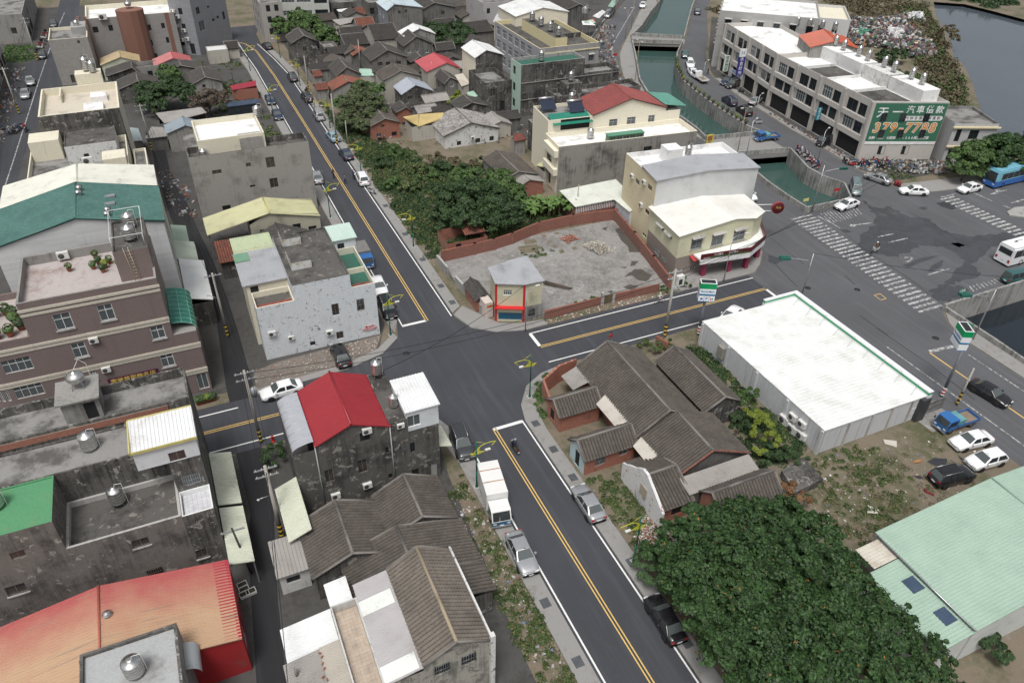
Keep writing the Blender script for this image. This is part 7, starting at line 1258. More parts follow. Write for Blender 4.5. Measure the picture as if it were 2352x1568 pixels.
a=vt(3,1); vh('sedan','white',a(622,348),a(822,285),'white sedan parked on the hatched marking by the canal corner'); vh('van','greyteal',a(815,245),a(790,95),'grey-green van at the end of the canal wall'); vh('sedan','silver',a(925,45),a(1100,105),'silver coupe by the scrap heap'); vh('sedan','white',a(1235,185),a(1440,195),'white square-edged sedan at the road corner by the scrap yard'); vh('sedan','white',a(1760,185),a(1940,145),'white sedan parked in front of the blue coach'); vh('coach','x',a(1985,120),a(2440,10),'blue and turquoise coach under the roadside trees',zr=.8); vh('bus','x',a(2700,670),a(2075,835),'white city bus leaving the wet crossing',zr=.8); vh('van','teal',a(2400,965),a(2165,1015),'dark teal van beside the bridge parapet')
a=vt(3,2); vh('sedan','black',a(2215,585),a(1862,375),'black sedan driving past the striped sign pole'); vh('flatbed','blue',a(1555,800),a(1890,690),'blue pickup truck with teal box on the dirt lot'); vh('sedan','white',a(1690,955),a(2040,875),'white sedan with black sunroof on the dirt lot'); vh('hatch','white',a(1840,1135),a(2160,1050),'white hatchback parked nearest the green warehouse roof'); vh('suv','black',a(1860,1200),a(1510,1285),'black off-roader facing away on the dirt lot')
a=vt(2,0); vh('sedan','teal',a(1590,480),a(1590,525),'dark teal car alone beside the curved canal wall'); vh('suv','white',a(1645,625),a(1625,565),'white car leading the white pair beside the canal'); vh('sedan','white',a(1640,640),a(1675,692),'white sedan between the white car and the white pickup'); vh('flatbed','white',a(1690,700),a(1770,752),'white pickup truck by the canal wall'); vh('suv','navy',a(1960,905),a(2035,962),'dark blue car beside the flower pots on the canal wall'); vh('suv','black',a(2080,985),a(2185,1060),'car under a black cover by the canal wall'); vh('sedan','silver',a(2275,905),a(2195,955),'silver sedan in front of the arcade'); vh('sedan','navy',a(1950,765),a(2005,735),'dark car nosing out of the arcade under the clinic sign'); vh('suv','darkgrey',a(1985,800),a(2075,760),'grey car parked under the arcade of the clinic'); vh('suv','navy',a(1705,135),a(1700,90),'dark car far up the canal road'); vh('sedan','white',a(1195,72),a(1208,35),'white car far up the market street'); vh('suv','darkgrey',a(900,125),a(925,90),'dark car by the market awnings'); vh('suv','silver',a(865,160),a(900,120),'pale van by the market awnings'); vh('flatbed','blue',a(2240,1278),Q30(85,1255),'blue truck on the road bridge'); vh('van','black',Q30(455,1335),Q30(600,1275),'black van parked in front of the arcade')
vh('sedan','white',Q21(1985,1360),Q21(2030,1320),'white car half hidden behind the store'); vh('sedan','white',Q21(2190,245),Q21(2140,190),'white car half hidden behind the tall cream house')
def scooter_proto(color):
    root=thing('scooter','','scooter'); P=paint('scooter_'+color,dict(black=(.02,.02,.022),white=(.7,.7,.7),red=(.4,.03,.03),blue=(.03,.07,.2),silver=(.4,.41,.42))[color]);
    for xx in (-.62,.62): wheel(root,xx,0,.23,.11)
    m=MB(); m.prism([(-.85,.5),(-.5,.38),(-.1,.34),(.12,.3),(.14,.38),(-.05,.42),(-.12,.72),(-.5,.78),(-.9,.72)],-.15,.15); m.v=[(a,c,b) for a,b,c in m.v]; m.obj('body',[P],root); m=MB(); m.box(-.75,-.14,.76,-.08,.14,.84); m.obj('seat',[M_TRIM],root); m=MB(); m.prism([(.12,.3),(.36,.4),(.5,.95),(.38,.98),(.3,.5),(.12,.38)],-.17,.17); m.v=[(a,c,b) for a,b,c in m.v]; m.obj('leg_shield',[P],root)
    m=MB(); m.tube((.66,0,.3),(.42,0,1),.03,n=6); m.obj('fork',[M_STEEL],root); m=MB(); m.tube((.40,-.32,1.03),(.40,.32,1.03),.02,n=6); m.obj('handlebar',[M_TRIM],root); bx(root,'headlight',(.48,-.09,.9,.55,.09,1.03),M_HEAD); bx(root,'tail_light',(-.93,-.08,.66,-.88,.08,.74),M_TAIL); bx(root,'number_plate',(-.96,-.1,.42,-.94,.1,.56),M_PLATE)
    for sd in (-1,1): m=MB(); m.tube((.4,sd*.2,1.03),(.38,sd*.3,1.22),.012,n=5); m.obj('mirror',[M_TRIM],root)
    return root
_S={}
def sc_(color,px,head,label,z=0,group='parked scooters',at=None):
    if color not in _S: o=scooter_proto(color); _S[color]=o
    else: o=copy_tree(_S[color])
    p=G(px) if px is not None else at; o.location=(p[0],p[1],.012+z); o.rotation_euler=(0,0,head); return tag(o,label,'scooter',group)
# ================================================================== people
_TS=bpy.data.scenes.new('workshop')
def evalmesh(o):
    _TS.collection.objects.link(o); vl=_TS.view_layers[0]; vl.update(); me=bpy.data.meshes.new_from_object(o.evaluated_get(vl.depsgraph)); bpy.data.objects.remove(o); return me
M_SKIN=plx('skin',(.42,.26,.18),.6,0,.05); M_HAIR=plx('dark_hair',(.012,.010,.009),.6)
def person(label,loc,head,pose,shirt,legs,helmet=None,held=None,h=1.68):
    k=h/1.7; V=[];E=[];Rr=[]
    def add(p,r,par=None):
        V.append(tuple(np.array(p)*k)); Rr.append(r*k)
        if par is not None: E.append((par,len(V)-1))
        return len(V)-1
    sit=pose=='ride'; hz=.92 if not sit else .86
    lean=.0 if not sit else .08
    pel=add((0,0,hz),(.135)); sp=add((lean*.5,0,hz+.26),.125,pel); ch=add((lean,0,hz+.44),.135,sp); nk=add((lean+.01,0,hz+.60),.055,ch); hd=add((lean+.03,0,hz+.70),.085,nk); tp=add((lean+.03,0,hz+.79),.07,hd)
    for s in (-1,1):
        sh=add((lean,s*.19,hz+.50),.055,ch)
        if pose=='ride': e=add((lean+.22,s*.26,hz+.32),.042,sh); w_=add((lean+.44,s*.25,hz+.30),.032,e); add((lean+.50,s*.24,hz+.30),.035,w_)
        elif pose=='point' and s==1: e=add((.18,s*.3,hz+.36),.042,sh); w_=add((.40,s*.30,hz+.44),.032,e); add((.47,s*.30,hz+.45),.035,w_)
        else: e=add((.0,s*.27,hz+.24),.042,sh); w_=add((.10,s*.27,hz+.02),.032,e); add((.13,s*.27,hz-.06),.034,w_)
        hp=add((0,s*.09,hz-.06),.085,pel)
        if sit: kn=add((.40,s*.16,hz-.10),.062,hp); an=add((.36,s*.15,.42),.042,kn); add((.50,s*.15,.36),.04,an)
        else:
            st=.10*s if pose=='walk' else .02; kn=add((st*.8+.02,s*.10,.48),.062,hp); an=add((st*1.2-.02,s*.10,.09),.042,kn); add((st*1.2+.14,s*.11,.045),.04,an)
    me=bpy.data.meshes.new('body'); me.from_pydata(V,E,[]); o=bpy.data.objects.new('tmp',me)
    md=o.modifiers.new('s','SKIN'); ss=o.modifiers.new('d','SUBSURF'); ss.levels=1; ss.render_levels=1
    for i,v in enumerate(me.skin_vertices[0].data): v.radius=(Rr[i],Rr[i]); v.use_root=(i==0)
    m2=evalmesh(o)
    m2.materials.clear()
    for m_ in (shirt,legs,M_SKIN,M_TRIM): m2.materials.append(m_)
    for f in m2.polygons:
        c=f.center/k; f.use_smooth=True
        if c.z>hz+.60: f.material_index=2
        elif abs(c.y)>.235 and (c.z<hz+.1 or c.x>lean+.34): f.material_index=2
        elif c.z<.10 or (sit and c.z<.40): f.material_index=3
        elif c.z<hz+.04: f.material_index=1
        else: f.material_index=0
    r=thing('person',label,'person',loc,head,'people in the streets'); link('body',m2,r)
    m=MB(); c=(lean+.02)*k; z0=(hz+.71)*k; R0=.115*k if helmet is None else .145*k
    m.lathe([(R0*math.sin(a),z0+R0*.55-R0*math.cos(a)*1) for a in np.linspace(math.pi*.42,math.pi-.02,7)],cx=c-.015*k,n=12); m.obj('hair' if helmet is None else 'helmet',[helmet or M_HAIR],r); return r
CL={n:plx('cloth_'+n,c,.9,0,.2,6) for n,c in dict(navy=(.02,.03,.07),black=(.015,.015,.017),white=(.62,.62,.62),grey=(.2,.2,.2),khaki=(.25,.2,.12),hivis=(.55,.55,.04),orange=(.6,.18,.03),pink=(.5,.3,.32),red=(.35,.03,.03),brown=(.15,.09,.05)).items()}
def pp(label,px,head,pose,s,l,z=.012,**k): p=G(px); return person(label,(p[0],p[1],z),rad(head),pose,CL[s],CL[l],**k)
H_W=plx('helmet_white',(.65,.65,.65),.3); H_G=plx('helmet_grey',(.25,.26,.28),.3)
pp('police officer with orange vest stripe standing on the yellow centre line',Q11(715,75),-60,'stand','navy','navy'); pp('person in dark trousers standing in the upper road facing the officers',Q11(822,122),150,'walk','grey','navy'); pp('person in dark clothes leaning to the white people carrier',Q11(900,85),60,'point','navy','black')
pp('bystander in grey beside the open car',Q10(468,968),-30,'stand','grey','grey',.11); pp('bystander in white shirt at the back of the black car',Q10(510,972),180,'stand','white','navy',.11); pp('bystander in yellow vest and dark trousers on the kerb',Q10(540,995),170,'stand','hivis','black',.11)
pp('pedestrian in dark blue walking beside the arcade',Q20(1795,692),-70,'walk','navy','black',h=1.75); pp('pedestrian in black under the arcade trees',Q20(1772,612),-60,'walk','black','black'); pp('roadside person in red top at the edge of the cross street',Q22(900,22),100,'walk','red','grey'); pp('person in black at the arcade pillar',Q20(2045,825),200,'stand','black','black')
p=G(Q22(22,1000)); sc_('black',None,rad(92),'black scooter ridden away down the lower road',at=p,group='ridden scooters'); person('rider in navy jacket and silver helmet on the lower road',(p[0],p[1]-.2,.012),rad(92),'ride',CL['navy'],CL['black'],H_G)
p=G(Q31(975,750)); sc_('white',None,rad(190),'white scooter turning on the wet crossing',at=p,group='ridden scooters'); person('rider in brown plaid on the white scooter',(p[0]+.2,p[1]+.04,.012),rad(190),'ride',CL['brown'],CL['grey'],H_W); person('pillion passenger in dark clothes on the white scooter',(p[0]+.55,p[1]+.12,.05),rad(190),'ride',CL['black'],CL['black'],None)
p=G(Q00(245,1210)); sc_('black',None,rad(-95),'scooter ridden along the far left street',at=p,group='ridden scooters'); person('rider in dark red on the far left street',(p[0],p[1]+.15,.012),rad(-95),'ride',CL['red'],CL['navy'],CL['red'])
p=G(Q21(1352,1218)); r=thing('bicycle','bicycle ridden along the kerb of the cross street','bicycle',(p[0],p[1],.012),rad(5));
for xx in (-.5,.52):
    m=MB(); n=18
    for q in range(n): a0,a1=2*math.pi*q/n,2*math.pi*(q+1)/n; m.tube((xx+.32*math.cos(a0),0,.33+.32*math.sin(a0)),(xx+.32*math.cos(a1),0,.33+.32*math.sin(a1)),.02,n=5,caps=False)
    o=m.obj('wheel',[M_TYRE],r)
m=MB();
for q in (((-.5,0,.33),(-.15,0,.8)),((-.15,0,.8),(.0,0,.3)),((.0,0,.3),(-.5,0,.33)),((.0,0,.3),(.38,0,.82)),((-.15,0,.78),(.38,0,.8)),((.38,0,.95),(.52,0,.33))): m.tube(*q,.018,n=5)
m.obj('frame',[M_STEEL],r); bx(r,'saddle',(-.27,-.07,.86,-.02,.07,.92),M_TRIM); m=MB(); m.tube((.36,-.26,1),(.36,.26,1),.015,n=5); m.obj('handlebar',[M_STEEL],r)
person('cyclist in white with sun hat on the cross street',(p[0]-.1,p[1],.06),rad(5),'ride',CL['white'],CL['pink'],CL['white'],h=1.6)
for k,(px,hd,col,lb) in enumerate([(Q11(1070,215),-60,'silver','grey scooter parked below the white people carrier'),(Q10(1160,1300),5,'black','black scooter in front of the little brick house'),(Q10(428,890),70,'black','black scooter parked behind the open car'),(Q10(465,850),60,'black','dark scooter beside the roadside group'),(Q20(2100,860),100,'black','scooter at the clinic arcade'),(Q20(2250,1140),150,'silver','scooter leaning on the canal wall by the flower pots')]): sc_(col,px,rad(hd),lb)
rg=random.Random(3)
for k in range(22):
    f=k/21; px=Q30(270+f*180+rg.uniform(-15,25),1385+f*165); sc_(['black','red','white','blue','silver'][k%5],px,rad(rg.uniform(20,70)),'old scooter in the heap along the canal wall',0,'heap of old scooters by the canal')
for k in range(16):
    px=Q30(700+k*27+rg.uniform(-8,8),1500+rg.uniform(-25,25)+k*1.5); sc_(['black','silver','red','blue'][k%4],px,rad(rg.uniform(30,140)),'scrap scooter in front of the billboard wall',0,'scrap scooters below the billboard')
for k in range(7):
    p=G(Q00(440-k*12,300+k*30)); sc_(['black','red','white'][k%3],None,rad(10),'scooter parked at the shop fronts on the far left street',at=p,group='scooters on the far left street')
for k in range(6):
    p=G(Q00(110+k*14,1240-k*12)); sc_(['black','silver','blue'][k%3],None,rad(190),'scooter parked outside the green awning shop on the far left street',at=p,group='scooters by the green awning')
p=G(Q32(1370,1110)); d=thing('dog','tan dog lying on the dirt lot','dog',(p[0],p[1],0),rad(-10)); V=[(-.30,0,.14),(-.05,0,.16),(.20,0,.17),(.34,0,.22),(.44,0,.25),(.52,0,.22),(-.42,.08,.06),(-.62,.14,.05),(-.22,.14,.07),(-.02,.24,.05),(.22,.12,.07),(.46,.16,.04),(.22,-.10,.07),(.44,-.14,.04),(.41,.05,.33),(.41,-.05,.33)]; Ed=[(0,1),(1,2),(2,3),(3,4),(4,5),(0,6),(6,7),(0,8),(8,9),(2,10),(10,11),(2,12),(12,13),(4,14),(4,15)]; Rr=[.13,.13,.14,.08,.075,.04,.03,.015,.07,.035,.055,.03,.055,.03,.02,.02]
me=bpy.data.meshes.new('body'); me.from_pydata(V,Ed,[]); o=bpy.data.objects.new('tmp',me); o.modifiers.new('s','SKIN'); ss=o.modifiers.new('d','SUBSURF'); ss.levels=1
for i,v in enumerate(me.skin_vertices[0].data): v.radius=(Rr[i],Rr[i]); v.use_root=(i==0)
m2=evalmesh(o); m2.materials.clear(); m2.materials.append(plx('tan_fur',(.35,.17,.07),.9)); link('body',m2,d)
# ================================================================== street furniture
M_LGREEN=plx('lamp_post_green',(.0,.10,.07),.4,0,.08); M_LYEL=plx('lamp_arm_yellow',(.46,.44,.04),.4,0,.06)
def fish_lamp():
    r=thing('street_lamp','','street lamp'); m=MB(); m.tube((0,0,.05),(0,0,2.2),.085,.075,n=10); m.tube((0,0,2.2),(0,0,6),.07,.05,n=10); m.obj('post',[M_LGREEN],r); bx(r,'base_plate',(-.28,-.28,-.05,.28,.28,.07),M_SILL); m=MB(); m.lathe([(.16,.07),(.16,.14),(.09,.4)],n=10); m.obj('flange',[M_LGREEN],r)
    up=[(-.35,4.45),(-.12,4.75),(.15,5.05),(.5,5.28),(.95,5.40),(1.45,5.42),(1.95,5.34)]; lo=[(-.35,4.45),(0,4.38),(.35,4.38),(.7,4.46),(.95,4.58)]
    m=MB(); m.path([(p[0],0,p[1]) for p in up]+[(1.55,0,4.98)],.035,6); m.path([(p[0],0,p[1]) for p in lo],.035,6); m.obj('fish_outline',[M_LYEL],r)
    m=MB(); m.prism([(0,4.92),(.22,5.10),(.40,5.18),(.28,4.92),(.34,4.70),(.55,4.56),(.75,4.50),(.5,4.40),(.2,4.38),(0,4.40)],-.02,.02); m.v=[(a,c,b) for a,b,c in m.v]; m.obj('fish_body',[M_LYEL],r)
    for q in (((-.05,4.55),(-.62,4.62)),((-.05,4.45),(-.62,4.60)),((-.1,4.36),(-.62,4.58)),((-.1,4.36),(-.08,4.12)),((-.08,4.12),(-.62,4.58))): m=MB(); m.tube((q[0][0],0,q[0][1]),(q[1][0],0,q[1][1]),.03,n=5); m.obj('fish_tail',[M_LYEL],r)
    m=MB(); m.tube((0,0,5.92),(1.05,0,5.42),.02,n=5); m.obj('stay',[M_LYEL],r); m=MB(); m.box(.9,-.11,4.52,1.4,.11,4.64); m.obj('lamp_head',[M_WPLASTIC],r); return r
_FL=[]
def flamp(label,px,h=0,z=.11,at=None):
    o=fish_lamp() if not _FL else copy_tree(_FL[0])
    if not _FL: _FL.append(o)
    p=G(px,z) if px else at; o.location=(p[0],p[1],z); o.rotation_euler=(0,0,rad(h)); return tag(o,label,'street lamp','green lamp posts with yellow fish arms')
flamp('fish-armed lamp on the kerb beside the tiled farmstead corner',Q22(162,510),180); flamp('fish-armed lamp between the dark people carrier and the box truck',Q12(2028,1335),0); flamp('fish-armed lamp beside the ruined gable and big tree',Q23(1117,450),180); flamp('fish-armed lamp at the flaking house corner',Q11(1237,1510),0)
flamp('fish-armed lamp beside the pale yellow metal shed',Q11(685,432),0); flamp('fish-armed lamp at the wild garden near the lot wall',Q11(1447,698),180); flamp('fish-armed lamp by the dark blue sedan',(830,400),180); flamp('fish-armed lamp behind the silver van-like car',Q10(682,1182),180); flamp('fish-armed lamp by the bare plot left of the upper road',Q10(155,1040),0); flamp('fish-armed lamp before the red tiled sheds',Q10(407,795),180); flamp('fish-armed lamp near the blackened house',Q10(225,535),180); flamp('fish-armed lamp left of the road bend',Q00(2300,655),0)
M_POLE=we('pole_concrete',(.36,.34,.31),(.2,.18,.16),.3,.3); M_HAZB=plx('hazard_black',(.015,.015,.015),.6); M_HAZY=plx('hazard_yellow',(.55,.36,.03),.6); M_WIRE=plx('cable_black',(.015,.015,.017),.7)
def pole(label,px,h,r0=.16,r1=.10,arms=1,trans=False,lamp=None,hazard=True,z=0,mat=None,lean=(0,0)):
    p=G(px); r=thing('utility_pole',label,'utility pole',(p[0],p[1],z)); m=MB(); m.tube((0,0,0),(lean[0],lean[1],h),r0,r1,n=12); m.obj('shaft',[mat or M_POLE],r)
    if hazard:
        for k in range(6):
            m=MB(); m.tube((0,0,.3+k*.28),(0,0,.3+k*.28+.275),r0+.012,r0+.010,n=12); m.obj('hazard_band',[M_HAZB if k%2 else M_HAZY],r)
    for k in range(arms):
        zz=h-.35-k*.8; m=MB(); m.box(lean[0]-.95,lean[1]-.06,zz-.05,lean[0]+.95,lean[1]+.06,zz+.05); m.obj('crossarm',[M_STEEL],r)
        for xx in (-.8,-.3,.3,.8): m=MB(); m.lathe([(.05,zz+.05),(.03,zz+.12),(.05,zz+.16),(.01,zz+.22)],cx=lean[0]+xx,cy=lean[1],n=8); m.obj('insulator',[M_WPLASTIC],r)
    if trans: m=MB(); m.lathe([(.01,h-3.3),(.28,h-3.3),(.28,h-2.4),(.22,h-2.3),(.01,h-2.25)],cx=.45,n=14); m.obj('transformer',[plx('transformer_grey',(.38,.4,.41),.5)],r)
    if lamp is not None:
        a=rad(lamp); m=MB(); m.tube((0,0,h*.62),(1.1*math.cos(a),1.1*math.sin(a),h*.62+.3),.03,n=5); m.obj('lamp_arm',[M_STEEL],r); m=MB(); m.lathe([(.01,0),(.10,.02),(.13,.1),(.05,.18)],n=10); o=m.obj('lamp_head',[M_WPLASTIC],r); o.location=(1.2*math.cos(a),1.2*math.sin(a),h*.62+.2)
    return r,np.array([p[0]+lean[0],p[1]+lean[1],z+h])
_,P1=pole('tall concrete pole with transformer box on the cross street',Q21(1400,1525),9.6,.2,.13,2,True)
_,P2=pole('concrete pole with insulators beside the side street',Q02(2400,930),9.4,.17,.11,2,True); _,P3=pole('thick bare pole at the lane end with a bracket lamp',(648,1234),9,.19,.13,2,False,200); _,P4=pole('alley pole between white lean-to and flaking house',Q01(2095,1530),9,.16,.11,1,False,150); _,P5=pole('pole far up the alley near the dark shed',Q00(1400,1390),8.5,.15,.1,2,False);
_,P6=pole('tall striped-foot pole beside the pale blue sedan',Q10(745,1325),9.3,.16,.1,0); _,P7=pole('slim grey post near the brick house',Q10(848,1365),5.2,.09,.07,0,hazard=False); _,P8=pole('striped-foot pole behind the dark grey car',Q10(487,850),7.6,.13,.09,0); _,P9=pole('slanting pole in the old quarter between tiled roofs',Q10(962,635),6.5,.12,.09,0,hazard=False); _,P10=pole('striped-foot pole by the kerb beside the black sedan',Q32(1730,585),5.2,.13,.09,0); _,P11=pole('pole in the old quarter beside the rose red roof',Q10(1620,780),5,.1,.07,0,hazard=False)
_,P12=pole('leaning street pole by the far left shop fronts',Q00(350,560),9.5,.17,.1,2); _,P13=pole('second street pole by the far left shop fronts',Q00(180,1050),9,.17,.1,1); _,P14=pole('wooden pole beside the crimson shed',Q00(2170,890),5,.1,.07,0,hazard=False,mat=plx('dark_wood',(.04,.035,.03),.9)); _,P15=pole('fallen-looking dark pole by the lane crates',Q03(2310,560),5.5,.12,.08,1,hazard=False,mat=MATS['dark_wood'],lean=(-.5,.5)); _,P16=pole('old pole behind the white metal roofs',Q21(592,410),5.2,.1,.08,0,hazard=False)
def cable(label,a,b,sag=.8,r=.028):
    a,b=np.array(a,float),np.array(b,float); n=14; m=MB(); pts=[a+(b-a)*i/n-np.array([0,0,sag*4*(i/n)*(1-i/n)]) for i in range(n+1)]; m.path(pts,r,5); return tag(m.obj('overhead_cable',[M_WIRE]),label,'cable','overhead cables')
P_E=np.array([G(Q31(300,1180))[0],G(Q31(300,1180))[1],7])
for dz in (0,.8): cable('black cable from the transformer pole across the junction' if dz==0 else 'lower black cable from the transformer pole across the junction',P1-(0,0,.4+dz),P2-(0,0,.4+dz),1.6)
for k in range(3): cable(['upper','middle','lower'][k]+' cable from the transformer pole to the traffic light crossing',P1-(0,0,.3+.7*k),(104,76+2*k,8.5-k*.6),1.4)
for k in range(3): cable(['first','second','third'][k]+' cable along the lane between the two lower left poles',P2-(.5-k*.5,0,.4),P3-(.5-k*.5,0,.4),.7); cable(['first','second','third'][k]+' cable running up the alley',P2-(.5-k*.5,0,.5),P4-(.5-k*.5,0,.4),.9); cable(['first','second','third'][k]+' cable beyond the alley bend',P4-(.4-k*.4,0,.5),P5-(.4-k*.4,0,.4),.9)
for k in range(2): cable(['first','second'][k]+' cable from the lane pole to the bottom edge',P3-(0,0,.6+k*.6),(-2.6+k*.4,24,6.5),.5); cable(['upper','lower'][k]+' cable along the far left street',P12-(0,0,.4+k),P13-(0,0,.4+k),1.2)
cable('long thin cable between two roadside poles on the upper road',P6-(0,0,1),P8-(0,0,.5),1); cable('thin cable crossing the upper road',P6-(0,0,2.2),(60,138,4),1.2); cable('pale wire from the signal to the canal wall signal',P_E,(92,46,7),.6); cable('wire crossing from the kiosk house to the junction',(34.5,71,5.2),(12.8,57.4,8.6),.8)
def al_(label,px,h,head,L=1.6,col=None,two=False,r0=.07):
    p=G(px); r=thing('street_light',label,'street light',(p[0],p[1],0),rad(head)); mt=col or M_STEEL; m=MB(); m.tube((0,0,0),(0,0,h),r0,r0*.7,n=8); m.obj('post',[mt],r)
    for s in ((1,-1) if two else (1,)):
        m=MB(); m.path([(0,0,h-.05),(s*.4,0,h+.3),(s*L,0,h+.4)],.04,6); m.obj('arm',[mt],r); m=MB(); m.box(s*L-.05 if s>0 else s*L-.5,-.1,h+.34,s*L+.5 if s>0 else s*L+.05,.1,h+.46); m.obj('lamp_head',[M_WPLASTIC],r)
    return r
M_RUSTL=plx('rusty_lamp',(.30,.22,.15),.7)
al_('slim grey street light beside the kiosk house',Q21(122,1480),6,0,1.2); al_('grey street light in front of the corner shop',Q21(1942,1020),6.6,0,2)
for px,h,hd,lb in ((Q20(1095,275),8,170,'rusty double-headed light on the market street'),(Q20(1040,365),7.4,170,'rusty street light near the far footbridge'),(Q20(1130,750),8.5,90,'rusty twin street light beside the curved canal'),(Q20(2065,1430),8.5,0,'twin street light on the road bridge')): al_(lb,px,h,hd,.7,M_RUSTL,True)
for px,h,lb in ((Q20(1745,770),4.6,'grey light post by the white pickup'),(Q20(2225,1115),5,'grey light post by the flower pot wall'),(Q30(455,1480),5.5,'grey light post beside the black van'),(Q20(2140,1480),7.2,'plain grey post at the bridge end')): al_(lb,px,h,20,.9)
M_SIG=plx('signal_green',(.02,.12,.09),.4)
def signal(label,px,h,head,L,mat=None,two=2):
    p=G(px); r=thing('traffic_light',label,'traffic light',(p[0],p[1],0),rad(head)); m=MB(); m.tube((0,0,0),(0,0,h+.8),.10,.06,n=10); m.obj('post',[mat or M_STEEL],r); m=MB(); m.path([(0,0,h-1.2),(.5,0,h-.2),(L,0,h+.25)],.06,8); m.obj('arm',[mat or M_STEEL],r)
    for k in range(two):
        o=bx(r,'signal_head',(L-.6-k*.1,-.25+k*.38,h+.0,L+.7-k*.1,-.02+k*.38,h+.36),M_SIG)
        for j in range(3): m=MB(); m.lathe([(.14,0),(.14,.16)],n=10); q=m.obj('visor',[M_SIG],o); q.location=(L-.35+j*.42-k*.1,-.26+k*.38,h+.18); q.rotation_euler=(rad(90),0,0)
    return r
signal('traffic light with green heads in front of the store roof corner',Q31(297,1185),6.2,158,3.6); signal('traffic light on the canal corner by the green utility box',Q32(-0,0) if False else Q31(1880,1555),6.6,160,3.6); signal('traffic light with striped foot at the canal corner by the white sedan',Q31(400,385),7.2,-15,3.2,two=1)
def text(s,size,mat,parent=None,ex=.006,name='lettering',align='CENTER',shear=0,bold=0):
    c=bpy.data.curves.new('lettering','FONT'); c.body=s; c.size=size; c.extrude=ex; c.align_x=align; c.align_y='CENTER'; c.shear=shear; c.offset=bold; c.resolution_u=3
    o=bpy.data.objects.new('tmp',c); me=evalmesh(o); bpy.data.curves.remove(c); me.materials.clear(); me.materials.append(mat); return link(name,me,parent)
def ft_(s,size,mat,parent,loc,yaw=0,**k):
    o=text(s,size,mat,parent,**k); o.location=loc; o.rotation_euler=(rad(90),0,yaw); return o
M_TXB=plx('letter_blue',(.02,.16,.38),.4); M_TXW=plx('letter_white',(.75,.76,.75),.5); M_TXBK=plx('letter_black',(.02,.02,.03),.5); M_TXR=plx('letter_red',(.5,.03,.03),.5); M_TXO=plx('letter_orange',(.62,.27,.06),.5,0,.06); M_TXY=plx('letter_yellow',(.65,.50,.10),.5); M_TXG=plx('letter_green',(.04,.22,.12),.5)
def pylon(label,px,h,head,w_=1.9,d=1,bar=True,off=0,stripe=True):
    p=G(px); r=thing('pylon_sign',label,'sign',(p[0],p[1],0),rad(head)); m=MB(); m.tube((0,0,0),(0,0,h+.1),.17,.14,n=12); m.obj('post',[plx('slate_post',(.11,.12,.135),.4)],r)
    o=bx(r,'light_box',(off-w_/2,-d/2,h+1,off+w_/2,d/2,h+2.6),M_FW); bx(o,'green_band',(off-w_/2-.004,-d/2-.004,h+1.85,off+w_/2+.004,d/2+.004,h+2.58),M_FG); bx(o,'blue_band',(off-w_/2-.004,-d/2-.004,h+1,off+w_/2+.004,d/2+.004,h+1.16),M_FB)
    for yw,yy in ((0,-d/2-.01),(math.pi,d/2+.01)): q=ft_('FamilyMart',.36,M_TXB,o,(off,yy,h+1.5),yw,bold=.005)
    b_=bx(r,'lower_box',(off-w_/2,-d/2,h+.12,off+w_/2,d/2,h+.85),M_FW); bx(b_,'blue_edge',(off-w_/2-.004,-d/2-.004,h+.10,off+w_/2+.004,d/2+.004,h+.16),M_FB)
    ft_('P',.5,M_TXB,b_,(off,-d/2-.01,h+.5),0,bold=.01);
    for dx,mt in ((.48,M_TXR),(.68,M_TXB)): bx(b_,'figure_mark',(off+dx-.05,-d/2-.012,h+.3,off+dx+.05,-d/2,h+.65),mt)
    bx(b_,'cup_mark',(off-.72,-d/2-.012,h+.35,off-.45,-d/2,h+.6),M_TXB)
    for dx in (-.3,.3): bx(b_,'divider',(off+dx-.02,-d/2-.011,h+.16,off+dx+.02,-d/2,h+.84),M_FB)
    bx(r,'roof_vents',(off-w_/2+.12,-d/2+.12,h+2.6,off+w_/2-.12,d/2-.12,h+2.61),M_TRIM)
    if stripe:
        for k in range(5): m=MB(); m.tube((0,0,.2+k*.22),(0,0,.2+k*.22+.215),.19,.19,n=12); m.obj('foot_band',[M_TXR if k%2 else M_TXW],r)
    return r
pylon('tall store pylon sign with green and white box beside the cross street',Q21(1710,1505),5.1,-28); pylon('second store pylon sign at the kerb near the black sedan',Q32(1592,505),6.2,62,off=1.1)
p=G(Q21(2290,540),5); r=thing('round_sign','round maroon shop sign on a white bracket frame','sign',(74.9,77.2,0),rad(-20)); m=MB(); m.lathe([(.01,-.14),(.85,-.14),(.9,-.1),(.9,.1),(.85,.14),(.01,.14)],n=28); o=m.obj('disc',[M_SIGNR],r); o.location=(3,0,5.2); o.rotation_euler=(rad(90),0,0); m=MB(); m.lathe([(.86,-.16),(.92,-.16),(.92,.16),(.86,.16)],n=28); o=m.obj('rim',[plx('dull_red_rim',(.3,.05,.05),.5)],r); o.location=(3,0,5.2); o.rotation_euler=(rad(90),0,0)
for zz in (4.7,5.7): m=MB(); m.tube((-.5,0,zz),(2.1,0,zz),.06,n=6); m.obj('bracket',[M_WFRAME],r)
ft_('元山',.4,M_TXY,r,(3,-.16,5.25))
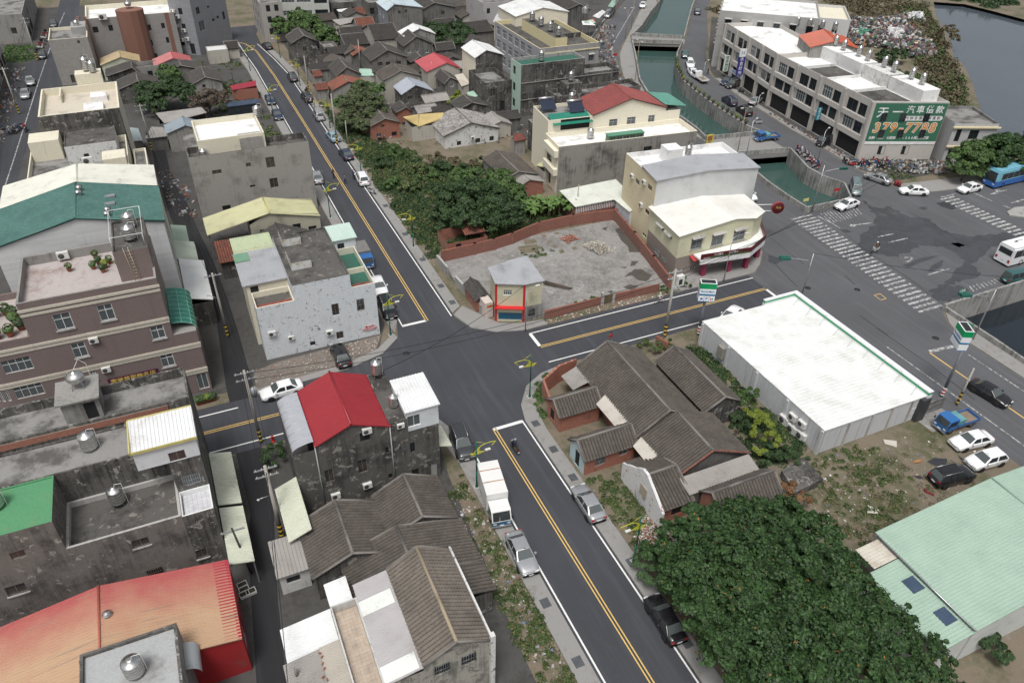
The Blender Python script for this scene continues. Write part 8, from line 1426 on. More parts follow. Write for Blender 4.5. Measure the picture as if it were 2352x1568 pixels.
# ================================================================== trees, shrubs, weeds
def leaf_mesh(name,C,N,size,mat,rg,asp=1.5):
    n=len(C); N=N/np.linalg.norm(N,axis=1,keepdims=True); a=rg.normal(size=(n,3)); u=np.cross(N,a); u/=np.linalg.norm(u,axis=1,keepdims=True)+1e-9; v=np.cross(N,u)
    s=size*(.6+.8*rg.random((n,1))); U=u*s*.5; Vv=v*s*.5*asp
    P=np.stack([C-Vv,C+U*.95-N*s*.10,C+Vv,C-U*.95-N*s*.10],1).reshape(-1,3)
    me=bpy.data.meshes.new(name); me.vertices.add(4*n); me.loops.add(4*n); me.polygons.add(n); me.vertices.foreach_set('co',P.astype(np.float32).ravel()); me.loops.foreach_set('vertex_index',np.arange(4*n,dtype=np.int32)); me.polygons.foreach_set('loop_start',np.arange(0,4*n,4,dtype=np.int32)); me.polygons.foreach_set('loop_total',np.full(n,4,np.int32)); me.materials.append(mat); me.update(); me.validate(); return me
def cloud(lobes,n,rg,lumps=26,inner=.55):
    w_=np.array([l[3]*l[4]+l[3]*l[5] for l in lobes]); w_=w_/w_.sum(); Cs=[];Ns=[]
    for l,k in zip(lobes,np.round(w_*n).astype(int)):
        c=np.array(l[:3]); r=np.array(l[3:6]); m=max(6,int(lumps*(r[0]/2.2)**2))
        d=rg.normal(size=(m,3)); d/=np.linalg.norm(d,axis=1,keepdims=True); d[:,2]=np.where(d[:,2]<-.35,-d[:,2]*.5,d[:,2]); lc=c+d*r*(.62+.38*rg.random((m,1))); lr=(.17+.17*rg.random((m,1)))*r.mean()
        i=rg.integers(0,m,k); e=rg.normal(size=(k,3)); e/=np.linalg.norm(e,axis=1,keepdims=True); e[:,2]=np.abs(e[:,2])*.9-.15*rg.random(k)
        q=lc[i]+e*lr[i]*(.55+.5*rg.random((k,1))); nn=e*.75+d[i]*.35+np.array([0,0,.45])+rg.normal(0,.45,(k,3)); Cs.append(q); Ns.append(nn)
    C=np.concatenate(Cs); N=np.concatenate(Ns); ok=C[:,2]>.05; return C[ok],N[ok]
M_BARK=we('bark',(.12,.095,.07),(.05,.04,.03),.4)
L_BIG=lm_('broad_leaf_green',(.008,.022,.007),(.043,.095,.024),(.35,.14,.03),.994); L_DARK=lm_('dark_leaf',(.012,.028,.010),(.045,.085,.026)); L_MID=lm_('mid_leaf',(.022,.045,.012),(.085,.15,.040)); L_YEL=lm_('yellow_green_leaf',(.06,.09,.012),(.19,.23,.03)); L_DRY=lm_('dry_scrub_leaf',(.05,.042,.024),(.13,.11,.06)); L_WEED=lm_('weed_leaf',(.022,.044,.012),(.085,.125,.036),(.2,.16,.08),.92); L_BARE=lm_('thin_brown_leaf',(.055,.042,.032),(.11,.085,.062)); L_RED=lm_('russet_leaf',(.10,.05,.025),(.20,.11,.05))
def tree(label,px,n,size,mat,name='tree',trunk=True,tr=.16,cat='tree',group=None,seed=1,lumps=26,sq=.85):
    rg=np.random.default_rng(seed); L=[]
    for p,z,r in px: q=G(p,z); L.append((q[0],q[1],z,r,r,r*sq))
    base=np.mean([l[:2] for l in L],axis=0); root=thing(name,label,cat,(base[0],base[1],0),group=group); off=np.array([base[0],base[1],0]); L=[(l[0]-off[0],l[1]-off[1])+l[2:] for l in L]
    if lumps>40:
        for l in list(L):
            for q in range(5): d=rg.normal(size=3); d[2]=abs(d[2])*.7; d/=np.linalg.norm(d); f=rg.uniform(.28,.5); L.append((l[0]+d[0]*l[3]*.95,l[1]+d[1]*l[3]*.95,l[2]+d[2]*l[5]*.95,l[3]*f,l[3]*f,l[3]*f*.9))
    C,N=cloud(L,n,rg,lumps); link('crown' if cat=='tree' else 'foliage',leaf_mesh('crown',C,N,size,mat,rg),root)
    if trunk:
        m=MB(); zt=np.mean([l[2] for l in L]); m.tube((0,0,0),(0,0,zt*.45),tr*1.3,tr,n=9); m.obj('trunk',[M_BARK],root)
        for l in L[:12]:
            m=MB(); mid=(l[0]*.4,l[1]*.4,zt*.45+(l[2]-zt*.45)*.5+.2); m.tube((0,0,zt*.42),mid,tr*.6,tr*.4,n=6,caps=False); m.tube(mid,(l[0],l[1],l[2]+l[5]*.4),tr*.4,tr*.12,n=6,caps=False); m.obj('limb',[M_BARK],root)
    return root
tree('big broad-leaved tree crown beside the ruined gable and black sedan',[((1510,1275),2.2,1.7),((1560,1250),3.4,2),((1620,1225),4.4,2.2),((1700,1200),4.8,2.3),((1620,1320),5.2,2.6),((1715,1300),5.8,2.7),((1560,1330),3.6,1.9),((1610,1395),4.4,2.1)],62000,.18,L_BIG,seed=2,tr=.22,lumps=44)
tree('big broad-leaved tree crown behind the farmstead facing the dirt lot',[((1790,1195),4.6,2.2),((1870,1235),4.8,2.2),((1810,1290),5.8,2.6),((1900,1320),5.4,2.5),((1965,1375),4.8,2.1),((1800,1385),6,2.8),((1890,1420),5.8,2.6)],60000,.18,L_BIG,seed=3,tr=.22,lumps=44)
tree('big broad-leaved tree crown at the bottom edge beside the green warehouse',[((1690,1400),5.2,2.4),((1750,1480),5.4,2.8),((1850,1500),5.6,2.7),((1960,1460),5.2,2.3),((2040,1440),4.4,2),((1680,1510),4.2,2.3),((1960,1550),4.8,2.4),((2060,1530),4.2,2.1),((2130,1510),3.4,1.7),((1780,1580),4.6,2.6),((2140,1570),3,1.7)],70000,.18,L_BIG,seed=4,tr=.22,lumps=44)
tree('feathery low shrub spilling onto the pavement below the fish lamp',[((1480,1290),1,1.3),((1505,1320),1.2,1.4),((1540,1340),1.4,1.4)],9000,.13,lm_('feather_leaf',(.02,.05,.018),(.07,.12,.045)),trunk=False,name='shrub',cat='shrub',seed=5)
tree('dense dark tree over the ruined brick hut in the wild garden',[((1020,505),2.4,2.2),((1045,465),4,2.8),((1085,450),5,3.2),((1130,460),4.6,3),((1165,485),3.6,2.6),((1075,505),3.2,2.8),((1120,510),3,2.6),((1025,450),3.2,2.2)],36000,.24,L_DARK,seed=6,tr=.2)
tree('lighter green tree behind the dark one in the wild garden',[((1100,410),3,2.6),((1150,420),3.2,2.6),((1180,445),2.8,2.2),((1060,415),2.6,2.2)],16000,.24,L_MID,seed=7)
tree('tangled roadside tree before the red tiled ruin',[((805,250),3.4,2.8),((845,245),4,3.2),((825,215),4.4,2.6),((800,280),2.4,2.4),((840,285),2.2,2.4),((865,265),2.8,2.4)],22000,.26,lm_('dusty_leaf',(.035,.050,.020),(.095,.12,.05)),seed=8)
tree('bright green climber tree on the red tiled ruin',[((830,205),3.6,2.2),((865,215),3.4,2.2),((780,240),2.6,1.8)],9000,.26,L_MID,seed=9)
tree('leafy tree left of the blackened house',[((650,65),3.2,3),((690,50),4.5,3.4),((715,65),4.2,3.2),((745,80),3.6,3),((760,95),2.6,2.2)],20000,.34,L_MID,seed=10)
tree('round dark tree, left of a pair in the old quarter',[((985,85),3,3),((1000,72),4,3),((1015,90),3,2.8)],11000,.34,L_DARK,seed=11); tree('round dark tree, right of a pair in the old quarter',[((1045,75),3.6,3.2),((1065,82),3.2,3),((1050,95),2.6,2.6)],11000,.34,L_DARK,seed=12)
tree('thin dark tree among the cottages left of the upper road',[((345,215),3,3),((385,205),4,3.2),((420,220),3.2,3),((360,245),2,2.4),((340,240),2.2,2.4)],15000,.27,L_DARK,seed=13); tree('round bright green tree beside the dark cottages',[((390,175),3,2.6),((395,185),2.2,2.4)],9000,.27,L_MID,seed=14); tree('bare brownish tree beside the gabled cottage',[((475,235),2.8,2.8),((500,228),2.6,2.4),((460,245),2,2.2)],8000,.24,L_BARE,seed=15)
tree('roadside tree behind the blue coach, left one',[((2215,370),3.4,2.8),((2245,355),4.6,3),((2230,385),2.6,2.4),((2200,395),2.2,1.8)],15000,.28,L_MID,seed=16); tree('roadside tree behind the blue coach, middle one',[((2285,350),4.6,3.2),((2310,345),4.6,3),((2275,375),3,2.6)],15000,.28,L_BIG,seed=17); tree('roadside tree at the right frame edge',[((2340,345),4.6,3.2),((2375,340),4.4,3.2),((2345,370),3.2,2.8)],13000,.28,L_BIG,seed=18)
tree('yellow-green bush between farmstead and store',[((1735,960),1.6,1.3),((1752,985),1.6,1.3),((1765,1010),1.3,1.2),((1745,1025),1.2,1.1)],9000,.16,L_YEL,trunk=False,name='bush',cat='bush',seed=19); tree('leafy sapling at the back of the store wall',[((1705,920),1.4,1),((1725,905),1.8,.9)],4000,.16,L_MID,trunk=False,name='bush',cat='bush',seed=20); tree('dark creeper mound against the store corner',[((1790,1035),1,1.3),((1830,1055),.9,1.2),((1770,1060),1,1.2),((1720,990),.9,1.2),((1690,960),.7,1)],10000,.15,L_DARK,trunk=False,name='bush',cat='bush',seed=21)
tree('russet bush at the end of the low tiled house',[((1810,1130),1.6,1.3),((1840,1145),1.3,1.1)],5000,.16,L_RED,trunk=False,name='bush',cat='bush',seed=22); tree('dark round bush at the foot of the green warehouse',[((2275,1480),.9,1.4),((2300,1500),.8,1.1)],6000,.15,L_DARK,trunk=False,name='bush',cat='bush',seed=23)
tree('shrub by the cross street wall end',[((1505,795),.8,1.1),((1530,788),.7,1),((1480,790),.5,.8)],5000,.17,L_WEED,trunk=False,name='bush',cat='bush',seed=24); tree('bushes along the store forecourt edge',[((1560,640),.7,.9),((1575,655),.6,.8),((1525,665),.5,.7)],4000,.2,L_MID,trunk=False,name='bush',cat='bush',seed=25)
tree('dark bush at the side street under the grey canopy',[((625,1035),1,1.2),((640,1050),.8,1),((620,1055),.8,1)],5000,.16,L_DARK,trunk=False,name='bush',cat='bush',seed=26)
tree('green bushes on the scrap yard edge behind the shop row',[((2035,135),1.2,2.2),((2060,130),1.6,2.4),((2030,128),1,1.8)],6000,.36,L_DARK,trunk=False,name='bush',cat='bush',seed=27); tree('lone sapling standing over the pond edge',[((2178,75),3,2.2),((2190,90),2.4,1.8)],2500,.34,L_DRY,seed=28,tr=.08)
for k,(c,n_) in enumerate((((905,350),5000),((880,375),4200),((955,385),5000),((985,400),4200),((1010,380),4200),((935,430),3600),((900,420),3200),((1060,390),4500),((1100,375),4500))): tree('overgrown shrub in the wild garden, %s'%['beside the slim grey post','nearest the fish lamp by the dark sedan','below the whitewashed house corner','in the middle of the field','right of the field middle','by the rubbish strip','at the road edge','under the whitewashed wall','at the garden wall corner'][k],[(c,.8,1.5),((c[0]+14,c[1]+4),.7,1.3),((c[0]-10,c[1]+6),.6,1.1)],n_,.22,[L_MID,L_DARK,L_WEED][k%3],trunk=False,name='shrub',cat='shrub',seed=30+k,group='shrubs of the wild garden')
tree('dry brown thicket in the middle of the wild garden',[((1000,370),.8,1.8),((1040,375),.8,1.8),((1085,385),.7,1.6)],6000,.2,L_DRY,trunk=False,name='shrub',cat='shrub',seed=45)
tree('vine with yellow leaves on the dark garden house',[((1055,228),2.4,1.8),((1065,240),2,1.5),((1040,240),1.6,1.4)],5000,.28,L_YEL,trunk=False,name='bush',cat='bush',seed=46)
def blade(L,w_):
    m=MB(); n=7; pts=[]
    for i in range(n+1): s=i/n; pts.append((L*s*math.cos(.9*s),L*(.75*s-.85*s*s),w_*math.sin(math.pi*min(.97,s*.92+.06))**.7))
    for a,b_ in zip(pts[:-1],pts[1:]):
        m.q([(a[0],0,a[1]),(b_[0],0,b_[1]),(b_[0],b_[2],b_[1]-b_[2]*.25),(a[0],a[2],a[1]-a[2]*.25)]); m.q([(a[0],-a[2],a[1]-a[2]*.25),(b_[0],-b_[2],b_[1]-b_[2]*.25),(b_[0],0,b_[1]),(a[0],0,a[1])])
    return m
BL=[blade(2.1,.30).mesh('leaf',[lm_('banana_leaf_%d'%i,c,d)]) for i,(c,d) in enumerate([((.04,.085,.018),(.11,.19,.05)),((.055,.11,.02),(.13,.22,.06)),((.16,.13,.06),(.25,.21,.11))])]
rg=random.Random(9)
for k in range(16):
    px=(1205+k*7.2+rg.uniform(-5,5),500+rg.uniform(-14,10)-k*.6); p=G(px); h=rg.uniform(1.5,2.6); r=thing('banana_plant','banana plant in the clump behind the brick lot wall','banana plant',(p[0],p[1],0),group='banana clump'); m=MB(); m.tube((0,0,0),(0,0,h),.13,.08,n=7); m.obj('stem',[plx('banana_stem',(.20,.17,.09),.8,0,.3)],r)
    for j in range(9): o=link('leaf',BL[2 if j==8 else rg.randrange(2)],r); o.location=(0,0,h-.1); o.rotation_euler=(0,rg.uniform(-.5,.25) if j<8 else .9,j*2.4+rg.uniform(-.3,.3)); s=rg.uniform(.7,1.1); o.scale=(s,s,s)
def inpoly(P,poly):
    x_,y_=P[:,0],P[:,1]; c=np.zeros(len(P),bool); n=len(poly); j=n-1
    for i in range(n):
        xi,yi=poly[i]; xj,yj=poly[j]; c^=((yi>y_)!=(yj>y_))&(x_<(xj-xi)*(y_-yi)/(yj-yi+1e-12)+xi); j=i
    return c
def scatter(poly,n,rg):
    po=np.array(poly); lo,hi=po.min(0),po.max(0); out=np.zeros((0,2))
    while len(out)<n:
        q=lo+(hi-lo)*rg.random((n*2,2)); out=np.concatenate([out,q[inpoly(q,poly)]])
    return out[:n]
def weeds(label,poly,nc,per,size,mat,h=.35,rad_=.5,seed=0):
    rg=np.random.default_rng(seed);
    c0=scatter(poly,max(4,nc//7),rg); c=c0[rg.integers(0,len(c0),nc)]+rg.normal(0,1.3,(nc,2)); c=c[inpoly(c,poly)]; i=rg.integers(0,len(c),len(c)*per); r=rad_*(.4+.9*rg.random(len(c))); hh=h*(.4+1.1*rg.random(len(c)))
    a=rg.random(len(i))*2*np.pi; q=np.sqrt(rg.random(len(i)))*r[i]; z=hh[i]*(1-(q/r[i])**2)*(.3+.7*rg.random(len(i)))+.03
    C=np.stack([c[i,0]+q*np.cos(a),c[i,1]+q*np.sin(a),z],1); N=np.stack([np.cos(a)*.6,np.sin(a)*.6,np.full(len(i),.8)],1)+rg.normal(0,.4,(len(i),3))
    return tag(link('weeds',leaf_mesh('weeds',C,N,size,mat,rg)),label,'weeds',kind='stuff')
field=[(28.6,90),(30,90.2),(41,91),(52,92.5),(53,97),(50,104),(44,118),(36,131),(30,150),(28.6,170)]
weeds('tall mixed weeds filling the wild garden beside the upper road',field,1300,80,.17,L_WEED,.6,.75,1); weeds('dark low weeds in the wild garden',field,1000,80,.17,L_DARK,.7,.75,2); weeds('dry stalks in the wild garden',field,300,50,.15,L_DRY,.4,.6,3)
weeds('weeds along the verge left of the lower road',[(14.8,12),(18.2,12),(18.2,50),(15.6,48),(15.4,30)],330,50,.12,L_WEED,.28,.45,4); weeds('weeds between pavement and big tree',[(28.6,14),(33,14),(33.5,30),(31.8,36.5),(28.6,43.5)],260,50,.12,L_WEED,.28,.45,5); weeds('green weeds at the farmstead corner',[(28.7,50),(29.4,54.4),(30.3,57.5),(33,59.4),(36,60.2),(31.6,60.2),(29.7,58),(28.7,54.8)],120,80,.13,L_MID,.45,.5,6)
weeds('weeds and creepers in the dirt lot beside the store',[(44,26.5),(50,26.4),(57,30),(64,36.8),(62,37.7),(52,37.6),(46,36)],150,55,.12,L_WEED,.28,.45,7); weeds('short grass over the dirt lot',[(44,26),(64,26.4),(66.5,36),(52,37.5),(45,36)],240,40,.09,lm_('dry_grass_leaf',(.06,.065,.025),(.15,.14,.07)),.12,.5,8); weeds('rank growth between farmstead and store wall',[(44,38),(52,38),(52,58),(48.4,58),(48.3,45),(44.2,44.6)],300,80,.15,L_DARK,.55,.6,9); weeds('pale weeds along the store wall',[(50.2,40),(52,40),(52,58),(50.4,58)],120,60,.14,L_WEED,.5,.5,10)
weeds('grass patches on the bare plot left of the upper road',[(11,131),(18.2,131),(18.2,192),(8,196),(6,180)],360,50,.2,L_WEED,.35,.8,11); weeds('overgrown plot by the far left street',[(-32,210),(-26,209),(-25.5,222),(-32,224)],160,60,.24,L_MID,.5,.9,12); weeds('weeds in the farmstead courtyard',[(29.2,36),(32,36),(32,43.5),(29,44.2)],100,60,.12,L_WEED,.3,.45,13)
weeds('weeds at the foot of the billboard and scrap',[(111,84.5),(128,83),(132,86),(124,88.4),(113,93)],150,50,.2,L_WEED,.4,.7,14); bank=[(222,178),(214,170),(203.5,158),(192.5,145.5),(182.5,136.5),(178.8,130.5),(169.2,120),(157.7,108.8),(149.4,100.2),(143.6,93.5),(137,92),(140,101),(152,113),(163,124),(172,136),(182,147),(192,157),(204,170),(214,182)]
weeds('belt of brown and green brush along the pond',bank,1100,60,.34,L_DRY,1.6,1.5,15); weeds('green brush along the pond',bank,700,60,.34,L_WEED,1.5,1.4,16); weeds('scrub at the far pond end',[(160,160),(205,172),(226,184),(240,200),(170,215),(150,195)],700,50,.4,L_DRY,1.2,1.8,17); weeds('green scrub on the far shore',[(229,183),(238,178),(240,168),(262,170),(270,190),(240,200)],260,60,.45,L_DARK,1.8,2,18); weeds('scrub between shop row and scrap yard',[(129,98),(141,97),(152,116),(166,128),(160,132),(146,122),(134,110)],420,60,.32,L_WEED,.8,1.3,19)
weeds('moss and grass at the walled lot edges',[(42,71),(46,71),(45.5,72.2),(42.4,72.4)],25,60,.14,L_MID,.3,.4,20); weeds('grass in the planting beds',[(41,84.5),(46,84.5),(46,87.5),(41,87.5)],26,40,.12,L_WEED,.25,.35,21); weeds('grass tufts on the canal footway',[(91.4,113),(93,122),(94.6,138),(98,148),(97,150),(92.6,138),(91.3,124)],60,40,.18,L_DRY,.3,.5,22)
def sm_(name,cols,rough=.7):
    k=NT(name); r=k.n.new('ShaderNodeValToRGB'); k.l.new(k.rnd(),r.inputs[0]); e=r.color_ramp; e.interpolation='CONSTANT'
    while len(e.elements)<len(cols): e.elements.new(.5)
    for i,c in enumerate(cols): e.elements[i].position=i/len(cols); e.elements[i].color=c+(1,)
    k.col(r.outputs[0]); k.set(rough); return k.m
M_LIT=sm_('litter_colours',[(.5,.5,.48),(.35,.34,.33),(.3,.27,.22),(.35,.32,.27),(.14,.18,.26),(.42,.40,.36),(.25,.2,.17),(.2,.2,.21)]); M_RUB=sm_('rubble_colours',[(.33,.29,.25),(.30,.14,.10),(.42,.39,.36),(.24,.11,.08),(.5,.48,.45),(.27,.24,.2)],.95); M_SCRAP=sm_('scrap_colours',[(.5,.5,.5),(.07,.07,.08),(.12,.11,.1),(.16,.05,.05),(.06,.08,.14),(.26,.23,.19),(.1,.1,.1),(.07,.15,.1),(.32,.17,.08),(.3,.31,.33),(.03,.03,.03),(.55,.53,.5),(.16,.14,.12),(.3,.2,.2),(.2,.19,.18),(.04,.04,.045)])
def bits(name,label,poly,n,s0,s1,flat,mat,seed,pile=0,pc=None,cat='litter'):
    rg=np.random.default_rng(seed); P=scatter(poly,n,rg); V=[];F=[]
    base=np.array([(-1,-1,0),(1,-1,0),(1,1,0),(-1,1,0),(-.8,-.8,1),(.8,-.8,1),(.8,.8,1),(-.8,.8,1)],float); fs=[(4,5,6,7),(0,1,5,4),(1,2,6,5),(2,3,7,6),(3,0,4,7)]
    allv=[]
    for i in range(n):
        s=rg.uniform(s0,s1); sx,sy,sz=s*rg.uniform(.4,1),s*rg.uniform(.3,.8),s*flat*rg.uniform(.3,1); a=rg.uniform(0,6.28); ca,sa=math.cos(a),math.sin(a); ti=rg.uniform(-.35,.35); b_=base*(sx*.5,sy*.5,sz); b_=b_+rg.normal(0,s*.05,(8,3)); b_[:,2]+=b_[:,0]*ti
        z=0.0
        if pile: z=pile*max(0,1-min(np.hypot(*(P[i]-q[:2]))/q[2] for q in pc))*rg.random()**.5
        allv.append(np.stack([b_[:,0]*ca-b_[:,1]*sa+P[i,0],b_[:,0]*sa+b_[:,1]*ca+P[i,1],b_[:,2]+.015+z],1)); F+=[tuple(k+8*i for k in f) for f in fs]
    me=bpy.data.meshes.new(name); me.from_pydata(np.concatenate(allv).tolist(),[],F); me.materials.append(mat); me.update(); return tag(link(name,me),label,cat,kind='stuff')
bits('litter','scattered paper and plastic litter on the dirt lot',[(44,26),(64,26.4),(66.5,36),(52,37.5),(45,36)],260,.08,.35,.15,M_LIT,1); bits('litter','litter strewn along the wild garden edge',[(28.6,88),(31,88.8),(36,97),(32,112),(28.6,118)],260,.08,.3,.2,M_LIT,2); bits('rubble','rubble strip at the wild garden edge',[(28.6,88),(31,88.8),(35,96),(31,106),(28.6,112)],420,.06,.22,.5,M_RUB,3,cat='rubble'); bits('rubble','broken tile rubble along the verge left of the lower road',[(14.9,12),(18.2,12),(18.2,49),(16,48),(15.6,30)],700,.05,.22,.4,M_RUB,4,cat='rubble'); bits('litter','plastic bags on the verge left of the lower road',[(15.2,28),(17.8,28),(18,46),(15.8,45)],50,.15,.5,.4,M_LIT,5); bits('rubble','gravelly rubble bank beside the black sedan',[(28.7,12),(32.5,12),(32,26),(30.5,29),(28.7,29)],900,.05,.22,.5,M_RUB,6,cat='rubble')
bits('rubble','brick and plaster heap in front of the ruined gable',[(29.3,33.8),(33.4,33.6),(33.2,36.4),(31.9,38),(29.6,37)],700,.06,.3,.5,M_RUB,7,.6,[(31.5,35.2,1.8)],cat='rubble'); bits('rubble','rubble at the flaking house forecourt',[(11.5,71.2),(16,72.4),(17.3,74.9),(10,74.6)],420,.05,.22,.4,M_RUB,8,cat='rubble'); bits('rubble','debris along the dirt forecourt',[(2,71),(11,71),(11,74.6),(2.2,74)],260,.05,.2,.3,M_RUB,9,cat='rubble'); bits('rubble','stone heap in the walled lot',[(50.2,85.4),(53.6,85.4),(54,81.8),(51.5,81.6)],620,.12,.3,.8,sm_('pale_stone',[(.36,.33,.28),(.42,.39,.33),(.3,.27,.23),(.45,.43,.38)],.95),10,.9,[(52.1,83.4,2.2)],cat='rubble'); bits('rubble','brick heap beside the stone heap',[(48.5,88.2),(50.8,88.4),(51.2,86.8),(49,86.6)],260,.12,.3,.6,sm_('brick_chips',[(.30,.12,.08),(.36,.17,.12),(.25,.09,.06),(.42,.3,.25)],.95),11,.5,[(49.8,87.5,1.5)],cat='rubble')
bits('rubble','rubble strip outside the low brick lot wall',[(35,69.2),(55,69.1),(55,70.1),(37,70.1)],300,.06,.3,.35,M_RUB,12,cat='rubble'); bits('litter','leaf litter and scraps on the pavements',[(27.2,20),(28.4,20),(28.4,53),(27.2,53)],120,.03,.1,.2,M_LIT,13)
yard=[tuple(G(Q30(*p))[:2]) for p in ((690,260),(760,210),(1050,205),(1230,170),(1400,170),(1440,280),(1480,360),(1480,430),(1540,520),(1500,570),(1280,540),(1300,490),(1160,470),(1050,450),(850,430),(740,400),(720,340))]; pc=[(*G(Q30(*q))[:2],r) for q,r in (((830,250),12),((1100,250),12),((870,345),10),((1150,330),12),((1400,450),11),((1320,200),9),((1000,400),10),((1440,540),8))]
bits('scrap_heap','sprawling heap of sorted scrap and rubbish bags by the pond',yard,4200,.3,1.2,.7,M_SCRAP,20,2.2,pc,'scrap'); bits('scrap_heap','white bagged scrap mound in the scrap yard',[tuple(G(Q30(*p))[:2]) for p in ((1080,320),(1150,300),(1230,350),(1200,400),(1100,380))],500,.4,1.1,.8,sm_('white_bags',[(.62,.62,.62),(.7,.7,.69),(.5,.5,.52),(.66,.64,.62)]),21,2.5,[(*G(Q30(1150,345))[:2],8)],'scrap'); bits('scrap_heap','white plastic mound at the far end of the scrap yard',[tuple(G(Q30(*p))[:2]) for p in ((1260,180),(1410,175),(1400,225),(1280,225))],500,.4,1.2,.8,MATS['white_bags'] if 'white_bags' in MATS else sm_('white_bags2',[(.62,.62,.62),(.7,.7,.69),(.5,.5,.52)]),22,2.2,[(*G(Q30(1330,200))[:2],9)],'scrap'); bits('scrap_heap','green netted mound in the scrap yard',[tuple(G(Q30(*p))[:2]) for p in ((800,340),(860,318),(920,330),(910,370),(820,370))],300,.6,1.4,.6,sm_('green_net',[(.05,.22,.13),(.07,.27,.17),(.04,.16,.1)]),23,2,[(*G(Q30(860,345))[:2],7)],'scrap')
M_DRAB=sm_('drab_junk',[(.13,.12,.11),(.25,.23,.2),(.08,.08,.08),(.4,.39,.37),(.2,.1,.07),(.3,.3,.3),(.05,.05,.06),(.08,.12,.16)],.9)
bits('scrap_heap','scrap metal and furniture in front of the billboard wall',[tuple(G(p)[:2]) for p in (Q30(700,1500),Q30(1000,1480),Q30(1500,1490),Q30(1730,1520),Q31(1750,0),Q31(1600,40),Q31(1100,20),Q31(800,-10))],620,.15,.8,.6,M_DRAB,24,.6,[(118,88,6),(124,85,6)],'scrap'); bits('scrap_heap','clutter under the shop arcade',[(109.6,95),(111.8,95),(113.2,119),(112.6,119.5),(110.8,103)],160,.15,.6,.8,M_DRAB,25,cat='scrap'); bits('scrap_heap','market clutter along the far street awnings',[(92,150),(95.5,149),(104,168),(118,190),(112,190),(98,168)],260,.3,1,.9,M_DRAB,26,cat='scrap'); bits('scrap_heap','clutter before the far left shop fronts',[(-31,150),(-28.6,150),(-27,205),(-30,205)],150,.25,.8,.8,M_DRAB,27,cat='scrap'); bits('scrap_heap','junk between the sheds of the alley',[(-3.3,118),(0.5,114),(0.3,124),(-2,135),(-4,135)],110,.2,.8,.5,M_DRAB,28,cat='scrap')
bits('scrap_heap','odds and ends in the yards of the old quarter',[(32,134),(45,128),(56,124),(63,128),(62,180),(34,200)],900,.2,1,.5,M_DRAB,29,cat='scrap')
POT=None
def potted(label,x_,y_,z,s=1,group='potted plants',kind=0,seed=0):
    global POT
    r=thing('potted_plant',label,'potted plant',(x_,y_,z),group=group); m=MB(); m.lathe([(.01,0),(.13*s,0),(.18*s,.26*s),(.2*s,.28*s),(.17*s,.28*s),(.15*s,.22*s),(.01,.22*s)],n=10); m.obj('pot',[plx('terracotta',(.33,.11,.06),.8,0,.2)],r); rg=np.random.default_rng(seed); n=90; d=rg.normal(size=(n,3)); d/=np.linalg.norm(d,axis=1,keepdims=True); C=d*np.array([.26,.26,.26])*s+np.array([0,0,.48*s]); link('foliage',leaf_mesh('foliage',C,d+np.array([0,0,.5]),.13*s,[L_MID,L_DARK,L_WEED,L_YEL][kind%4],rg),r); return r
for k in range(22):
    q=canalB; f=k/21*.99; i=int(f*6)+4; a_,b_=np.array(q[i]),np.array(q[i+1]); p=a_+(b_-a_)*(f*6-int(f*6)); potted('potted plant standing on the curved canal wall',p[0]+.15,p[1],.95,1.4,'pots on the canal wall',k,k)
for k in range(9):
    q=G(Q01([860,910,880,970,1010,950,640,1100,1240][k],[900,860,800,890,850,930,920,880,960][k]),13.95); potted('pot on the shard-tiled roof terrace of the brown building',q[0],q[1],13.92,1.3,'pots on the brown building terrace',k,40+k)
for k in range(10): a_=k*.63; potted('leafy plant on the rounded lower terrace of the brown building',-20.2+1.6*math.cos(a_)+.1*k,76.2+2.2*math.sin(a_),10.52,1.9,'plants on the rounded terrace',k,60+k)
for k in range(6): q=G(Q02(1830+k*28,590-k*8)); potted('pot at the foot of the brown building corner',q[0],q[1]+.2,.02,1.5,'pots by the brown building corner',k,80+k)
for k in range(7): q=G(Q00(430+k*32,1415-k*4),9); potted('terracotta pot on the peeling white house terrace',q[0],q[1],8.92,1.6,'pots on the peeling house terrace',k,90+k)
# ================================================================== signs and lettering
S0=np.array([0.,0.]); Su=np.array([12.9,-3.6]); LW=np.hypot(*Su); Su/=LW; Sn=np.array([Su[1],-Su[0]]); q=wpt(ROW,*(Sn*.05)); ba=ROW.a+math.atan2(Su[1],Su[0])
M_BBG=we('billboard_green',(.04,.15,.09),(.035,.125,.078),.1,.3); bb=thing('billboard','huge green billboard with white characters and orange phone number','billboard',(q[0],q[1],0),ba); X0,X1,Z0,Z1=.3,LW-.1,3.45,10.35
bx(bb,'panel',(X0,-.03,Z0,X1,.04,Z1),M_BBG); bx(bb,'white_border',(X0,-.03,Z0-.55,X1,.04,Z0-.01),M_TXW)
def bt(s,fx,fy,size,mat,**k):
    lay=k.pop('lay',0); return ft_(s,size,mat,bb,(X0+(X1-X0)*fx,-.04-lay*.012,Z1-(Z1-Z0)*fy),**k)
bt('天',.125,.25,2,M_TXW,bold=.03); bt('一',.33,.24,2,M_TXW,bold=.03)
for i,ch in enumerate('汽車借款'): bt(ch,.50+.135*i,.17,1.45,M_TXW,bold=.02)
pill=MB(); n=10; r_=.42; xa,xb=X0+(X1-X0)*.46,X0+(X1-X0)*.95; zc=Z1-(Z1-Z0)*.385; pts=[(xb+r_*math.cos(a),zc+r_*math.sin(a)) for a in np.linspace(-math.pi/2,math.pi/2,n)]+[(xa+r_*math.cos(a),zc+r_*math.sin(a)) for a in np.linspace(math.pi/2,1.5*math.pi,n)]; pill.q([(a,-.036,b_) for a,b_ in pts]); pill.obj('white_pill',[M_TXW],bb)
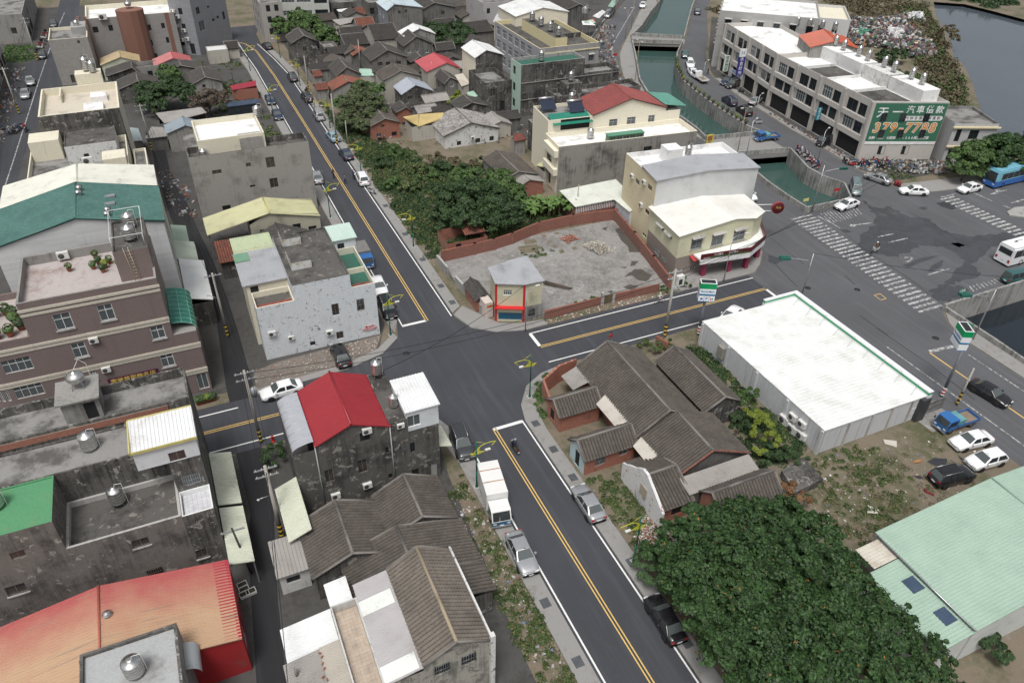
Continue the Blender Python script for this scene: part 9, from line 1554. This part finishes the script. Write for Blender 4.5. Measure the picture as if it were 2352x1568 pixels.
for i,ch in enumerate('代辦支票客票還款'): bt(ch,.485+.063*i,.385,.62,M_TXBK,lay=1)
for i,ch in enumerate('379-7788'):
    fx=.10+.115*i-(0 if i<4 else .02); bt(ch,fx,.645,2.45,M_TXW,bold=.14,shear=.1); bt(ch,fx,.645,2.45,M_TXO,lay=1,bold=.045,shear=.1)
for i,ch in enumerate('金飾·名錶·分期車 1~500萬立即放款'): bt(ch,.055+.0425*i,.91,.62,M_TXW,bold=.006)
for fx,fz in ((.155,.36),(.42,.36),(.75,.36),(.19,.79),(.46,.79),(.77,.79)):
    m=MB(); xx=X0+(X1-X0)*fx; zz=Z1-(Z1-Z0)*fz; fr,pn=win_meshes(1.1,1.5,'dark'); o=link('window',fr,ROW.root); pl=Su*(xx-.55)+Sn*.24; o.location=(pl[0],pl[1],zz-.75); o.rotation_euler=(0,0,math.atan2(Su[1],Su[0]))
    for g_ in pn: link('pane',g_,o)
for zz,xx in ((1,3.2),(1,7.6)):
    fr,pn=win_meshes(1.3,1.6,'dark'); o=link('window',fr,ROW.root); pl=Su*xx+Sn*.10; o.location=(pl[0],pl[1],zz); o.rotation_euler=(0,0,math.atan2(Su[1],Su[0]))
    for g_ in pn: link('pane',g_,o)
def proj_sign(label,b,px_top,px_bot,w_,chars,board,ink,top=None,rect=None,size=None):
    (u0,z1),(u1,z0)=b.uv('W',px_top,rect),b.uv('W',px_bot,rect); z0,z1=sorted((z0,z1)); yy=b.d-(u0+u1)/2 if rect is None else rect[3]-(u0+u1)/2
    q=wpt(b,-.5,yy); r=thing('projecting_sign',label,'sign',(q[0],q[1],0),b.a); bx(r,'board',(-w_,-.14,z0,0,.14,z1),board); zt=z1
    if top: bx(r,'white_cap',(-w_-.004,-.145,z1-w_*1.1,.004,.145,z1+.004),M_TXW); zt=z1-w_*1.1; ft_(top,w_*.7,M_TXB,r,(-w_/2,-.15,z1-w_*.55))
    n=len(chars); s=min(w_*.85,(zt-z0)/n*.9)
    for i,ch in enumerate(chars): ft_(ch,s,ink,r,(-w_/2,-.15,zt-(zt-z0)*(i+.5)/n),bold=.01)
    for zz in (z0+.4,z1-.4): m=MB(); m.tube((0,0,zz),(.5,0,zz),.04,n=5); m.obj('bracket',[M_STEEL],r)
M_SB=plx('clinic_blue',(.03,.03,.22),.4); M_ST=plx('teal_sign',(.02,.24,.32),.4)
proj_sign('tall blue clinic sign with white characters on the shop row',ROW2,Q20(2180,450),Q20(2130,690),1.5,'永吉診所',M_SB,M_TXW,top='H'); proj_sign('white pharmacy sign with green characters on the shop row',ROW2,Q20(2030,515),Q20(1990,650),1.2,'道濟藥局',plx('sign_white',(.62,.64,.6),.5),M_TXG); proj_sign('teal vertical sign over the scrap shop front',ROW,Q30(520,990),Q30(485,1095),.9,'宣民食材行',M_ST,M_TXW)
def ws_(label,b,side,px0,px1,board,rows,ink,rect=None,off=.06,size=None):
    (u0,z1),(u1,z0)=b.uv(side,px0,rect),b.uv(side,px1,rect); u0,u1=sorted((u0,u1)); z0,z1=sorted((z0,z1)); O,u,n,L=b.wall_frame(side,rect or (0,0,b.w,b.d)); o=O+n*off; q=wpt(b,o[0],o[1]); r=thing('wall_sign',label,'sign',(q[0],q[1],0),b.a+math.atan2(u[1],u[0])); bx(r,'board',(u0,-.05,z0,u1,0,z1),board); k=len(rows)
    for i,tx in enumerate(rows): ft_(tx,size or min((z1-z0)/k*.8,(u1-u0)/max(1,len(tx))*1.1),ink,r,((u0+u1)/2,-.056,z1-(z1-z0)*(i+.5)/k),bold=.006)
    return r
ws_('purple clothing shop sign with gold characters on the brown building',BROWN,'S',Q02(985,345),Q02(1465,300),plx('purple_sign',(.085,.012,.055),.4),['李爸爸服飾名店'],M_TXY,size=.62); ws_('white for-sale board with red handwriting on the flaking house',PEEL,'S',Q11(1000,1425),Q11(1085,1450),plx('pinkish_board',(.66,.58,.6),.6),['售20坪','0978552160'],M_TXR,(14.5-3.8,0,17.3-3.8,84.6-75.2),size=.36)
ws_('white and blue horizontal clinic board above the arcade',ROW2,'W',Q20(2035,620),Q20(2135,735),plx('board_white_blue',(.55,.57,.6),.5),['康健長 診所'],M_TXB,off=.6)
A_,C_=np.array(pts_f[0]),np.array(pts_f[1]); dd=(C_-A_)/np.linalg.norm(C_-A_); nn=np.array([dd[1],-dd[0]])*.05; Lf=np.linalg.norm(C_-A_); yaw=math.atan2(dd[1],dd[0])
m=MB(); nnq=nn*.6; m.prism([tuple(A_+dd*1.4+nnq),tuple(A_+dd*(Lf-.1)+nnq),tuple(A_+dd*(Lf-.1)+nnq*.2),tuple(A_+dd*1.4+nnq*.2)],3.28,3.52); m.obj('field_print',[plx('field_green_print',(.07,.13,.04),.5,0,.5,5)],SHOP.root)
for f_,s_ in ((.34,'大口農夫'),(.64,'大口農夫')): p=A_+dd*Lf*f_+nn; ft_(s_,.36,M_TXW,SHOP.root,(p[0],p[1],3.74),yaw)
p=A_+dd*.85+nn; ft_('03-3477773',.2,M_TXW,SHOP.root,(p[0],p[1],3.42),yaw)
r=thing('poster','red and yellow poster on the pink wall stub','poster',(30.55,73.19,1.6)); bx(r,'sheet',(0,-.01,0,.85,0,.34),plx('poster_red_yellow',(.55,.25,.08),.6,0,.5,9)); ft_('租售',.26,M_TXR,r,(.42,-.014,.17))
r=thing('yellow_sign','yellow shop sign with a red horse-like figure at the bridge','sign',(*G(Q20(1770,1370))[:2],0),rad(5)); bx(r,'board',(0,-.1,.6,1.6,.1,2.6),plx('sign_yellow',(.6,.48,.05),.5)); bx(r,'picture',(.25,-.11,1.5,1.35,-.1,2.4),plx('russet_print',(.35,.14,.06),.6,0,.4,6)); ft_('左',.8,M_TXB,r,(.8,-.11,1.05)); bx(r,'post',(-.12,-.12,0,-.002,.12,2.7),plx('tan_post',(.35,.3,.2),.7))
def rs_(label,px,h,shape,board,txt=None,ink=None,head=0):
    p=G(px); r=thing('road_sign',label,'road sign',(p[0],p[1],0),rad(head)); m=MB(); m.tube((0,0,0),(0,0,h),.03,n=6); m.obj('post',[M_STEEL],r); m=MB()
    if shape=='disc': m.lathe([(.01,-.02),(.35,-.02),(.35,.02),(.01,.02)],n=20); o=m.obj('plate',[board],r); o.location=(0,-.05,h-.3); o.rotation_euler=(rad(90),0,0)
    else: bx(r,'plate',(-.55,-.06,h-.5,.55,-.03,h),board)
    if txt: ft_(txt,.42,ink or M_TXW,r,(0,-.075,h-.28))
rs_('round blue keep-right sign on the traffic island',(2345,495),2.2,'disc',plx('sign_blue',(.02,.12,.45),.4),'↘'); rs_('green direction sign board on the canal corner',Q31(1720,1240),2.6,'board',plx('sign_green',(.01,.20,.12),.4),'上海路'); rs_('red notice board beside the market street',Q20(935,620),3.2,'board',plx('sign_red',(.45,.02,.02),.4)); rs_('small red sign on the canal corner wall',Q31(600,285),2.4,'board',MATS['sign_red']); rs_('yellow sign by the striped signal post',Q31(318,380),2.4,'board',plx('sign_pale_yellow',(.6,.55,.2),.5))
m=MB(); isl=[G(p)[:2] for p in ((2312,488),(2330,478),(2420,470),(2420,505),(2345,500),(2318,496))]; m.prism([tuple(a) for a in isl],-.05,.18); o=m.obj('traffic_island',[M_KERB]); o['kind']='structure'
p=G(Q31(1800,1520)); r=thing('utility_cabinet','green utility cabinet with striped base at the canal corner','cabinet',(p[0],p[1],.11),rad(15)); bx(r,'case',(-.5,-.35,.2,.5,.35,1.55),plx('cabinet_green',(.02,.12,.07),.5)); bx(r,'striped_base',(-.55,-.4,0,.55,.4,.2),M_HAZY); bx(r,'roof',(-.54,-.39,1.55,.54,.39,1.61),MATS['cabinet_green'])
p=G(Q12(158,920)); r=thing('fire_hydrant','red fire hydrant beside the side street bush','hydrant',(p[0],p[1],0)); m=MB(); m.lathe([(.16,0),(.16,.06),(.11,.08),(.11,.6),(.15,.62),(.13,.74),(.04,.82),(.01,.83)],n=12); m.obj('barrel',[plx('hydrant_red',(.5,.03,.02),.4)],r); m=MB(); m.tube((-.2,0,.48),(.2,0,.48),.06,n=8); m.obj('outlets',[MATS['hydrant_red']],r)
for k in range(4):
    p=G(Q03([2230,2245,2250,2310][k],[680,720,765,740][k])); r=thing('planter_crate','white planter crate with soil beside the lane, '+['top one of the left three','middle one of the left three','bottom one of the left three','larger one on the right'][k],'crate',(p[0],p[1],.02),rad(10)); bx(r,'soil',(-.36,-.24,.02,.36,.24,.24),plx('dark_soil',(.04,.032,.025),.95))
    for q in ((-.4,-.28,0,.4,-.24,.3),(-.4,.24,0,.4,.28,.3),(-.4,-.24,0,-.36,.24,.3),(.36,-.24,0,.4,.24,.3)): bx(r,'side',q,M_WPLASTIC)
p=G(Q00(2250,1050)); r=thing('container','black tarpaulin-covered container beside the upper road','container',(p[0],p[1],0)); bx(r,'box',(-3,-1.2,0,3,1.2,2.2),plx('black_sheet',(.02,.025,.03),.6,0,.4)); bx(r,'tarpaulin',(-3.1,-1.3,2.2,3.1,1.3,2.32),plx('navy_tarp',(.04,.06,.10),.7,0,.3))
p=G(Q21(1520,935),7.6);
r=thing('transformer_box','white power box with dark marks on the transformer pole','box',(P1[0]+.75,P1[1]-.1,P1[2]-2.2)); bx(r,'case',(-.45,-.3,0,.45,.3,1.3),M_WPLASTIC); bx(r,'panel',(-.3,-.31,.2,.2,-.3,.9),M_TRIM)
for k,(px,lb) in enumerate(((Q31(1170,135),'left of two maroon barrels by the silver coupe'),(Q31(1200,145),'right of two maroon barrels by the silver coupe'))):
    p=G(px); r=thing('barrel',lb,'barrel',(p[0],p[1],0)); m=MB(); m.lathe([(.01,0),(.3,0),(.3,.28),(.32,.3),(.3,.32),(.3,.58),(.32,.6),(.3,.62),(.3,.88),(.01,.88)],n=14); m.obj('drum',[plx('maroon_drum',(.2,.02,.025),.6,0,.2)],r)
for k,(q,mt,lb) in enumerate(((((640,195),(720,195),(770,235),(650,230)),'white_sheet','white market awning by the round topped tank'),(((690,190),(750,175),(770,205),(700,220)),'signal_red','red market parasol roof beside the white awning'),(((740,150),(830,92),(862,110),(800,170)),'chalk_sheet','long cream market awning along the far street'),(((880,60),(920,0),(960,0),(930,70)),'mint_pale_sheet','mint market awning far up the street'),(((660,200),(740,180),(770,210),(720,225)),'mint_pale_sheet','pale green market awning under the parasol'))):
    b_=B('market_awning',lb,'awning',(0,0,1,1,0)); P=[G(Q20(*p),3.0+(.5 if i<2 else 0)+.02*k) for i,p in enumerate(q)]; b_.panel(P,'rib',MATS[mt],'sheet',th=.04)
    for p in (P[2],P[3]): b_.box('post',p[0]-.04,p[1]-.04,0,p[0]+.04,p[1]+.04,p[2],M_STEEL)
r=thing('clothes_line','line of coloured washing behind the banana clump','washing'); a_=G(Q21(95,300),1.9); b_=G(Q21(330,255),1.9); m=MB(); m.tube(a_,b_,.012,n=4); m.obj('line',[M_WIRE],r)
for k in range(13):
    p=a_+(b_-a_)*(k+.6)/13.5; m=MB(); m.box(p[0]-.26,p[1]-.03,1.1,p[0]+.26,p[1]+.03,1.88); m.obj('garment',[list(CL.values())[(k*3)%len(CL)]],r)
for p in (a_,b_): m=MB(); m.tube((p[0],p[1],0),(p[0],p[1],2),.04,n=6); m.obj('post',[M_STEEL],r)
b_=B('ruined_hut','roofless brick hut swallowed by the dark tree','hut',WR(31.5,89.6,37.5,94)); b_.block(2,M_BRK2,wins=[('S',(1.2,.1),(2,1.7),'open','m')]); b_.panel([(3,4.5,3),(6.2,4.5,3),(6.2,1,2.2),(3,1,2.2)],'tile',T_RED,'roof_slope')
for k in range(7):
    m=MB(); a0=G(Q21(275+4*k,1010+7*k)); b0=G(Q21(560-6*k,1085+2*k)); m.tube((a0[0],a0[1],.12+.05*(k%3)),(b0[0],b0[1],.1),.07,.04,n=6); tag(m.obj('timber_pole',[MATS['dark_wood'] if k%2 else M_BARK]),'old timber pole in the bundle lying on the walled lot','timber','timber bundle on the lot')
m=MB(); p=G(Q32(285,1280)); m.prism([(p[0]-2.2,p[1]-1.6),(p[0]+1.6,p[1]-1.3),(p[0]+1.9,p[1]+1.8),(p[0]-1.4,p[1]+1.2)],0,.9); tag(m.obj('water_cistern',[M_CEMDK]),'dark mossy cement cistern by the russet bush','cistern')
for k,(c,r_,q,mt) in enumerate(((3,2,[(1055,905),(1180,920),(1180,975),(1070,945)],'bone_sheet'),(3,3,[(915,-60),(980,-30),(1010,20),(910,10)],'bone_sheet'),(1,1,[(1305,455),(1365,440),(1390,460),(1330,478)],'bone_sheet'))):
    m=MB(); m.prism([tuple(G(t(c,r_,*p))[:2]) for p in q],.05,.12); tag(m.obj('loose_board',[MATS[mt]]),['pale board lying near the store wall on the dirt lot','pale board lying toward the green warehouse','slab lying by the fish lamp in the wild garden'][k],'board')
for k,pts_ in enumerate(([(1460,1105),(1520,1070),(1640,1075),(1650,1130),(1540,1145)],[(1330,1235),(1400,1230),(1430,1265),(1380,1262)],[(1740,1040),(1800,1085),(1770,1090)])): blot('tar_patch',3,2,pts_,plx('tar_sheet',(.03,.032,.038),.6),.02,60+k,4,.1)
m=MB(); m.path([(*G(Q32(*p))[:2],.06) for p in ((1435,1355),(1450,1385),(1490,1400),(1525,1415))],.12,6); tag(m.obj('cloth_strip',[plx('wine_cloth',(.16,.015,.02),.9)]),'twisted dark red cloth on the dirt lot','cloth')
for o in list(_TS.collection.objects): bpy.data.objects.remove(o)
bpy.data.scenes.remove(_TS)
